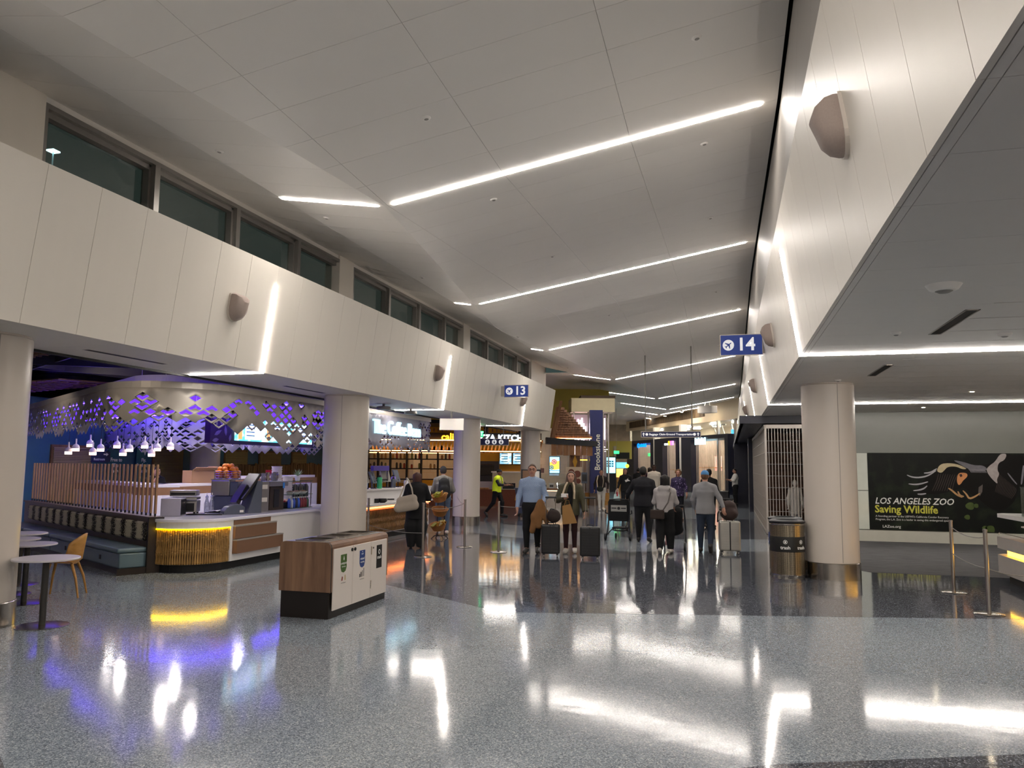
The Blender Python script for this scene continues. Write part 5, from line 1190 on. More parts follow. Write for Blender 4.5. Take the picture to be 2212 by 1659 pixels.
# ================================================================ hanging direction sign
ds = thing('direction_sign', 'long navy hanging sign to baggage claim and ground transportation', 'sign', (-2.05, 30.0, 2.87), 0)
MB().box(-1.08, 1.08, -.05, .05, 0, .19).build('panel', mat('direction_navy', '#1b2352', .4), ds); f = MB(); f.box(-1.1, 1.1, -.06, .06, -.02, 0); f.box(-1.1, 1.1, -.06, .06, .19, .21); f.box(-1.1, -1.08, -.06, .06, 0, .19); f.box(1.08, 1.1, -.06, .06, 0, .19); f.build('frame', m_satin, ds)
text('lettering', 'Baggage Claim', .105, m_swhite, ds, (-.49, -.055, .095), (R(90), 0, 0), .002, bold=.002); text('lettering', 'Ground Transportation', .105, m_swhite, ds, (.335, -.055, .095), (R(90), 0, 0), .002, bold=.002)
for x in (-1.0, 1.0):
    MB().prism_y([(x - .015, .03), (x + .015, .03), (x + .015, .1), (x + .05, .1), (x, .165), (x - .05, .1), (x - .015, .1)], -.056, -.05).build('arrow', m_swhite, ds)
for x in (-.88, .87): MB().cyl((x, -.05, .095), (x, -.056, .095), .05, n=20).build('icon_disc', m_swhite, ds)
for x in (-.93, .78): MB().cyl((x, 0, .21), (x, 0, zr(-2.05 + x, 30) - 2.87), .025, n=10).build('hanger', m_grey, ds)
rs2 = thing('restroom_sign', 'blue sign with three round pictograms hung in front of the pizza restaurant', 'sign', (-7.58, 25.46, 2.44), AN)
MB().box(-.48, .48, -.03, .03, 0, .2).build('panel', mat('direction_navy', '#1b2352', .4), rs2); MB().box(-.5, .5, -.02, .02, -.015, .215).build('frame', m_satin, rs2)
for k in (-1, 0, 1):
    d_ = MB().cyl((k * .23, -.03, .1), (k * .23, -.036, .1), .08, n=20).build('icon_disc', m_swhite, rs2); MB().box(k * .23 - .025, k * .23 + .025, -.04, -.036, .05, .11).build('figure', MATS['direction_navy'], d_); MB().ball((k * .23, -.037, .135), .018, 8, 6, (1, .2, 1)).build('figure_head', MATS['direction_navy'], d_)
for x in (-.3, .3): MB().cyl((x, 0, .21), (x, 0, .69), .012, n=8).build('hanger', m_grey, rs2)
ex = thing('exit_sign', 'glowing green exit sign beside the round column', 'sign', (-8.35, 26.0, 2.72), AN)
MB().box(-.2, .2, -.03, .03, 0, .22).build('plate', emit('exit_plate', (.02, .5, .16), 1.0), ex); text('lettering', 'EXIT', .2, emit('exit_letter', (.25, 1, .5), 3), ex, (0, -.035, .11), (R(90), 0, 0), .003, bold=.004); MB().cyl((0, 0, .22), (0, 0, 1.14), .012, n=8).build('hanger', m_grey, ex)
hb = thing('soffit_sign', 'blank pale grey box sign hung beside the round column', 'sign', (-6.95, 19.4, 2.66), AN)
MB().box(-.3, .32, -.06, .06, 0, .3).build('box', m_soffit, hb); MB().cyl((0, 0, .3), (0, 0, .47), .02, n=8).build('hanger', m_grey, hb)
# ================================================================ far end of the hall
st('wall_end', MB().box(-24, 2, 76, 76.2, 0, 8.2), m_glow2)
st('wall_end_olive', MB().box(-8.7, -6.75, 57.5, 57.7, 2.3, 3.6), MATS['olive_yellow_wall'])
fs_ = thing('info_screen', 'bright cyan upright information screen far down the hall', 'screen', (-7.95, 55.1, 0), AN); MB().box(-.42, .42, 0, .1, 0, 2.45).build('case', m_dark, fs_); MB().box(-.36, .36, -.01, 0, 1.3, 2.38).build('display', emit('cyan_display', (.3, .8, 1), 2.2), fs_)
for r_ in range(3):
    for c_ in range(3): MB().box(-.24 + .17 * c_, -.1 + .17 * c_, -.015, -.01, 1.72 + .16 * r_, 1.84 + .16 * r_).build('tile', m_scrink, fs_)
fk = thing('juice_stand', 'far food stand with blue lit header and orange glow', 'stand', (-7.25, 56.2, 0), AN); MB().box(-.42, .42, -.2, .4, 0, 1.0).build('counter', m_oak, fk); MB().box(-.42, .42, .3, .4, 1.0, 1.6).build('orange_back', emit('orange_back', (1, .42, .1), 1.6), fk); MB().box(-.42, .3, -.1, .3, 1.65, 2.05).build('blue_header', emit('blue_header', (.12, .6, .9), 1.6), fk); MB().ball((.32, -.2, 1.8), .14, 10, 8).build('lime_globe', emit('lime_globe', (.5, .8, .05), 1.2), fk)
MB().box(-.6, -.45, -.2, .3, 0, 3.2).build('post', m_glow2, fk); MB().box(-.45, .5, -.15, .3, 2.3, 2.75).build('dark_band', m_black, fk)
ex2 = thing('exit_sign', 'small green exit light far down the hall', 'sign', (-7.35, 54, 2.62), AN); MB().box(-.18, .18, -.03, .03, 0, .2).build('plate', emit('exit_green', (.05, 1, .25), 1.6), ex2); MB().cyl((0, 0, .2), (0, 0, 3.12), .01, n=6).build('hanger', m_grey, ex2)
# ================================================================ things on the coffee bar
BT = .85
m_steel = mat('appliance_steel', '#9a9794', .3, .85, var=.06); m_plastic = mat('black_plastic', '#17171b', .35); m_slate = mat('slate_plastic', '#4b5160', .4)
m_cream = mat('paper_white', '#ded8d0', .6); m_redp = mat('red_plastic', '#a3202c', .5); m_clearpl = glass('clear_plastic', '#d9dce4', .05, .4, .25, '#b9bcc6')
def T(name, lab, cat, x, y, z=BT, rz=0, group=None): return thing(name, lab, cat, (x, y, z), R(rz), group)
t = T('grey_box', 'plain grey metal box at the rounded end of the coffee bar', 'box', -9.18, 11.62, rz=25); MB().box(-.16, .16, -.2, .2, 0, .30).build('body', mat('lilac_grey_metal', '#9b98a6', .4), t, bevel=.01); MB().box(.155, .165, -.18, .18, .02, .28).build('side_panel', m_plastic, t)
t = T('toaster_oven', 'steel conveyor toaster with black mouth on the coffee bar', 'toaster', -9.3, 12.05, rz=28); MB().box(-.24, .24, -.2, .2, .04, .24).build('lower_body', m_steel, t, bevel=.01); MB().box(-.2, .2, -.205, -.2, .06, .2).build('mouth', m_black, t); MB().box(-.24, .24, -.24, .2, .26, .30).build('tray', m_steel, t); MB().box(-.22, .22, -.16, .2, .32, .42).build('upper_body', m_steel, t, bevel=.01); MB().box(-.2, .2, -.17, -.16, .34, .38).build('upper_slot', m_black, t)
for sx in (-.2, .2):
    for sy in (-.16, .16): MB().cyl((sx, sy, 0), (sx, sy, .04), .02, n=8).build('foot', m_plastic, t)
for k in range(2):
    t = T('squeeze_bottle', 'clear tapered plastic bottle beside the juice machine, %s of the two' % ('left', 'right')[k], 'bottle', -9.33 + .02 * k, 12.72 + .12 * k, group='plastic bottles'); MB().lathe([(.04, 0), (.045, .01), (.045, .16), (.028, .22), (.024, .25), (.03, .28), (.01, .31)], n=14).build('body', m_clearpl, t, smooth=True); MB().lathe([(.012, .31), (.008, .35)], n=8).build('tip', m_cream, t)
cj = T('juice_machine', 'tall grey orange juice machine with wire basket', 'juicer', -9.28, 13.25, rz=20); MB().box(-.22, .22, -.2, .2, 0, .28).build('lower_case', m_slate, cj, bevel=.01); MB().box(-.24, .1, -.22, .2, .29, .58).build('front_case', m_steel, cj, bevel=.015); MB().box(.1, .25, -.2, .2, .29, .55).build('dark_case', m_slate, cj, bevel=.01); MB().box(-.25, .26, -.22, .2, .58, .6).build('top_plate', m_steel, cj)
for j in range(4): MB().tube([((.24 - .0) * math.cos(R(a)), .19 * math.sin(R(a)), .62 + j * .04) for a in range(0, 361, 20)], .005, 5).build('basket_wire', m_chrome, cj)
for a in range(0, 360, 30): MB().cyl((.24 * math.cos(R(a)), .19 * math.sin(R(a)), .6), (.24 * math.cos(R(a)), .19 * math.sin(R(a)), .74), .004, n=5).build('basket_wire', m_chrome, cj)
m_orange = mat('orange_peel', '#e88a1c', .45, var=.12, scale=20, bump=.3, bscale=200)
ro = random.Random(2); ome = MB().ball((0, 0, 0), .052, 14, 9).mesh('orange', m_orange, True); on = 0
for lay, (z, n, rr_) in enumerate(((.655, 7, .15), (.72, 8, .16), (.785, 6, .12), (.845, 3, .06))):
    for k in range(n):
        o = bpy.data.objects.new('orange', ome); C.objects.link(o); a = R(20) + 2 * math.pi * k / n + lay * .5
        dx, dy = 1.2 * rr_ * math.cos(a), .9 * rr_ * math.sin(a); ca, sa = math.cos(R(20)), math.sin(R(20))
        o.location = (-9.28 + dx * ca - dy * sa, 13.25 + dx * sa + dy * ca, BT + z); tag(o, 'fresh orange heaped in the wire basket of the juice machine', 'orange', 'oranges on the juice machine')
t = T('white_cloth', 'crumpled white cloth lying beside the register', 'cloth', -8.95, 12.75, rz=10); vs = []; fs = []
for i in range(13):
    for j in range(9): vs.append(((i - 6) * .05, (j - 4) * .05, .02 + .035 * abs(math.sin(i * 1.3 + j * .7)) * (1 - abs(i - 6) / 7)))
MB().add(vs, [(i * 9 + j, (i + 1) * 9 + j, (i + 1) * 9 + j + 1, i * 9 + j + 1) for i in range(12) for j in range(8)]).build('fold', m_cream, t, smooth=True); MB().box(-.3, .3, -.2, .2, 0, .012).build('tray', m_plastic, t)
t = T('rubber_mat', 'black rubber bar mat behind the rounded bar end', 'mat', -8.85, 12.05, rz=25); MB().box(-.3, .3, -.14, .14, 0, .015).build('mat', m_plastic, t, bevel=.004); MB().box(-.28, .28, -.12, .12, .015, .02).build('ribs', m_dark, t)
t = T('card_printer', 'rounded slate grey card printer in front of the register', 'printer', -8.55, 12.38, rz=60); MB().prism_y([(-.2, 0), (.2, 0), (.2, .12), (.12, .165), (0, .17), (-.12, .13), (-.18, .06)], -.09, .09).build('body', m_slate, t, bevel=.01); MB().box(.1, .17, -.092, -.09, .03, .07).build('label', m_cream, t)
t = T('cash_register', 'tilted black touch screen register on a grey wedge base', 'register', -8.55, 12.8, rz=64)
MB().prism_y([(-.06, 0), (.22, 0), (.22, .58), (.12, .58)], -.16, .16).build('wedge_base', m_slate, t, bevel=.008); MB().hexa([(-.2, -.2, .26), (-.16, -.2, .23), (-.16, .2, .23), (-.2, .2, .26), (.14, -.2, .72), (.18, -.2, .69), (.18, .2, .69), (.14, .2, .72)]).build('screen', m_plastic, t, bevel=.008); MB().hexa([(-.26, -.1, .2), (-.2, -.1, .16), (-.2, .12, .16), (-.26, .12, .2), (-.06, -.1, .52), (0, -.1, .48), (0, .12, .48), (-.06, .12, .52)]).build('card_reader', m_plastic, t)
t = T('steel_tower', 'narrow steel cabinet tower with two white labels behind the register', 'cabinet', -8.62, 13.28, rz=80); MB().box(-.14, .14, -.14, .14, 0, .56).build('body', m_steel, t, bevel=.008)
for z in (.18, .42): MB().box(-.05, .09, -.145, -.14, z, z + .08).build('label', m_cream, t)
t = T('brewer', 'dark coffee brewer with steel hood and blue tag', 'coffee machine', -8.72, 13.85, rz=85); MB().box(-.22, .22, -.16, .16, 0, .46).build('body', mat('bronze_case', '#4b4038', .35, .5), t, bevel=.008); MB().box(-.28, .3, -.2, .2, .46, .56).build('hood', m_steel, t, bevel=.01); MB().box(.12, .18, -.205, -.2, .42, .53).build('blue_tag', mat('tag_blue', '#2f7fd0', .5), t); MB().box(-.1, .06, -.17, -.16, .05, .4).build('dark_front', m_plastic, t)
rj = random.Random(12)
for k in range(9):
    t = T('steel_pitcher', '%s crowded on top of the brewer' % ('steel milk pitcher' if k % 2 else 'clear mixing glass'), 'pitcher', -8.72 + rj.uniform(-.12, .12), 13.6 + .075 * k, BT + .56, group='pitchers on the brewer'); h = .12 + .06 * rj.random(); MB().lathe([(.035, 0), (.04, .02), (.036, h * .6), (.043, h)], n=12).build('body', m_chrome if k % 2 else m_clearpl, t, smooth=True); MB().tube([(.04, 0, h * .8), (.07, 0, h * .7), (.065, 0, h * .3), (.04, 0, h * .25)], .006, 6).build('handle', m_chrome, t)
for k, (x, y, n) in enumerate(((-9.15, 14.75, 15), (-9.1, 15.1, 11))):
    t = T('cup_tower', 'tall tower of stacked white paper cups, %s one' % ('taller', 'shorter')[k], 'cups', x, y, BT, group='paper cup towers')
    for j in range(n): MB().lathe([(.085, 0), (.11, .075), (.113, .08), (.113, .086)], (0, 0, .03 + j * .052), n=16).build('cup', m_cream, t, smooth=True)
    MB().lathe([(.12, 0), (.12, .03)], n=18).build('stand', m_steel, t)
t = T('snack_basket', 'dark basket filled with red and pink snack packs on the bar', 'basket', -8.75, 14.3, rz=80); MB().lathe([(.2, 0), (.24, .12), (.25, .13), (.235, .13), (.19, .02)], n=24, sy=.6).build('basket', m_plastic, t, smooth=True)
for k in range(7): MB().box(-.06, .06, -.04, .04, 0, .03, Matrix.Translation((-.15 + .05 * k, .03 * math.sin(k), .1 + .02 * (k % 3))) @ Matrix.Rotation(k, 4, 'Z') @ Matrix.Rotation(.5, 4, 'X')).build('snack_pack', (m_redp, mat('pink_pack', '#c98a80', .5))[k % 2], t)
t = T('urn_rack', 'chrome rack of dark glass coffee urns', 'rack', -9.1, 15.6, rz=85)
for k in range(3):
    MB().lathe([(.07, .02), (.08, .1), (.08, .4), (.05, .46)], (-.2 + .2 * k, 0, 0), n=14).build('urn', m_plastic, t, smooth=True)
    for sx in (-.1, .1): MB().cyl((-.2 + .2 * k + sx, -.1, 0), (-.2 + .2 * k + sx, -.1, .5), .008, n=6).build('rail', m_chrome, t)
for z in (.15, .48): MB().cyl((-.32, -.1, z), (.32, -.1, z), .008, n=6).build('rail', m_chrome, t)
gr = T('glass_shelf', 'two tier glass shelf with steel uprights on the bar by the column', 'shelf', -8.62, 14.75, rz=88)
for z in (.0, .27, .54): MB().box(-.5, .3, -.15, .15, z, z + .012).build('glass_board', glass('green_glass', '#cfe6dc', 0, .3, .12, '#7fa598'), gr)
for x in (-.45, .25):
    for y in (-.13, .13): MB().cyl((x, y, 0), (x, y, .54), .006, n=6).build('upright', m_chrome, gr)
for k in range(9):
    x = -.42 + .085 * k; c_ = ('#2f4fb5', '#d9dce8', '#2f4fb5', '#2a2f45', '#3a62c9', '#7d2730', '#8a2f35', '#7d2730', '#3d5a45')[k]
    t = thing('drink_bottle', 'small %s bottle on the lowest glass shelf, number %s along' % ({'#2f4fb5': 'blue', '#d9dce8': 'white', '#2a2f45': 'navy', '#3a62c9': 'bright blue', '#7d2730': 'dark red', '#8a2f35': 'wine red', '#3d5a45': 'green'}[c_], ('one', 'two', 'three', 'four', 'five', 'six', 'seven', 'eight', 'nine')[k]), 'bottle', tuple(Vector((-8.62, 14.75, BT + .012)) + Matrix.Rotation(R(88), 3, 'Z') @ Vector((x, -.05, 0))), R(88), 'bottles on the glass shelf')
    MB().lathe([(.032, 0), (.036, .01), (.036, .14), (.02, .17), (.018, .19)], n=12).build('body', mat('btl' + c_, c_, .3), t, smooth=True); MB().lathe([(.02, .19), (.02, .215)], n=10).build('cap', m_cream, t)
for k in range(3):
    t = thing('snack_bowl', 'low bowl of brown snacks on the middle glass shelf, %s one' % ('left', 'middle', 'right')[k], 'bowl', tuple(Vector((-8.62, 14.75, BT + .282)) + Matrix.Rotation(R(88), 3, 'Z') @ Vector((-.32 + .24 * k, 0, 0))), 0, 'snack bowls'); MB().lathe([(.05, 0), (.09, .04), (.095, .05), (.08, .045)], n=16).build('bowl', m_cream, t, smooth=True); MB().ball((0, 0, .045), .075, 10, 6, (1, 1, .4)).build('snacks', mat('snack_brown', '#6d4632', .7, var=.4, scale=40), t)
pl = T('succulent', 'small spiky green plant in a white pot on the glass shelf', 'plant', -8.6, 14.65, BT + .552); MB().lathe([(.045, 0), (.06, .09), (.062, .1), (.05, .09)], n=16).build('pot', m_white, pl, smooth=True)
m_leafg = mat('succulent_green', '#9db38c', .5, var=.2)
for k in range(16):
    a = k * 2.4; el = .4 + .075 * (k % 6); L_ = .2 - .004 * k; d = Vector((math.cos(a) * math.cos(el * 1.6), math.sin(a) * math.cos(el * 1.6), math.sin(el * 1.6))); s_ = Vector((-d.y, d.x, 0)).normalized() * .018
    p0 = Vector((0, 0, .09)); MB().add([p0, p0 + d * L_ * .4 + s_, p0 + d * L_, p0 + d * L_ * .4 - s_, p0 + d * L_ * .4 - Vector((0, 0, .01))], [(0, 1, 4), (1, 2, 4), (2, 3, 4), (3, 0, 4), (0, 3, 2, 1)]).build('leaf', m_leafg, pl)
# on the back counter
cb = thing('cardboard_box', 'open brown cardboard box on the back counter', 'box', (-12.45, 16.6, 1.27), R(70)); mcb = mat('cardboard', '#a8825f', .8, var=.06)
for b in ((-.3, .3, -.2, -.19, 0, .3), (-.3, .3, .19, .2, 0, .3), (-.3, -.29, -.2, .2, 0, .3), (.29, .3, -.2, .2, 0, .3), (-.3, .3, -.2, .2, 0, .01)): MB().box(*b).build('side', mcb, cb)
MB().hexa([(-.3, -.2, .3), (.3, -.2, .3), (.3, -.19, .3), (-.3, -.19, .3), (-.3, -.36, .37), (.3, -.36, .37), (.3, -.35, .38), (-.3, -.35, .38)]).build('flap', mcb, cb); MB().hexa([(.29, -.2, .3), (.3, -.2, .3), (.3, .2, .3), (.29, .2, .3), (.40, -.2, .4), (.41, -.2, .4), (.41, .2, .4), (.4, .2, .4)]).build('flap', mcb, cb)
t = thing('red_carton', 'red carton on the far end of the back counter', 'box', (-12.45, 19.9, 1.42), R(80)); MB().box(-.2, .2, -.12, .12, 0, .15).build('carton', m_redp, t, bevel=.006); MB().box(-.2, .2, -.125, -.12, .05, .1).build('stripe', mat('dark_red', '#6d1620', .5), t)
# order counter clutter
def on2(x, y, z): return (-8.0 + x, 16.3 + y, z)
t = thing('pos_terminal', 'black payment terminal with cable on the order counter ledge', 'terminal', on2(.16, .9, .86), R(60)); MB().lathe([(.06, 0), (.11, .04), (.1, .1), (.07, .095)], n=20).build('bowl', m_plastic, t, smooth=True); MB().box(-.24, -.13, -.05, .05, 0, .1).build('reader', m_plastic, t, bevel=.01); MB().box(.17, .3, -.05, .05, .06, .09).build('handle', m_plastic, t)
for k, (x, y, h, rz) in enumerate(((-.2, .6, .34, 70), (-.15, 1.1, .3, 100), (-.2, 1.9, .36, 80), (-.2, 2.6, .34, 95))):
    t = thing('order_screen', 'grey backed order screen on the upper counter, %s along' % ('first', 'second', 'third', 'fourth')[k], 'monitor', on2(x, y, 1.18), R(rz), 'order screens'); MB().box(-.1, .1, -.07, .07, 0, .02).build('foot', m_plastic, t); MB().cyl((0, 0, .02), (0, 0, h * .6), .015, n=8).build('stem', m_plastic, t); MB().hexa([(-.18, -.02, h * .4), (.18, -.02, h * .4), (.18, .02, h * .4), (-.18, .02, h * .4), (-.18, .08, h + .1), (.18, .08, h + .1), (.18, .12, h + .1), (-.18, .12, h + .1)]).build('screen', m_slate if k % 2 else m_grey, t, bevel=.006)
for k in range(10):
    c_ = ('#6d4fb5', '#d8d4dc', '#3d7fd0', '#39b070', '#55406e', '#c8c3cc', '#4f5560', '#7a5cc0', '#2f3038', '#d0ccd4')[k]
    t = thing('counter_item', 'small %s pot or dispenser crowded on the upper order counter' % {'#6d4fb5': 'purple', '#d8d4dc': 'white', '#3d7fd0': 'blue', '#39b070': 'green', '#55406e': 'plum', '#c8c3cc': 'pale grey', '#4f5560': 'slate', '#7a5cc0': 'violet', '#2f3038': 'black', '#d0ccd4': 'off white'}[c_], 'container', on2(-.05 - .12 * (k % 3), .35 + .27 * k, 1.18), 0, 'clutter on the order counter'); h = .1 + .05 * (k % 4); MB().lathe([(.05, 0), (.06, .02), (.06, h), (.045, h + .02)], n=14).build('body', mat('ci' + c_, c_, .4), t, smooth=True); MB().lathe([(.03, h + .02), (.03, h + .06), (.01, h + .07)], n=10).build('top', m_plastic, t, smooth=True)
t = thing('purple_display', 'purple edged display rack on the order counter', 'rack', on2(-.2, 1.5, 1.18), R(90)); MB().box(-.45, .45, -.04, .04, .42, .54).build('header', mat('purple_panel', '#4a3a8c', .4), t)
for x in (-.43, .43): MB().box(x - .015, x + .015, -.02, .02, 0, .42).build('post', m_satin, t)
MB().box(-.43, .43, -.03, .03, .2, .22).build('board', m_satin, t)
# stacked wicker baskets with snacks
m_wick = mat('wicker', '#a5703c', .7, var=.3, scale=40, bump=.6, bscale=60); m_chip = [mat('chip_pack_%d' % i, c, .4) for i, c in enumerate(('#d8c26a', '#b98a3a', '#cfc7a0', '#9c9c30'))]
bs = thing('basket_stand', 'three tier wicker basket stand filled with snack bags', 'basket stand', (-6.7, 18.0, 0), 0)
for sx in (-.09, .09): MB().cyl((sx, .08, .06), (sx, .08, 1.0), .012, n=8).build('upright', m_plastic, bs)
for a in (0, 90, 180, 270): MB().tube([(0, .0, .07), (.14 * math.cos(R(a + 45)), .14 * math.sin(R(a + 45)), .07), (.22 * math.cos(R(a + 45)), .22 * math.sin(R(a + 45)), 0.0)], .012, 8).build('foot', m_plastic, bs)
rc = random.Random(6)
for k, z in enumerate((.2, .55, .88)):
    b = MB().lathe([(.1, 0), (.14, .02), (.2, .16), (.21, .17), (.195, .165), (.13, .03), (.0, .025)], n=26).build('wicker_basket', m_wick, bs, smooth=True, loc=(.01 * k, -.05, z)); b.rotation_euler = (R(16), R(8 if k == 1 else -4), 0)
    if k != 1:
        for j in range(9): MB().box(-.055, .055, -.012, .012, -.08, .08, Matrix.Translation((rc.uniform(-.1, .1), rc.uniform(-.1, .1), .14 + .03 * rc.random())) @ Matrix.Rotation(rc.uniform(0, 3), 4, 'Z') @ Matrix.Rotation(rc.uniform(.3, 1.2), 4, 'X')).build('snack_bag', rc.choice(m_chip), b, bevel=.006)
MB().tube([(.09 * math.cos(R(a)), .08, 1.0 + .12 * math.sin(R(a))) for a in range(0, 181, 15)], .01, 8).build('top_hoop', m_plastic, bs)
# posters on the teal wall
for k, (y, s_, lab) in enumerate(((18.9, ('Free to', 'fill up', 'here'), 'dark teal wall poster about filling up, left of the paper plane one'), (20.0, ('Fly.', 'Perfectly.', 'Basick.'), 'dark teal wall poster with a white paper plane'))):
    t = thing('wall_poster', lab, 'poster', (-16.96, y, 1.2), R(90)); MB().box(-.3, .3, -.02, 0, 0, 1.1).build('sheet', mat('poster_teal', '#14586a', .5), t)
    for j, w_ in enumerate(s_): text('lettering', w_, .15, m_lw, t, (0, -.025, .62 - .16 * j), (R(90), 0, 0), .002, bold=.003)
    if k: MB().prism_y([(-.12, .85), (.14, 1.0), (.04, .76), (.0, .86)], -.025, -.02).build('paper_plane', m_lw, t)
t = thing('restroom_board', 'navy wall board with arrow between the louvre panels', 'sign', (-16.96, 18.3, 1.75), R(90)); MB().box(-.35, .35, -.03, 0, 0, .3).build('panel', MATS['direction_navy'], t); MB().prism_y([(.1, .2), (.2, .2), (.2, .17), (.28, .22), (.2, .27), (.2, .24), (.1, .24)], -.034, -.03).build('arrow', m_lw, t); text('lettering', 'Restroom', .1, m_lw, t, (-.05, -.034, .08), (R(90), 0, 0), .002)
# airport mast lamp in the night outside the first window
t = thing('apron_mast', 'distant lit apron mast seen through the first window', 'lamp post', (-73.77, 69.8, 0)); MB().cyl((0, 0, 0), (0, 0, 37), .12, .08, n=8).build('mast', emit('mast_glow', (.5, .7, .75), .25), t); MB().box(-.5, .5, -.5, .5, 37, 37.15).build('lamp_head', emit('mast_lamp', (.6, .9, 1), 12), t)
ms = thing('menu_stand', 'black framed menu board on a stand behind the man in the blue shirt', 'menu stand', (-6.9, 27.9, 0), AN); MB().box(-.36, .36, -.03, .03, 1.1, 1.62).build('frame', m_plastic, ms); MB().box(-.02, .3, -.035, -.03, 1.14, 1.56).build('menu_sheet', m_cream, ms); MB().box(-.31, -.06, -.035, -.03, 1.14, 1.58).build('dark_sheet', m_brown, ms); MB().cyl((0, 0, .02), (0, 0, 1.1), .02, n=10).build('post', m_plastic, ms); MB().lathe([(.22, 0), (.22, .015), (.03, .02)], n=24).build('base', m_plastic, ms)
fb = thing('food_banner', 'upright banner with brown food pictures near the navy pillar', 'banner', (-6.35, 33.3, 0), AN); MB().box(-.34, .34, -.02, .02, .45, 1.72).build('sheet', mat('banner_cream', '#c9b49a', .6), fb); MB().box(-.36, .36, -.05, .05, 0, .45).build('foot', m_plastic, fb)
for (x, z, r_) in ((-.12, 1.5, .13), (.14, 1.42, .15), (-.02, 1.22, .14), (.18, 1.12, .11)): MB().cyl((x, -.02, z), (x, -.026, z), r_, n=18).build('picture', mat('banner_food', '#6d3a2c', .6, var=.4, scale=12), fb)
kd = thing('ticket_terminal', 'small grey terminal on a steel post left of the navy pillar', 'terminal', (-5.75, 32.4, 0), AN); MB().cyl((0, 0, .02), (0, 0, 1.05), .03, n=12).build('post', m_satin, kd); MB().box(-.12, .12, -.05, .05, 1.05, 1.5).build('case', m_slate, kd, bevel=.01); MB().box(-.09, .09, -.055, -.05, 1.14, 1.42).build('screen', m_plastic, kd); MB().lathe([(.18, 0), (.18, .015), (.03, .02)], n=20).build('base', m_satin, kd)
# ================================================================ people: smooth implicit bodies turned into one continuous skin
def surface_nets(Fd, org, h):
    S = Fd < 0; nx, ny, nz = Fd.shape
    def sl(A, i, j, k): return A[i:nx - 1 + i, j:ny - 1 + j, k:nz - 1 + k]
    cnt = sum(sl(S, i, j, k).astype(np.int8) for i in (0, 1) for j in (0, 1) for k in (0, 1))
    act = np.argwhere((cnt > 0) & (cnt < 8))
    if len(act) == 0: return [], []
    I, J, K = act.T; pos = np.zeros((len(act), 3)); num = np.zeros(len(act))
    cor = [(i, j, k) for i in (0, 1) for j in (0, 1) for k in (0, 1)]
    for a in cor:
        for ax in range(3):
            if a[ax]: continue
            b = list(a); b[ax] = 1
            fa = Fd[I + a[0], J + a[1], K + a[2]]; fb = Fd[I + b[0], J + b[1], K + b[2]]
            m = (fa < 0) != (fb < 0); t = np.where(m, fa / np.where(m, fa - fb, 1), 0)
            p = np.array(a, float)[None, :].repeat(len(act), 0); p[:, ax] += t
            pos += p * m[:, None]; num += m
    pos = (act + pos / num[:, None]) * h + org
    idx = -np.ones((nx - 1, ny - 1, nz - 1), np.int64); idx[I, J, K] = np.arange(len(act))
    quads = []
    for ax in range(3):
        sa = [slice(None)] * 3; sb = [slice(None)] * 3; sa[ax] = slice(0, -1); sb[ax] = slice(1, None)
        A = S[tuple(sa)]; B = S[tuple(sb)]; E_ = np.argwhere(A != B); u, v = (ax + 1) % 3, (ax + 2) % 3
        n_ = np.array([nx - 1, ny - 1, nz - 1]); E_ = E_[(E_[:, u] > 0) & (E_[:, v] > 0) & (E_[:, u] < n_[u]) & (E_[:, v] < n_[v])]
        if len(E_) == 0: continue
        def c(du, dv): q = E_.copy(); q[:, u] -= du; q[:, v] -= dv; return idx[q[:, 0], q[:, 1], q[:, 2]]
        q = np.stack([c(1, 1), c(0, 1), c(0, 0), c(1, 0)], 1); flip = ~A[E_[:, 0], E_[:, 1], E_[:, 2]]
        q[flip] = q[flip][:, ::-1]; quads.append(q)
    return pos, np.concatenate(quads)
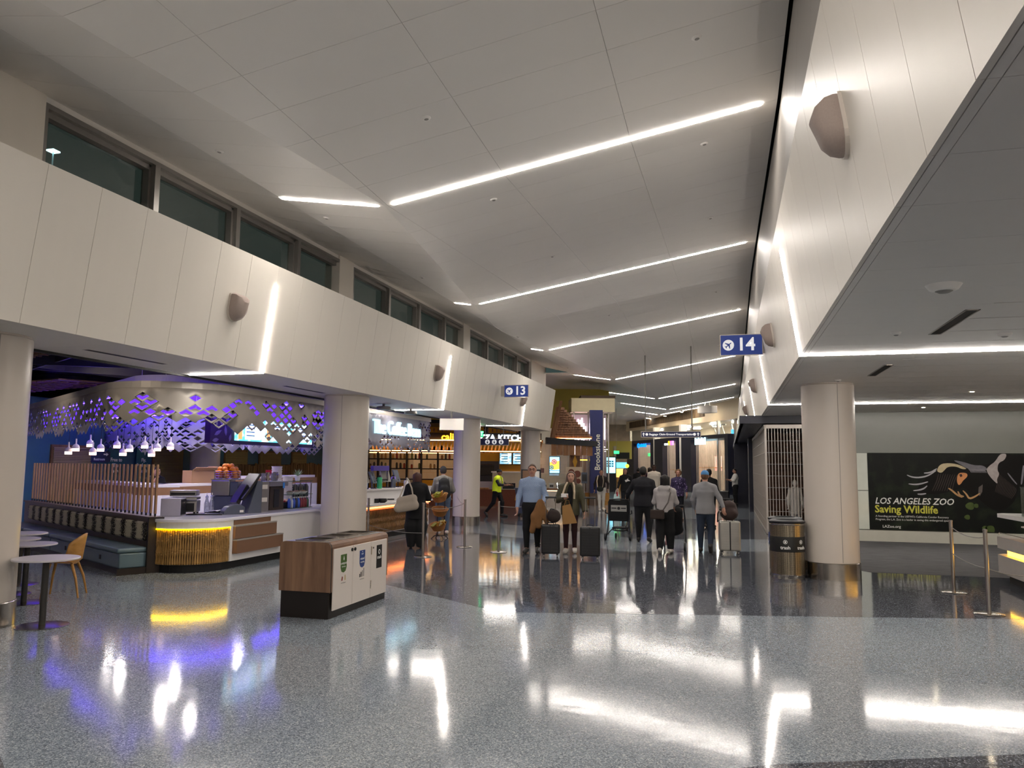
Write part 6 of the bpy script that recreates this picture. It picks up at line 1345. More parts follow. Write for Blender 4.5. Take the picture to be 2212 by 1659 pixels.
class SDF:
    def __init__(s): s.p = []
    def cap(s, a, b, ra, rb=None, k=.03, sc=(1, 1, 1), clip=None, inf=0): s.p.append(('c', np.array(a, float), np.array(b, float), ra, ra if rb is None else rb, k, np.array(sc, float), clip, False)); return s
    def ell(s, c, r, k=.03, clip=None, sub=False, ang=0): s.p.append(('e', np.array(c, float), np.array(r, float), ang, 0, k, None, clip, sub)); return s
    def mesh(s, name, m, h=.011, inflate=0.):
        lo = np.full(3, 9.); hi = np.full(3, -9.)
        for q in s.p:
            if q[0] == 'c': rr = max(q[3], q[4]) * q[6].max() + inflate; lo = np.minimum(lo, np.minimum(q[1], q[2]) - rr); hi = np.maximum(hi, np.maximum(q[1], q[2]) + rr)
            elif not q[8]: rr = q[2].max() + inflate; lo = np.minimum(lo, q[1] - rr); hi = np.maximum(hi, q[1] + rr)
        lo -= 3 * h; hi += 3 * h; n = np.ceil((hi - lo) / h).astype(int) + 1
        Fd = np.full(n, .5, np.float32); ax = [lo[i] + h * np.arange(n[i]) for i in range(3)]
        for q in s.p:
            k = q[5]; mg = k + 2 * h + inflate
            if q[0] == 'c': rr = max(q[3], q[4]) * q[6].max() + mg; a_ = np.minimum(q[1], q[2]) - rr; b_ = np.maximum(q[1], q[2]) + rr
            else: rr = q[2].max() + mg; a_ = q[1] - rr; b_ = q[1] + rr
            i0 = np.clip(((a_ - lo) / h).astype(int), 0, n); i1 = np.clip(((b_ - lo) / h).astype(int) + 2, 0, n)
            X, Y, Z = np.meshgrid(ax[0][i0[0]:i1[0]], ax[1][i0[1]:i1[1]], ax[2][i0[2]:i1[2]], indexing='ij')
            if X.size == 0: continue
            P = np.stack([X, Y, Z], -1)
            if q[0] == 'c':
                sc = q[6]; pa = (P - q[1]) / sc; ba = (q[2] - q[1]) / sc; bb = max(ba @ ba, 1e-9); t = np.clip((pa @ ba) / bb, 0, 1)
                d = (np.linalg.norm(pa - t[..., None] * ba, axis=-1) - (q[3] + (q[4] - q[3]) * t)) * sc.min()
            else:
                pa = P - q[1]
                if q[3]:
                    ca, sa = math.cos(q[3]), math.sin(q[3]); pa = np.stack([pa[..., 0], pa[..., 1] * ca + pa[..., 2] * sa, -pa[..., 1] * sa + pa[..., 2] * ca], -1)
                k0 = np.linalg.norm(pa / q[2], axis=-1); k1 = np.linalg.norm(pa / q[2] ** 2, axis=-1); d = np.where(k1 > 1e-6, k0 * (k0 - 1) / np.maximum(k1, 1e-6), -q[2].min())
            d = d - inflate if not q[8] else d
            if q[7] is not None:
                for (cp_, cn) in q[7]: d = np.maximum(d, (P - np.array(cp_)) @ np.array(cn))
            sub = Fd[i0[0]:i1[0], i0[1]:i1[1], i0[2]:i1[2]]
            if q[8]:
                hh = np.maximum(k - np.abs(sub + d), 0) / k; Fd[i0[0]:i1[0], i0[1]:i1[1], i0[2]:i1[2]] = np.maximum(sub, -d) + hh * hh * k * .25
            else:
                hh = np.maximum(k - np.abs(sub - d), 0) / k; Fd[i0[0]:i1[0], i0[1]:i1[1], i0[2]:i1[2]] = np.minimum(sub, d) - hh * hh * k * .25
        v, f = surface_nets(Fd, lo, h); me = bpy.data.meshes.new(name)
        me.from_pydata(v.tolist() if len(v) else [], [], f.tolist() if len(f) else []); me.materials.append(m); me.polygons.foreach_set('use_smooth', [True] * len(me.polygons)); me.update()
        return me
    def build(s, name, m, parent, h=.011, inflate=0.):
        o = bpy.data.objects.new(name, s.mesh(name, m, h, inflate)); C.objects.link(o); o.parent = parent; return o
def V3(*a): return np.array(a, float)
def nrm(v): return v / max(np.linalg.norm(v), 1e-9)
def hand(S, w, d, th, s, curl=.5, k=.008):
    """palm and five separate bent fingers; d = direction of the fingers, th = side the thumb leaves"""
    d = nrm(V3(*d)); th = V3(*th); th = nrm(th - d * (th @ d)); n = np.cross(d, th); w = V3(*w)
    S.cap(w, w + d * .045 * s, .022 * s, .03 * s, .02, tuple(np.where(np.abs(n) > .7, .75, 1.0)))
    S.cap(w + d * .04 * s + th * .02 * s, w + d * .085 * s + th * .024 * s, .017 * s, .014 * s, .02); S.cap(w + d * .04 * s - th * .018 * s, w + d * .08 * s - th * .022 * s, .016 * s, .013 * s, .02)
    for i, (o, L_) in enumerate(((.03, .068), (.010, .078), (-.010, .072), (-.029, .056))):
        p = w + d * .085 * s + th * o * s; dd = d; 
        for j, q in enumerate((.42, .33, .25)):
            a = curl * (.5 + .35 * j); dd = dd * math.cos(a) + n * math.sin(a); e = p + dd * L_ * q * s; S.cap(p, e, .0098 * s, .0088 * s, k); p = e
    p = w + d * .03 * s + th * .025 * s; e = p + (d * .6 + th * .75) * .04 * s; S.cap(p, e, .012 * s, .0105 * s, .012); e2 = e + (d * .95 + th * .1 + n * curl * .5) * .034 * s; S.cap(e, e2, .0105 * s, .0088 * s, k)
SK = {}
def skin(c): return mat('skin_' + c[1:], c, .5, var=.06, scale=12)
def cloth(c, rough=.85, var=.1, scale=18, bump=.15):
    if scale >= 40: return mat('hair_%s_%s' % (c[1:], scale), c, rough, var=.5, scale=scale * .8, bump=.8, bscale=70, stretch=(1, 1, .1))
    return mat('cloth_%s_%s' % (c[1:], scale), c, rough, var=var, scale=scale, bump=bump, bscale=40)
def person(lab, loc, rotz, H, sk, top, trous, shoes, hair, pose=None, top_kind='shirt', hair_kind='short', build=1., h=.011, face=True, cap_col=None, top_hem=.50, trous_hem=.055, sleeve=1.0, jacket=None, lean=0., hand_curl=.6, skirt=0., leg_w=1.0, glasses=False, top_g=.018, vest=None):
    """pose: joint positions as fractions of the height (x right of the viewer when facing the camera, y away, z up)"""
    P = dict(hipL=(-.052, 0, .515), hipR=(.052, 0, .515), kneeL=(-.058, -.005, .28), kneeR=(.058, -.005, .28), ankL=(-.06, .01, .045), ankR=(.06, .01, .045),
             shL=(-.1, .005, .785), shR=(.1, .005, .785), elL=(-.14, .015, .62), elR=(.14, .015, .62), wrL=(-.15, -.015, .48), wrR=(.15, -.015, .48),
             toeL=(-.07, -.085, .022), toeR=(.07, -.085, .022), head=(0, -.008, .928), neck=(0, .01, .83), chest=(0, .005, .74), waist=(0, .0, .62), pel=(0, 0, .53), hdL=(0, -.1, -1), hdR=(0, -.1, -1), thL=(.3, -1, 0), thR=(-.3, -1, 0))
    if pose: P.update(pose)
    J = {k: (V3(*v) * H if k not in ('hdL', 'hdR', 'thL', 'thR') else V3(*v)) for k, v in P.items()}
    t = thing('person', lab, 'person', loc, rotz); b = build; s = H / 1.75
    def torso(S, g=0., hem=None, k=.05):
        cl = [((0, 0, hem * H), (0, 0, -1))] if hem else None
        S.cap(J['pel'], J['waist'], (.080 * b) * H + g, (.070 * b) * H + g, k, (1.12, .85, 1), cl); S.cap(J['waist'], J['chest'], .070 * b * H + g, .082 * b * H + g, k, (1.12, .85, 1), cl)
        S.cap(J['chest'], J['neck'] * .3 + J['chest'] * .7, .080 * b * H + g, .056 * b * H + g, k, (1.15, .84, 1), cl)
        for q in 'LR': S.cap(J['sh' + q], J['neck'] * .85 + J['chest'] * .15, .030 * b * H + g, .030 * H + g * .8, k, (1, 1, 1), cl)
        if hem and hem < .5: S.cap(J['pel'], J['pel'] - V3(0, 0, (.53 - hem) * H), .082 * b * H + g, .088 * b * H + g, k, (1.12, .88, 1), cl)
    def arms(S, g=0., stop=1., k=.03):
        for q in 'LR':
            a, e, w_ = J['sh' + q], J['el' + q], J['wr' + q]; S.cap(a, e, .028 * b * H + g, .023 * b * H + g, k)
            if stop > .5:
                f = (stop - .5) * 2; end = e + (w_ - e) * f; dirn = nrm(w_ - e); S.cap(e, end, .0235 * b * H + g, (.0235 - .0075 * f) * b * H + g, k, (1, 1, 1), [(tuple(end), tuple(dirn))] if g else None)
    def legs(S, g=0., hem=.05, k=.03, wide=1.):
        for q in 'LR':
            a, e, w_ = J['hip' + q], J['knee' + q], J['ank' + q]; S.cap(a, e, .052 * b * H + g, .034 * b * H * wide + g, k)
            ez = w_.copy(); cl = None
            if g: cl = [((0, 0, hem * H), (0, 0, -1))] if P['ank' + q][2] < .08 else [(tuple(w_ + nrm(e - w_) * max(hem - .045, 0) * H), tuple(nrm(w_ - e)))]
            S.cap(e, w_, .035 * b * H * wide + g, .021 * H * wide + g, k, (1, 1, 1), cl)
    # ---- body
    S = SDF(); torso(S); arms(S); legs(S); S.cap(J['neck'] - V3(0, 0, .02 * H), J['head'] - V3(0, 0, .02 * H), .031 * H, .029 * H, .02)
    hc = J['head']; S.ell(hc + V3(0, .006, .008) * s, (.077 * s, .094 * s, .100 * s), .01); S.ell(hc + V3(0, -.022, -.055) * s, (.056 * s, .064 * s, .062 * s), .03)
    S.cap(hc + V3(0, -.088, -.002) * s, hc + V3(0, -.107, -.030) * s, .009 * s, .013 * s, .012)
    for q in (-1, 1):
        S.ell(hc + V3(q * .079, .012, -.012) * s, (.010 * s, .02 * s, .031 * s), .008); S.ell(hc + V3(q * .032, -.094, .004) * s, (.018 * s, .014 * s, .012 * s), .012, sub=True); S.cap(hc + V3(q * .016, -.086, .022) * s, hc + V3(q * .05, -.074, .024) * s, .008 * s, .006 * s, .01)
    S.ell(hc + V3(0, -.086, -.062) * s, (.022 * s, .010 * s, .009 * s), .006)
    for q in 'LR':
        S.cap(J['wr' + q] - nrm(J['wr' + q] - J['el' + q]) * .02, J['wr' + q], .016 * H, .0145 * H, .01); hand(S, J['wr' + q], J['hd' + q], J['th' + q], s, hand_curl)
        S.cap(J['ank' + q], J['toe' + q], .024 * H, .018 * H, .02)
    S.build('body', skin(sk), t, h)
    # ---- clothes
    S = SDF(); torso(S, top_g, top_hem); arms(S, .011 if top_kind != 'loose' else .022, .5 + .5 * sleeve); S.cap(J['chest'], J['neck'] + V3(0, .004, .0) * H, .05 * H, .036 * H, .04, (1, 1, 1), [(tuple(J['neck'] + V3(0, -.02, .0) * H), (0, -.35, .94))])
    if top_kind == 'hoodie': S.cap(J['neck'] + V3(-.05, .045, -.01) * H, J['neck'] + V3(.05, .045, -.01) * H, .036 * H, None, .03); S.cap(J['neck'] + V3(-.05, .0, -.005) * H, J['neck'] + V3(-.045, .045, .0) * H, .026 * H, None, .03); S.cap(J['neck'] + V3(.05, .0, -.005) * H, J['neck'] + V3(.045, .045, .0) * H, .026 * H, None, .03)
    if top_kind == 'collar':
        for q in (-1, 1): S.cap(J['neck'] + V3(q * .03, .015, .012) * H, J['neck'] + V3(q * .016, -.048, -.018) * H, .011 * H, .007 * H, .008)
    S.build('top', top, t, h)
    S = SDF(); legs(S, .010 * leg_w, trous_hem, .03, leg_w); cl = [((0, 0, .605 * H), (0, 0, 1))]; S.cap(J['pel'] - V3(0, 0, .01 * H), J['waist'], .082 * b * H + .008, .070 * b * H + .008, .05, (1.12, .86, 1), cl)
    if skirt: S.cap(J['pel'], J['pel'] - V3(0, 0, (.53 - skirt) * H), .085 * b * H, .115 * b * H, .05, (1.1, .85, 1), [((0, 0, skirt * H), (0, 0, -1))])
    S.build('trousers', trous, t, h)
    for q in 'LR':
        S = SDF(); a, e = J['ank' + q], J['toe' + q]; S.cap(a - V3(0, -.012, .005) * H, e, .029 * H, .022 * H, .02, (1, 1, 1), [((0, 0, .002), (0, 0, -1)), (tuple(a + V3(0, 0, .022) * H), (0, 0, 1))] if P['toe' + q][2] < .05 and P['ank' + q][2] < .07 else None); f_ = nrm(e - a) * V3(1, 1, 0); S.cap(a + (e - a) * -.25 - V3(0, 0, .012) * H, e + f_ * .012 * H, .024 * H, .0215 * H, .02, (1, 1, 1), [((0, 0, .002), (0, 0, -1))] if P['toe' + q][2] < .05 and P['ank' + q][2] < .07 else None); S.build('shoe', shoes, t, h)
    # ---- hair / cap
    if hair is not None:
        S = SDF(); fcut = [(tuple(hc + V3(0, -.048, .062) * s), (0, -.80, -.6))]
        S.ell(hc + V3(0, .008, .016) * s, (.084 * s, .102 * s, .104 * s), .01, [(tuple(hc + V3(0, -.045, .058) * s), (0, -.72, -.69)), (tuple(hc + V3(0, 0, -.05) * s), (0, 0, -1))] if hair_kind == 'short' else fcut)
        if hair_kind == 'short' and not face: S.ell(hc + V3(0, .02, -.01) * s, (.08 * s, .09 * s, .085 * s), .01, [(tuple(hc + V3(0, .0, 0) * s), (0, -1, 0))])
        if hair_kind == 'long':
            for q in (-1, 1): S.cap(hc + V3(q * .064, .02, .04) * s, hc + V3(q * .09, .0, -.16) * s, .03 * s, .036 * s, .03); S.cap(hc + V3(q * .085, -.01, -.16) * s, hc + V3(q * .082, -.045, -.33) * s, .036 * s, .018 * s, .03)
            S.cap(hc + V3(0, .06, .02) * s, hc + V3(0, .075, -.28) * s, .07 * s, .055 * s, .04)
        if hair_kind == 'bob':
            for q in (-1, 1): S.cap(hc + V3(q * .065, .02, .05) * s, hc + V3(q * .075, .02, -.11) * s, .036 * s, .03 * s, .03)
            S.cap(hc + V3(0, .05, .02) * s, hc + V3(0, .055, -.13) * s, .075 * s, .06 * s, .04)
        if hair_kind == 'curly':
            rr_ = random.Random(1)
            for i in range(34):
                a = rr_.uniform(0, 6.28); e = rr_.uniform(-.9, 1.3); d = V3(math.cos(a) * math.cos(e) * .088, abs(math.sin(a)) * math.cos(e) * .1 - .02, math.sin(e) * .105 + .01) * s; S.ell(hc + d, (.036 * s, .036 * s, .034 * s), .012)
        S.build('hair', hair, t, h)
    if cap_col is not None:
        S = SDF(); S.ell(hc + V3(0, .006, .03) * s, (.086 * s, .104 * s, .092 * s), .01, [(tuple(hc + V3(0, 0, .005) * s), (0, -.25, -1))]); 
        if cap_col[1]: S.cap(hc + V3(-.035, -.09, .03) * s, hc + V3(.035, -.09, .03) * s, .05 * s, None, .01, (1, 1, .16)); S.cap(hc + V3(0, -.12, .026) * s, hc + V3(0, -.15, .022) * s, .055 * s, .05 * s, .01, (1, 1, .14))
        S.build('cap', cap_col[0], t, h)
    if face:
        for q in (-1, 1): MB().ball(tuple(hc + V3(q * .031, -.083, .003) * s), .0085 * s, 8, 6).build('eye', mat('eye_dark', '#2a201c', .2), t, smooth=True); MB().tube([tuple(hc + V3(q * x, y, z) * s) for x, y, z in ((.015, -.093, .024), (.034, -.092, .03), (.052, -.078, .024))], .0045 * s, 6).build('eyebrow', hair if hair is not None else mat('brow_dark', '#2b201a', .8), t)
        MB().tube([tuple(hc + V3(x, y, z) * s) for x, y, z in ((-.024, -.084, -.061), (0, -.096, -.059), (.024, -.084, -.061))], .006 * s, 6).build('lips', mat('lips', '#96544c', .5), t, smooth=True)
    if glasses:
        for q in (-1, 1): MB().tube([tuple(hc + V3(q * .034 + .025 * math.cos(R(a)), -.103, .002 + .018 * math.sin(R(a))) * s) for a in range(0, 361, 30)], .0025 * s, 5).build('glasses_rim', m_dark, t); MB().cyl(tuple(hc + V3(q * .058, -.1, .004) * s), tuple(hc + V3(q * .08, .0, .0) * s), .002 * s, n=5).build('glasses_arm', m_dark, t)
    if vest is not None:
        S = SDF(); torso(S, .032, .5); S.ell(V3(0, -.16 * H, .76 * H), (.02 * H, .12 * H, .1 * H), .01, sub=True); vo = S.build('safety_vest', vest[0], t, h)
        S = SDF(); S.cap(J['waist'] - V3(0, 0, .01 * H), J['waist'] + V3(0, 0, .02 * H), .070 * b * H + .037, None, .01, (1.12, .86, 1), [(tuple(J['waist'] - V3(0, 0, .012 * H)), (0, 0, -1)), (tuple(J['waist'] + V3(0, 0, .018 * H)), (0, 0, 1))]); S.build('reflective_band', vest[1], vo, h)
        for q in (-1, 1): MB().tube([tuple(V3(q * .06, y, z) * H + V3(0, J['chest'][1], 0)) for y, z in ((.092, .60), (.1, .7), (.075, .79), (.02, .835), (-.05, .80), (-.095, .72), (-.092, .62))], .02, 6).build('reflective_band', vest[1], vo)
    if jacket is not None:
        S = SDF(); jm, jh, jg = jacket; cutf = None
        torso(S, jg, jh, .05); arms(S, jg, .98)
        for q_ in S.p: pass
        S.cap(J['chest'] + V3(0, .01, .03) * H, J['neck'] + V3(0, .012, .0) * H, .055 * H, .042 * H, .04, (1, 1, 1), [(tuple(J['neck'] + V3(0, 0, .0) * H), (0, -.2, 1))])
        S.ell(V3(0, -.14 * H, .70 * H), (.040 * H, .12 * H, .24 * H), .01, sub=True)
        S.build('jacket', jm, t, h)
    return t, J
m_shoeb = mat('dark_shoe', '#2b2826', .5); m_shoew = mat('pale_sneaker', '#d5cfc6', .5); m_denim = cloth('#2a3444'); m_navyc = cloth('#12131c'); m_blk = cloth('#0d0d0f')
HB = cloth('#2a1d17', .6, .2, 60); HBK = cloth('#14110f', .6, .2, 60)
def plaid():
    m = bpy.data.materials.new('blue_check_shirt'); m.use_nodes = True; nt = m.node_tree; b = nt.nodes['Principled BSDF']; b.inputs['Roughness'].default_value = .8
    tc = nt.nodes.new('ShaderNodeTexCoord'); ck = nt.nodes.new('ShaderNodeTexChecker'); ck.inputs['Scale'].default_value = 95; ck.inputs[1].default_value = (*lin('#6f84a8'), 1); ck.inputs[2].default_value = (*lin('#9fb0c9'), 1)
    nt.links.new(tc.outputs['Object'], ck.inputs[0]); nt.links.new(ck.outputs[0], b.inputs['Base Color']); return m
def floral():
    m = bpy.data.materials.new('purple_floral'); m.use_nodes = True; nt = m.node_tree; b = nt.nodes['Principled BSDF']; b.inputs['Roughness'].default_value = .8
    tc = nt.nodes.new('ShaderNodeTexCoord'); v = nt.nodes.new('ShaderNodeTexVoronoi'); v.inputs['Scale'].default_value = 16; r = nt.nodes.new('ShaderNodeValToRGB'); e = r.color_ramp.elements
    e[0].position = .18; e[0].color = (*lin('#9a86b5'), 1); e[1].position = .3; e[1].color = (*lin('#2c2145'), 1); nt.links.new(tc.outputs['Object'], v.inputs[0]); nt.links.new(v.outputs['Distance'], r.inputs[0]); nt.links.new(r.outputs[0], b.inputs['Base Color']); return m
# ---- suitcases
def suitcase(lab, x, y, rz, w_, hgt, d, m, handle=.45, tilt=0, hx=0):
    t = thing('suitcase', lab, 'suitcase', (x, y, 0), rz); z0 = .06
    MB().box(-w_ / 2, w_ / 2, -d / 2, d / 2, z0, z0 + hgt).build('shell', m, t, bevel=.03)
    for k in range(int(hgt / .05) - 1): MB().box(-w_ / 2 + .04, w_ / 2 - .04, -d / 2 - .004, d / 2 + .004, z0 + .05 + k * .05, z0 + .07 + k * .05).build('rib', m, t)
    MB().box(-.012, .012, -d / 2 - .006, d / 2 + .006, z0 + .02, z0 + hgt - .01).build('zip_seam', m_plastic, t)
    for sx in (-1, 1):
        for sy in (-1, 1):
            o = MB().box(-.02, .02, -.02, .02, .03, .07).build('caster', m_plastic, t, loc=(sx * (w_ / 2 - .05), sy * (d / 2 - .04), 0)); MB().cyl((-.012, 0, .026), (.012, 0, .026), .026, n=14).build('wheel', m_grey, o)
        if handle: MB().cyl((sx * .09, d / 2 - .04, z0 + hgt), (sx * .09, d / 2 - .04, z0 + hgt + handle), .009, n=8).build('handle_tube', m_satin, t)
    if handle: MB().box(-.11, .11, d / 2 - .06, d / 2 - .02, z0 + hgt + handle, z0 + hgt + handle + .035).build('handle_grip', m_plastic, t, bevel=.008)
    MB().tube([(-.06, 0, z0 + hgt), (-.05, 0, z0 + hgt + .03), (.05, 0, z0 + hgt + .03), (.06, 0, z0 + hgt)], .01, 8).build('carry_handle', m_plastic, t)
    return t
m_case = mat('black_shell', '#1c1c1e', .35); m_silver = mat('silver_shell', '#b5b3ac', .3, .6)
# ---- 1 man in blue shirt
person('man in a blue checked shirt and dark trousers walking towards the camera', (-3.86, 15.7, 0), R(10), 1.80, '#b98a74', plaid(), m_blk, m_shoeb, cloth('#4a3626', .6, .2, 60), dict(
    shL=(-.106, .005, .785), shR=(.106, .005, .785), elL=(-.152, .02, .625), wrL=(-.165, -.03, .495), elR=(.155, .01, .63), wrR=(.13, -.11, .56), hdR=(-.1, -.5, -.7), thR=(-.8, -.3, .3), kneeL=(-.058, -.03, .28), ankL=(-.058, -.01, .045), toeL=(-.072, -.10, .022), kneeR=(.06, -.01, .28), ankR=(.062, .05, .05)),
    'collar', build=1.08, h=.0105, top_hem=.565, sleeve=.94, glasses=True)
suitcase('black ribbed suitcase beside the man in the blue shirt', -3.36, 15.2, R(10), .36, .56, .23, m_case, .5)
t = thing('brown_jacket', 'tan brown jacket hanging from the arm of the man in the blue shirt', 'jacket', (-3.62, 15.42, .45)); S = SDF()
for (a, b, r0, r1) in (((0, 0, .58), (-.1, -.02, .3), .05, .09), ((-.1, -.02, .3), (-.16, -.02, .02), .07, .06), ((0, 0, .58), (.1, 0, .34), .05, .08), ((.1, 0, .34), (.13, .0, .2), .07, .05), ((-.02, -.03, .5), (-.02, -.05, .12), .06, .06)): S.cap(a, b, r0, r1, .04, (1, .6, 1))
S.build('cloth', cloth('#7a5530', .85, .25, 9), t, .011)
t = thing('travel_pillow', 'dark brown pouch resting on the black suitcase', 'bag', (-3.3, 15.2, .65)); S = SDF(); S.ell((0, 0, .13), (.14, .1, .13), .03); S.build('pouch', cloth('#2e2320'), t, .012); MB().tube([(-.1, 0, .2), (-.05, -.02, .27), (.02, -.02, .26)], .012, 6).build('strap', m_plastic, t)
# ---- 2 woman in olive jacket
person('woman with long dark hair in an olive jacket walking towards the camera', (-3.12, 15.95, 0), R(8), 1.66, '#c79a84', m_blk, cloth('#33191c'), m_shoew, cloth('#4d3526', .4, .3, 50), dict(
    elL=(-.15, -.02, .645), wrL=(-.06, -.14, .665), hdL=(.55, -.55, .35), thL=(.2, -.3, 1), elR=(.16, .01, .64), wrR=(.185, -.06, .50), hdR=(.1, -.4, -.8), kneeL=(-.05, -.03, .28), ankL=(-.052, -.0, .045), toeL=(-.062, -.09, .022), kneeR=(.05, .01, .28), ankR=(.05, .06, .05), toeR=(.058, -.03, .022), head=(.01, -.012, .928)),
    hair_kind='long', build=.94, h=.0105, top_hem=.52, jacket=(cloth('#47432f', .7, .15, 12), .46, .034), leg_w=.92)
suitcase('black suitcase pulled by the woman in the olive jacket', -2.56, 15.05, R(8), .38, .55, .23, m_case, .52)
t = thing('shoulder_strap', 'patterned cream strap around the neck of the woman in the olive jacket', 'strap', (-3.1, 15.75, .98)); MB().tube([(-.15, .02, .05), (-.13, -.03, .2), (-.09, .02, .36), (-.06, .1, .44)], .02, 8).build('band', cloth('#c9b79c', .8, .35, 40), t); MB().tube([(.1, .0, .12), (.11, -.03, .25), (.09, .03, .38), (.06, .1, .44)], .02, 8).build('band', cloth('#c9b79c', .8, .35, 40), t)
t = thing('phone', 'white phone held up by the woman in the olive jacket', 'phone', (-3.17, 15.62, 1.13), R(8)); MB().box(-.07, .07, -.006, .006, 0, .075).build('case', m_white, t, bevel=.004); MB().box(-.06, .06, .006, .008, .005, .07).build('screen', m_plastic, t)
t = thing('paper_bag', 'brown paper bag hanging from the hand of the woman in the olive jacket', 'paper bag', (-3.08, 15.6, .60), R(8)); mkr = mat('kraft_paper', '#9a7342', .8, var=.08); MB().hexa([(-.12, -.07, 0), (.16, -.07, .03), (.16, .07, .03), (-.12, .07, 0), (-.13, -.03, .36), (.03, -.03, .40), (.03, .03, .40), (-.13, .03, .36)]).build('bag', mkr, t); MB().tube([(-.09, 0, .37), (-.06, 0, .47), (0, 0, .47), (.01, 0, .39)], .006, 6).build('handle', mkr, t)
# ---- 3 man in dark jacket with cart
person('heavy set man in a dark jacket seen from behind beside the luggage cart', (-1.93, 18.75, 0), R(180), 1.77, '#5a4034', cloth('#101017'), m_blk, m_shoeb, HBK, dict(
    shL=(-.108, .005, .78), shR=(.108, .005, .78), elR=(.2, -.06, .65), wrR=(.235, -.17, .575), hdR=(.2, -.9, -.2), thR=(-.8, -.2, .5), elL=(-.165, .01, .63), wrL=(-.175, -.05, .50), kneeL=(-.075, -.02, .28), ankL=(-.075, .05, .055), toeL=(-.085, -.03, .022), kneeR=(.065, .0, .28), ankR=(.07, -.05, .045), toeR=(.08, -.13, .022)), build=1.22, h=.0115, face=False, top_hem=.47)
lc = thing('luggage_cart', 'black folding luggage cart with grey plate pushed by the man in the dark jacket', 'cart', (-2.55, 19.1, 0), R(-4))
for sx in (-1, 1):
    MB().tube([(sx * .27, -.1, .12), (sx * .25, .0, .5), (sx * .25, .0, .9), (sx * .22, .0, .96), (0, 0, .975)], .016, 8).build('frame_tube', m_plastic, lc); MB().tube([(sx * .27, -.12, .12), (sx * .2, .1, .24), (sx * .16, .25, .26), (sx * .16, .45, .2)], .014, 8).build('lower_tube', m_plastic, lc)
    MB().cyl((sx * .15, .1, .24), (sx * .15, .05, .6), .011, n=8).build('stay', m_plastic, lc)
    MB().cyl((sx * .30 - .02, -.12, .085), (sx * .30 + .02, -.12, .085), .085, n=20).build('rear_wheel', m_plastic, lc); MB().cyl((sx * .17 - .015, .45, .065), (sx * .17 + .015, .45, .065), .065, n=18).build('front_wheel', m_plastic, lc)
    MB().tube([(sx * .26, 0, .62), (sx * .32, -.04, .64), (sx * .31, -.06, .72)], .014, 8).build('side_hook', m_plastic, lc)
MB().box(-.235, .235, -.012, .02, .45, .95).build('back_panel', m_blk, lc, bevel=.01); pn = MB().box(-.19, .19, -.018, -.012, .68, .83).build('grey_plate', mat('plate_grey', '#9a9892', .4), lc); MB().cyl((0, -.018, .755), (0, -.021, .755), .035, n=18).build('emblem', m_dark, pn)
for q in (-.115, .115): MB().box(q - .06, q + .06, -.02, -.018, .745, .77).build('wing_mark', m_dark, pn)
MB().tube([(-.2, .1, .24), (-.1, .05, .22), (.1, .05, .22), (.2, .1, .24)], .016, 8).build('cross_tube', m_plastic, lc); MB().box(-.17, .17, .0, .4, .27, .30).build('tray', m_blk, lc)
# ---- 4 woman in grey hoodie
person('woman in a light grey hoodie and wide black trousers seen from behind', (-1.26, 16.5, 0), R(180), 1.60, '#8a6250', cloth('#b3aeac', .9, .06, 14), m_blk, m_shoew, HBK, dict(
    elL=(-.14, -.05, .645), wrL=(-.1, -.16, .60), elR=(.14, -.05, .645), wrR=(.1, -.16, .60), kneeL=(-.058, -.03, .28), ankL=(-.06, -.05, .045), toeL=(-.07, -.13, .02), kneeR=(.06, .0, .28), ankR=(.065, .07, .065), toeR=(.07, .0, .02)), 'hoodie', 'bob', build=1.06, h=.0105, face=False, top_hem=.52, leg_w=1.45)
t = thing('crossbody_bag', 'brown crossbody bag with grey strap on the woman in the hoodie', 'bag', (-1.4, 16.32, .74)); MB().box(-.14, .14, -.05, .03, -.04, .15).build('pouch', cloth('#3a2f2b'), t, bevel=.03); MB().tube([(.12, -.03, .15), (.22, -.07, .3), (.27, -.05, .5), (.24, .06, .58)], .014, 8).build('strap', mat('grey_webbing', '#6a6460', .8), t)
sp = thing('stroller', 'black stroller mostly hidden in front of the woman in the hoodie', 'stroller', (-1.15, 17.42, 0))
for sx in (-1, 1):
    MB().tube([(sx * .24, -.5, .95), (sx * .25, -.2, .6), (sx * .24, .3, .12)], .014, 8).build('frame_tube', m_plastic, sp); MB().tube([(sx * .24, .0, .45), (sx * .25, -.4, .1)], .014, 8).build('rear_tube', m_plastic, sp)
    MB().cyl((sx * .25 - .02, -.4, .1), (sx * .25 + .02, -.4, .1), .1, n=20).build('rear_wheel', m_plastic, sp); MB().cyl((sx * .22 - .02, .3, .07), (sx * .22 + .02, .3, .07), .07, n=18).build('front_wheel', m_plastic, sp)
MB().cyl((-.24, -.5, .95), (.24, -.5, .95), .016, n=10).build('push_bar', m_plastic, sp); S = SDF(); S.cap((0, -.05, .42), (0, .2, .4), .17, .15, .03, (1.2, 1, .6)); S.cap((0, -.15, .45), (0, -.25, .8), .15, .16, .05, (1.3, .6, 1)); S.build('seat', m_blk, sp, .016); MB().box(-.16, -.08, -.3, .1, .1, .45).build('pink_cloth', cloth('#b88480'), sp, bevel=.02)
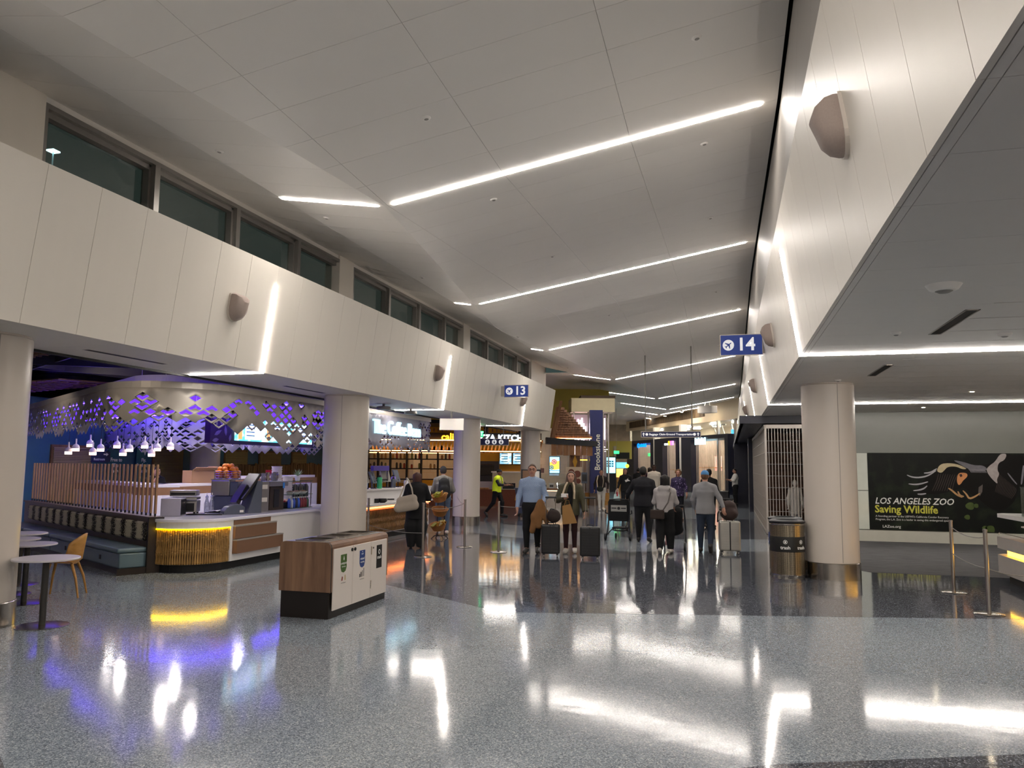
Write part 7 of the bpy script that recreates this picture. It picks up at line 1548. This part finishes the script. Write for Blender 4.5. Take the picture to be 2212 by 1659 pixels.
# ---- 5 man with blue cap
person('man in a grey sweater and blue cap seen from behind pulling a suitcase', (-.47, 16.9, 0), R(178), 1.70, '#c08f78', cloth('#8f8f92', .9, .05, 12), m_denim, m_shoeb, cloth('#6a4a34', .6, .2, 60), dict(
    elL=(-.17, .02, .66), wrL=(-.215, .06, .545), hdL=(-.1, .3, -.8), thL=(.6, -.5, 0), elR=(.15, -.03, .635), wrR=(.12, -.1, .52), kneeL=(-.062, -.03, .285), ankL=(-.06, .12, .10), toeL=(-.062, .11, .03), kneeR=(.06, -.01, .28), ankR=(.065, -.02, .045), toeR=(.075, -.11, .02)), build=1.06, h=.0105, face=False, cap_col=(cloth('#4d84b8', .8, .06, 20), True), top_hem=.47)
suitcase('silver ribbed suitcase pulled by the man in the blue cap', .0, 16.95, R(6), .42, .60, .26, m_silver, .42)
bp = thing('brown_backpack', 'dark brown backpack sitting on the silver suitcase', 'backpack', (.0, 16.93, .69), R(6)); S = SDF(); S.cap((0, 0, .14), (0, .0, .26), .16, .13, .04, (1.15, .7, 1)); S.cap((-.02, -.08, .12), (.02, -.08, .14), .1, None, .03, (1.1, .5, .8)); S.build('body', cloth('#3d2f2d', .7, .12, 20), bp, .011); MB().tube([(-.17, -.04, .25), (-.23, -.06, .12), (-.24, -.05, -.05), (-.2, -.03, -.02)], .014, 8).build('strap', m_plastic, bp); MB().tube([(-.18 + .035 * math.cos(R(a)), -.1, .2 + .035 * math.sin(R(a))) for a in range(0, 361, 30)], .01, 6).build('ring', m_satin, bp)
# ---- 6 floral blouse woman
person('woman with curly hair in a purple floral blouse walking towards the camera', (-1.62, 27.1, 0), R(4), 1.68, '#b5836c', floral(), m_navyc, mat('sandal', '#8a6a55', .6), cloth('#7a5a3c', .7, .3, 40), dict(elR=(.15, .0, .64), wrR=(.16, -.06, .50), kneeR=(.05, -.02, .28), ankR=(.045, -.03, .045), kneeL=(-.05, .03, .28), ankL=(-.045, .1, .07)), hair_kind='curly', build=1.06, h=.013, top_hem=.47, trous_hem=.24, sleeve=.7)
# ---- 7 man in cream shirt
person('tall dark skinned man in a cream shirt behind the man in the dark jacket', (-2.95, 33.0, 0), R(5), 1.86, '#4a3228', cloth('#cfc5b6', .85, .05, 10), cloth('#3a3634'), m_shoeb, HBK, build=1.1, h=.014, top_kind='collar', top_hem=.48, sleeve=.6)
# ---- 8 person with pale scarf straps
person('person with white trousers and cream scarf walking near the navy pillar', (-4.9, 31.5, 0), R(12), 1.64, '#a87c66', cloth('#241c1a'), cloth('#c9c4bc'), m_shoew, HBK, dict(elL=(-.16, .0, .64), wrL=(-.17, -.06, .50), elR=(.16, .0, .65), wrR=(.15, -.08, .52), kneeL=(-.05, -.03, .28), ankL=(-.045, -.04, .045), toeL=(-.05, -.13, .022), kneeR=(.05, .02, .28), ankR=(.05, .08, .06)), build=.98, h=.013, top_hem=.5)
t = thing('waist_bag', 'dark green bag slung low on the person with white trousers', 'bag', (-4.92, 31.28, .78)); S = SDF(); S.ell((0, 0, .08), (.14, .06, .11), .02); S.build('pouch', cloth('#1e211c'), t, .014); MB().tube([(.1, .0, .15), (.14, -.02, .4), (.1, .05, .62)], .012, 6).build('strap', cloth('#c9b79c', .8, .35, 40), t); MB().tube([(-.1, .0, .15), (-.12, -.02, .4), (-.08, .05, .62)], .02, 6).build('scarf', cloth('#c9b79c', .8, .35, 40), t)
# ---- 9 woman in black hoodie with bag
pt, _ = person('woman in a black hoodie with white print carrying a pale bag', (-3.95, 31.6, 0), R(-2), 1.70, '#b98a76', m_blk, cloth('#15161c'), m_shoeb, HB, dict(elL=(-.15, .0, .64), wrL=(-.17, -.07, .52)), 'hoodie', 'bob', build=1.08, h=.013, top_hem=.45)
MB().prism_y([(-.1, -.02), (-.02, .0), (.05, .08), (.02, .02), (.12, -.05), (.02, -.06), (-.06, -.1)], -.012, .0).build('chest_print', m_cream, pt, loc=(.1, -.17, 1.24))
t = thing('mint_bag', 'pale mint shopping bag with red tag carried by the woman in the black hoodie', 'shopping bag', (-4.27, 31.36, .17)); MB().hexa([(-.17, -.06, 0), (.17, -.06, 0), (.17, .06, 0), (-.17, .06, 0), (-.1, -.04, .5), (.1, -.04, .5), (.1, .04, .5), (-.1, .04, .5)]).build('bag', mat('mint_plastic', '#bcd8d6', .4), t, bevel=.02); MB().box(.0, .06, -.06, -.05, .42, .58).build('red_tag', m_redp, t); MB().tube([(-.06, 0, .5), (-.02, 0, .66), (.05, 0, .72), (.07, 0, .5)], .012, 6).build('handle', m_cream, t)
# ---- 10-12 far figures
person('far figure in a dark coat left of the first navy portal', (-4.2, 38.5, 0), R(170), 1.72, '#a07a66', m_blk, m_blk, m_shoeb, HBK, build=1.05, h=.017, face=False)
person('far figure in a plum coat beside the dark coated one', (-3.75, 39.6, 0), R(185), 1.74, '#a07a66', cloth('#3a2030'), m_navyc, m_shoeb, HB, hair_kind='bob', h=.017, face=False)
person('dark haired person in black half hidden behind the blue cap', (-.55, 23.9, 0), R(172), 1.72, '#8a6350', m_blk, m_blk, m_shoeb, HBK, build=1.05, h=.014, face=False)
# ---- 13 man in white shirt near right grille
person('man in a white shirt and black trousers standing by the dark pier on the right', (.30, 38.6, 0), R(-75), 1.72, '#9c7460', cloth('#d2cfc9', .85, .04, 10), m_blk, m_shoeb, HBK, dict(elL=(-.13, -.07, .66), wrL=(-.06, -.17, .68), hdL=(.2, -.9, .2), elR=(.13, -.07, .66), wrR=(.06, -.17, .68), hdR=(-.2, -.9, .2)), build=1.08, h=.014, sleeve=.5)
suitcase('black suitcase standing by the man in the white shirt', -.2, 38.4, R(-10), .45, .6, .28, m_case, .0)
# ---- 14 cleaner
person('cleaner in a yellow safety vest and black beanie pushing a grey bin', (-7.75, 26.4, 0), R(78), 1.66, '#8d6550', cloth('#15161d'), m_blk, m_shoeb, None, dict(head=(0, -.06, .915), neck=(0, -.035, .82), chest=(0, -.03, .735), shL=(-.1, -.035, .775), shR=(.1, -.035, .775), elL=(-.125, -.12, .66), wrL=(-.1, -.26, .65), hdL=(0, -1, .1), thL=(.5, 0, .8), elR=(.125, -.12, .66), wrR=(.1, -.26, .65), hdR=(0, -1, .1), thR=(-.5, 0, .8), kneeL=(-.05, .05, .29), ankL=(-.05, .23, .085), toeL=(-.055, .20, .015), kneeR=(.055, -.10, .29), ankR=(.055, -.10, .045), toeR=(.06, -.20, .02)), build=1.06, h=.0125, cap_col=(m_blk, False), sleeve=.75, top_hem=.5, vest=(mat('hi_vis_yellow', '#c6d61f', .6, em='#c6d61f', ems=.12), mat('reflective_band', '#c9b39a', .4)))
bn = thing('wheeled_bin', 'dark grey wheeled bin with a yellow caution cone pushed by the cleaner', 'bin', (-6.75, 26.7, 0), R(-12)); MB().hexa([(-.24, -.24, .12), (.24, -.24, .12), (.24, .24, .12), (-.24, .24, .12), (-.32, -.3, .95), (.32, -.3, .95), (.32, .3, .95), (-.32, .3, .95)]).build('body', m_slate, bn, bevel=.02); MB().box(-.35, .35, -.33, .33, .95, .99).build('rim', m_slate, bn, bevel=.01); MB().hexa([(-.42, -.1, .55), (-.36, -.1, .55), (-.36, .1, .55), (-.42, .1, .55), (-.39, -.03, .95), (-.37, -.03, .95), (-.37, .03, .95), (-.39, .03, .95)]).build('caution_sign', m_pyel, bn)
for sx in (-1, 1):
    for sy in (-1, 1): MB().cyl((sx * .2 - .02, sy * .2, .06), (sx * .2 + .02, sy * .2, .06), .06, n=14).build('wheel', m_plastic, bn)
# ---- 15, 16 shoppers at the counter
person('shopper in a long black coat with a big beige bag at the order counter', (-6.4, 15.75, 0), R(196), 1.62, '#9a7360', m_blk, m_blk, m_shoeb, cloth('#4a2a22', .6, .2, 60), dict(head=(0, -.05, .915), neck=(0, -.03, .83), elL=(-.15, -.05, .65), wrL=(-.10, -.17, .64), elR=(.15, -.05, .65), wrR=(.10, -.17, .64)), 'loose', 'bob', build=1.22, h=.0115, face=False, top_hem=.38, leg_w=1.9, trous_hem=.02)
t = thing('beige_tote', 'large beige shoulder bag of the shopper in black', 'bag', (-6.5, 15.45, .75), R(8)); S = SDF(); S.cap((-.17, 0, .1), (.17, 0, .16), .1, None, .03, (1, .6, 1)); S.cap((-.13, 0, .24), (.14, 0, .3), .09, None, .03, (1, .55, 1)); S.build('bag', cloth('#a3988b', .7, .06, 10), t, .0115); MB().tube([(.14, -.0, .33), (.12, -.06, .52), (.05, -.06, .68), (-.02, .06, .72)], .016, 8).build('strap', cloth('#b8ae9f'), t); MB().tube([(-.15, .0, .32), (-.08, .03, .52), (-.02, .1, .7)], .014, 8).build('strap', cloth('#b8ae9f'), t)
person('man in a grey shirt and black cap with a backpack at the order counter', (-7.0, 19.0, 0), R(205), 1.74, '#b08570', cloth('#7c7874'), cloth('#4f6078'), m_shoew, cloth('#3a3230', .6, .2, 60), dict(head=(0, -.03, .925), elL=(-.15, -.02, .64), wrL=(-.12, -.13, .58), elR=(.15, -.02, .64), wrR=(.12, -.13, .58)), 'collar', build=1.12, h=.012, face=False, cap_col=(cloth('#2b2b2f'), True), sleeve=.5)
t = thing('black_backpack', 'black backpack worn by the man in the grey shirt', 'backpack', (-6.9, 18.80, .95), R(205)); S = SDF(); S.cap((0, .0, .1), (0, .0, .36), .16, .13, .04, (1.05, .75, 1)); S.cap((0, .1, .08), (0, .1, .2), .1, .09, .03, (1.2, .5, 1)); S.build('body', cloth('#141417', .7), t, .012)
for sx in (-.12, .12): MB().tube([(sx, -.08, .4), (sx, -.16, .48), (sx, -.34, .42), (sx * 1.1, -.38, .25)], .018, 6).build('strap', m_plastic, t)
# ---- 17 barista behind the back counter
person('barista in black leaning over behind the back counter', (-13.86, 16.75, 0), R(60), 1.70, '#b58b74', m_blk, m_blk, m_shoeb, HBK, dict(head=(0, -.12, .90), neck=(0, -.075, .83), chest=(0, -.05, .75), shL=(-.1, -.06, .78), shR=(.1, -.06, .78), elL=(-.13, -.14, .68), wrL=(-.06, -.2, .76), hdL=(.3, -.3, .9), elR=(.13, -.12, .66), wrR=(.08, -.22, .64)), build=1.1, h=.013, sleeve=.5)
# ---- 18 child mannequin in the closed shop
person('pale child mannequin in a white coat inside the closed shop', (1.85, 24.3, 0), R(15), 1.42, '#cfc8c0', cloth('#cfcac2'), cloth('#cfcac2'), m_shoew, cloth('#b8b0a6'), build=.92, h=.014, top_hem=.3, face=False)
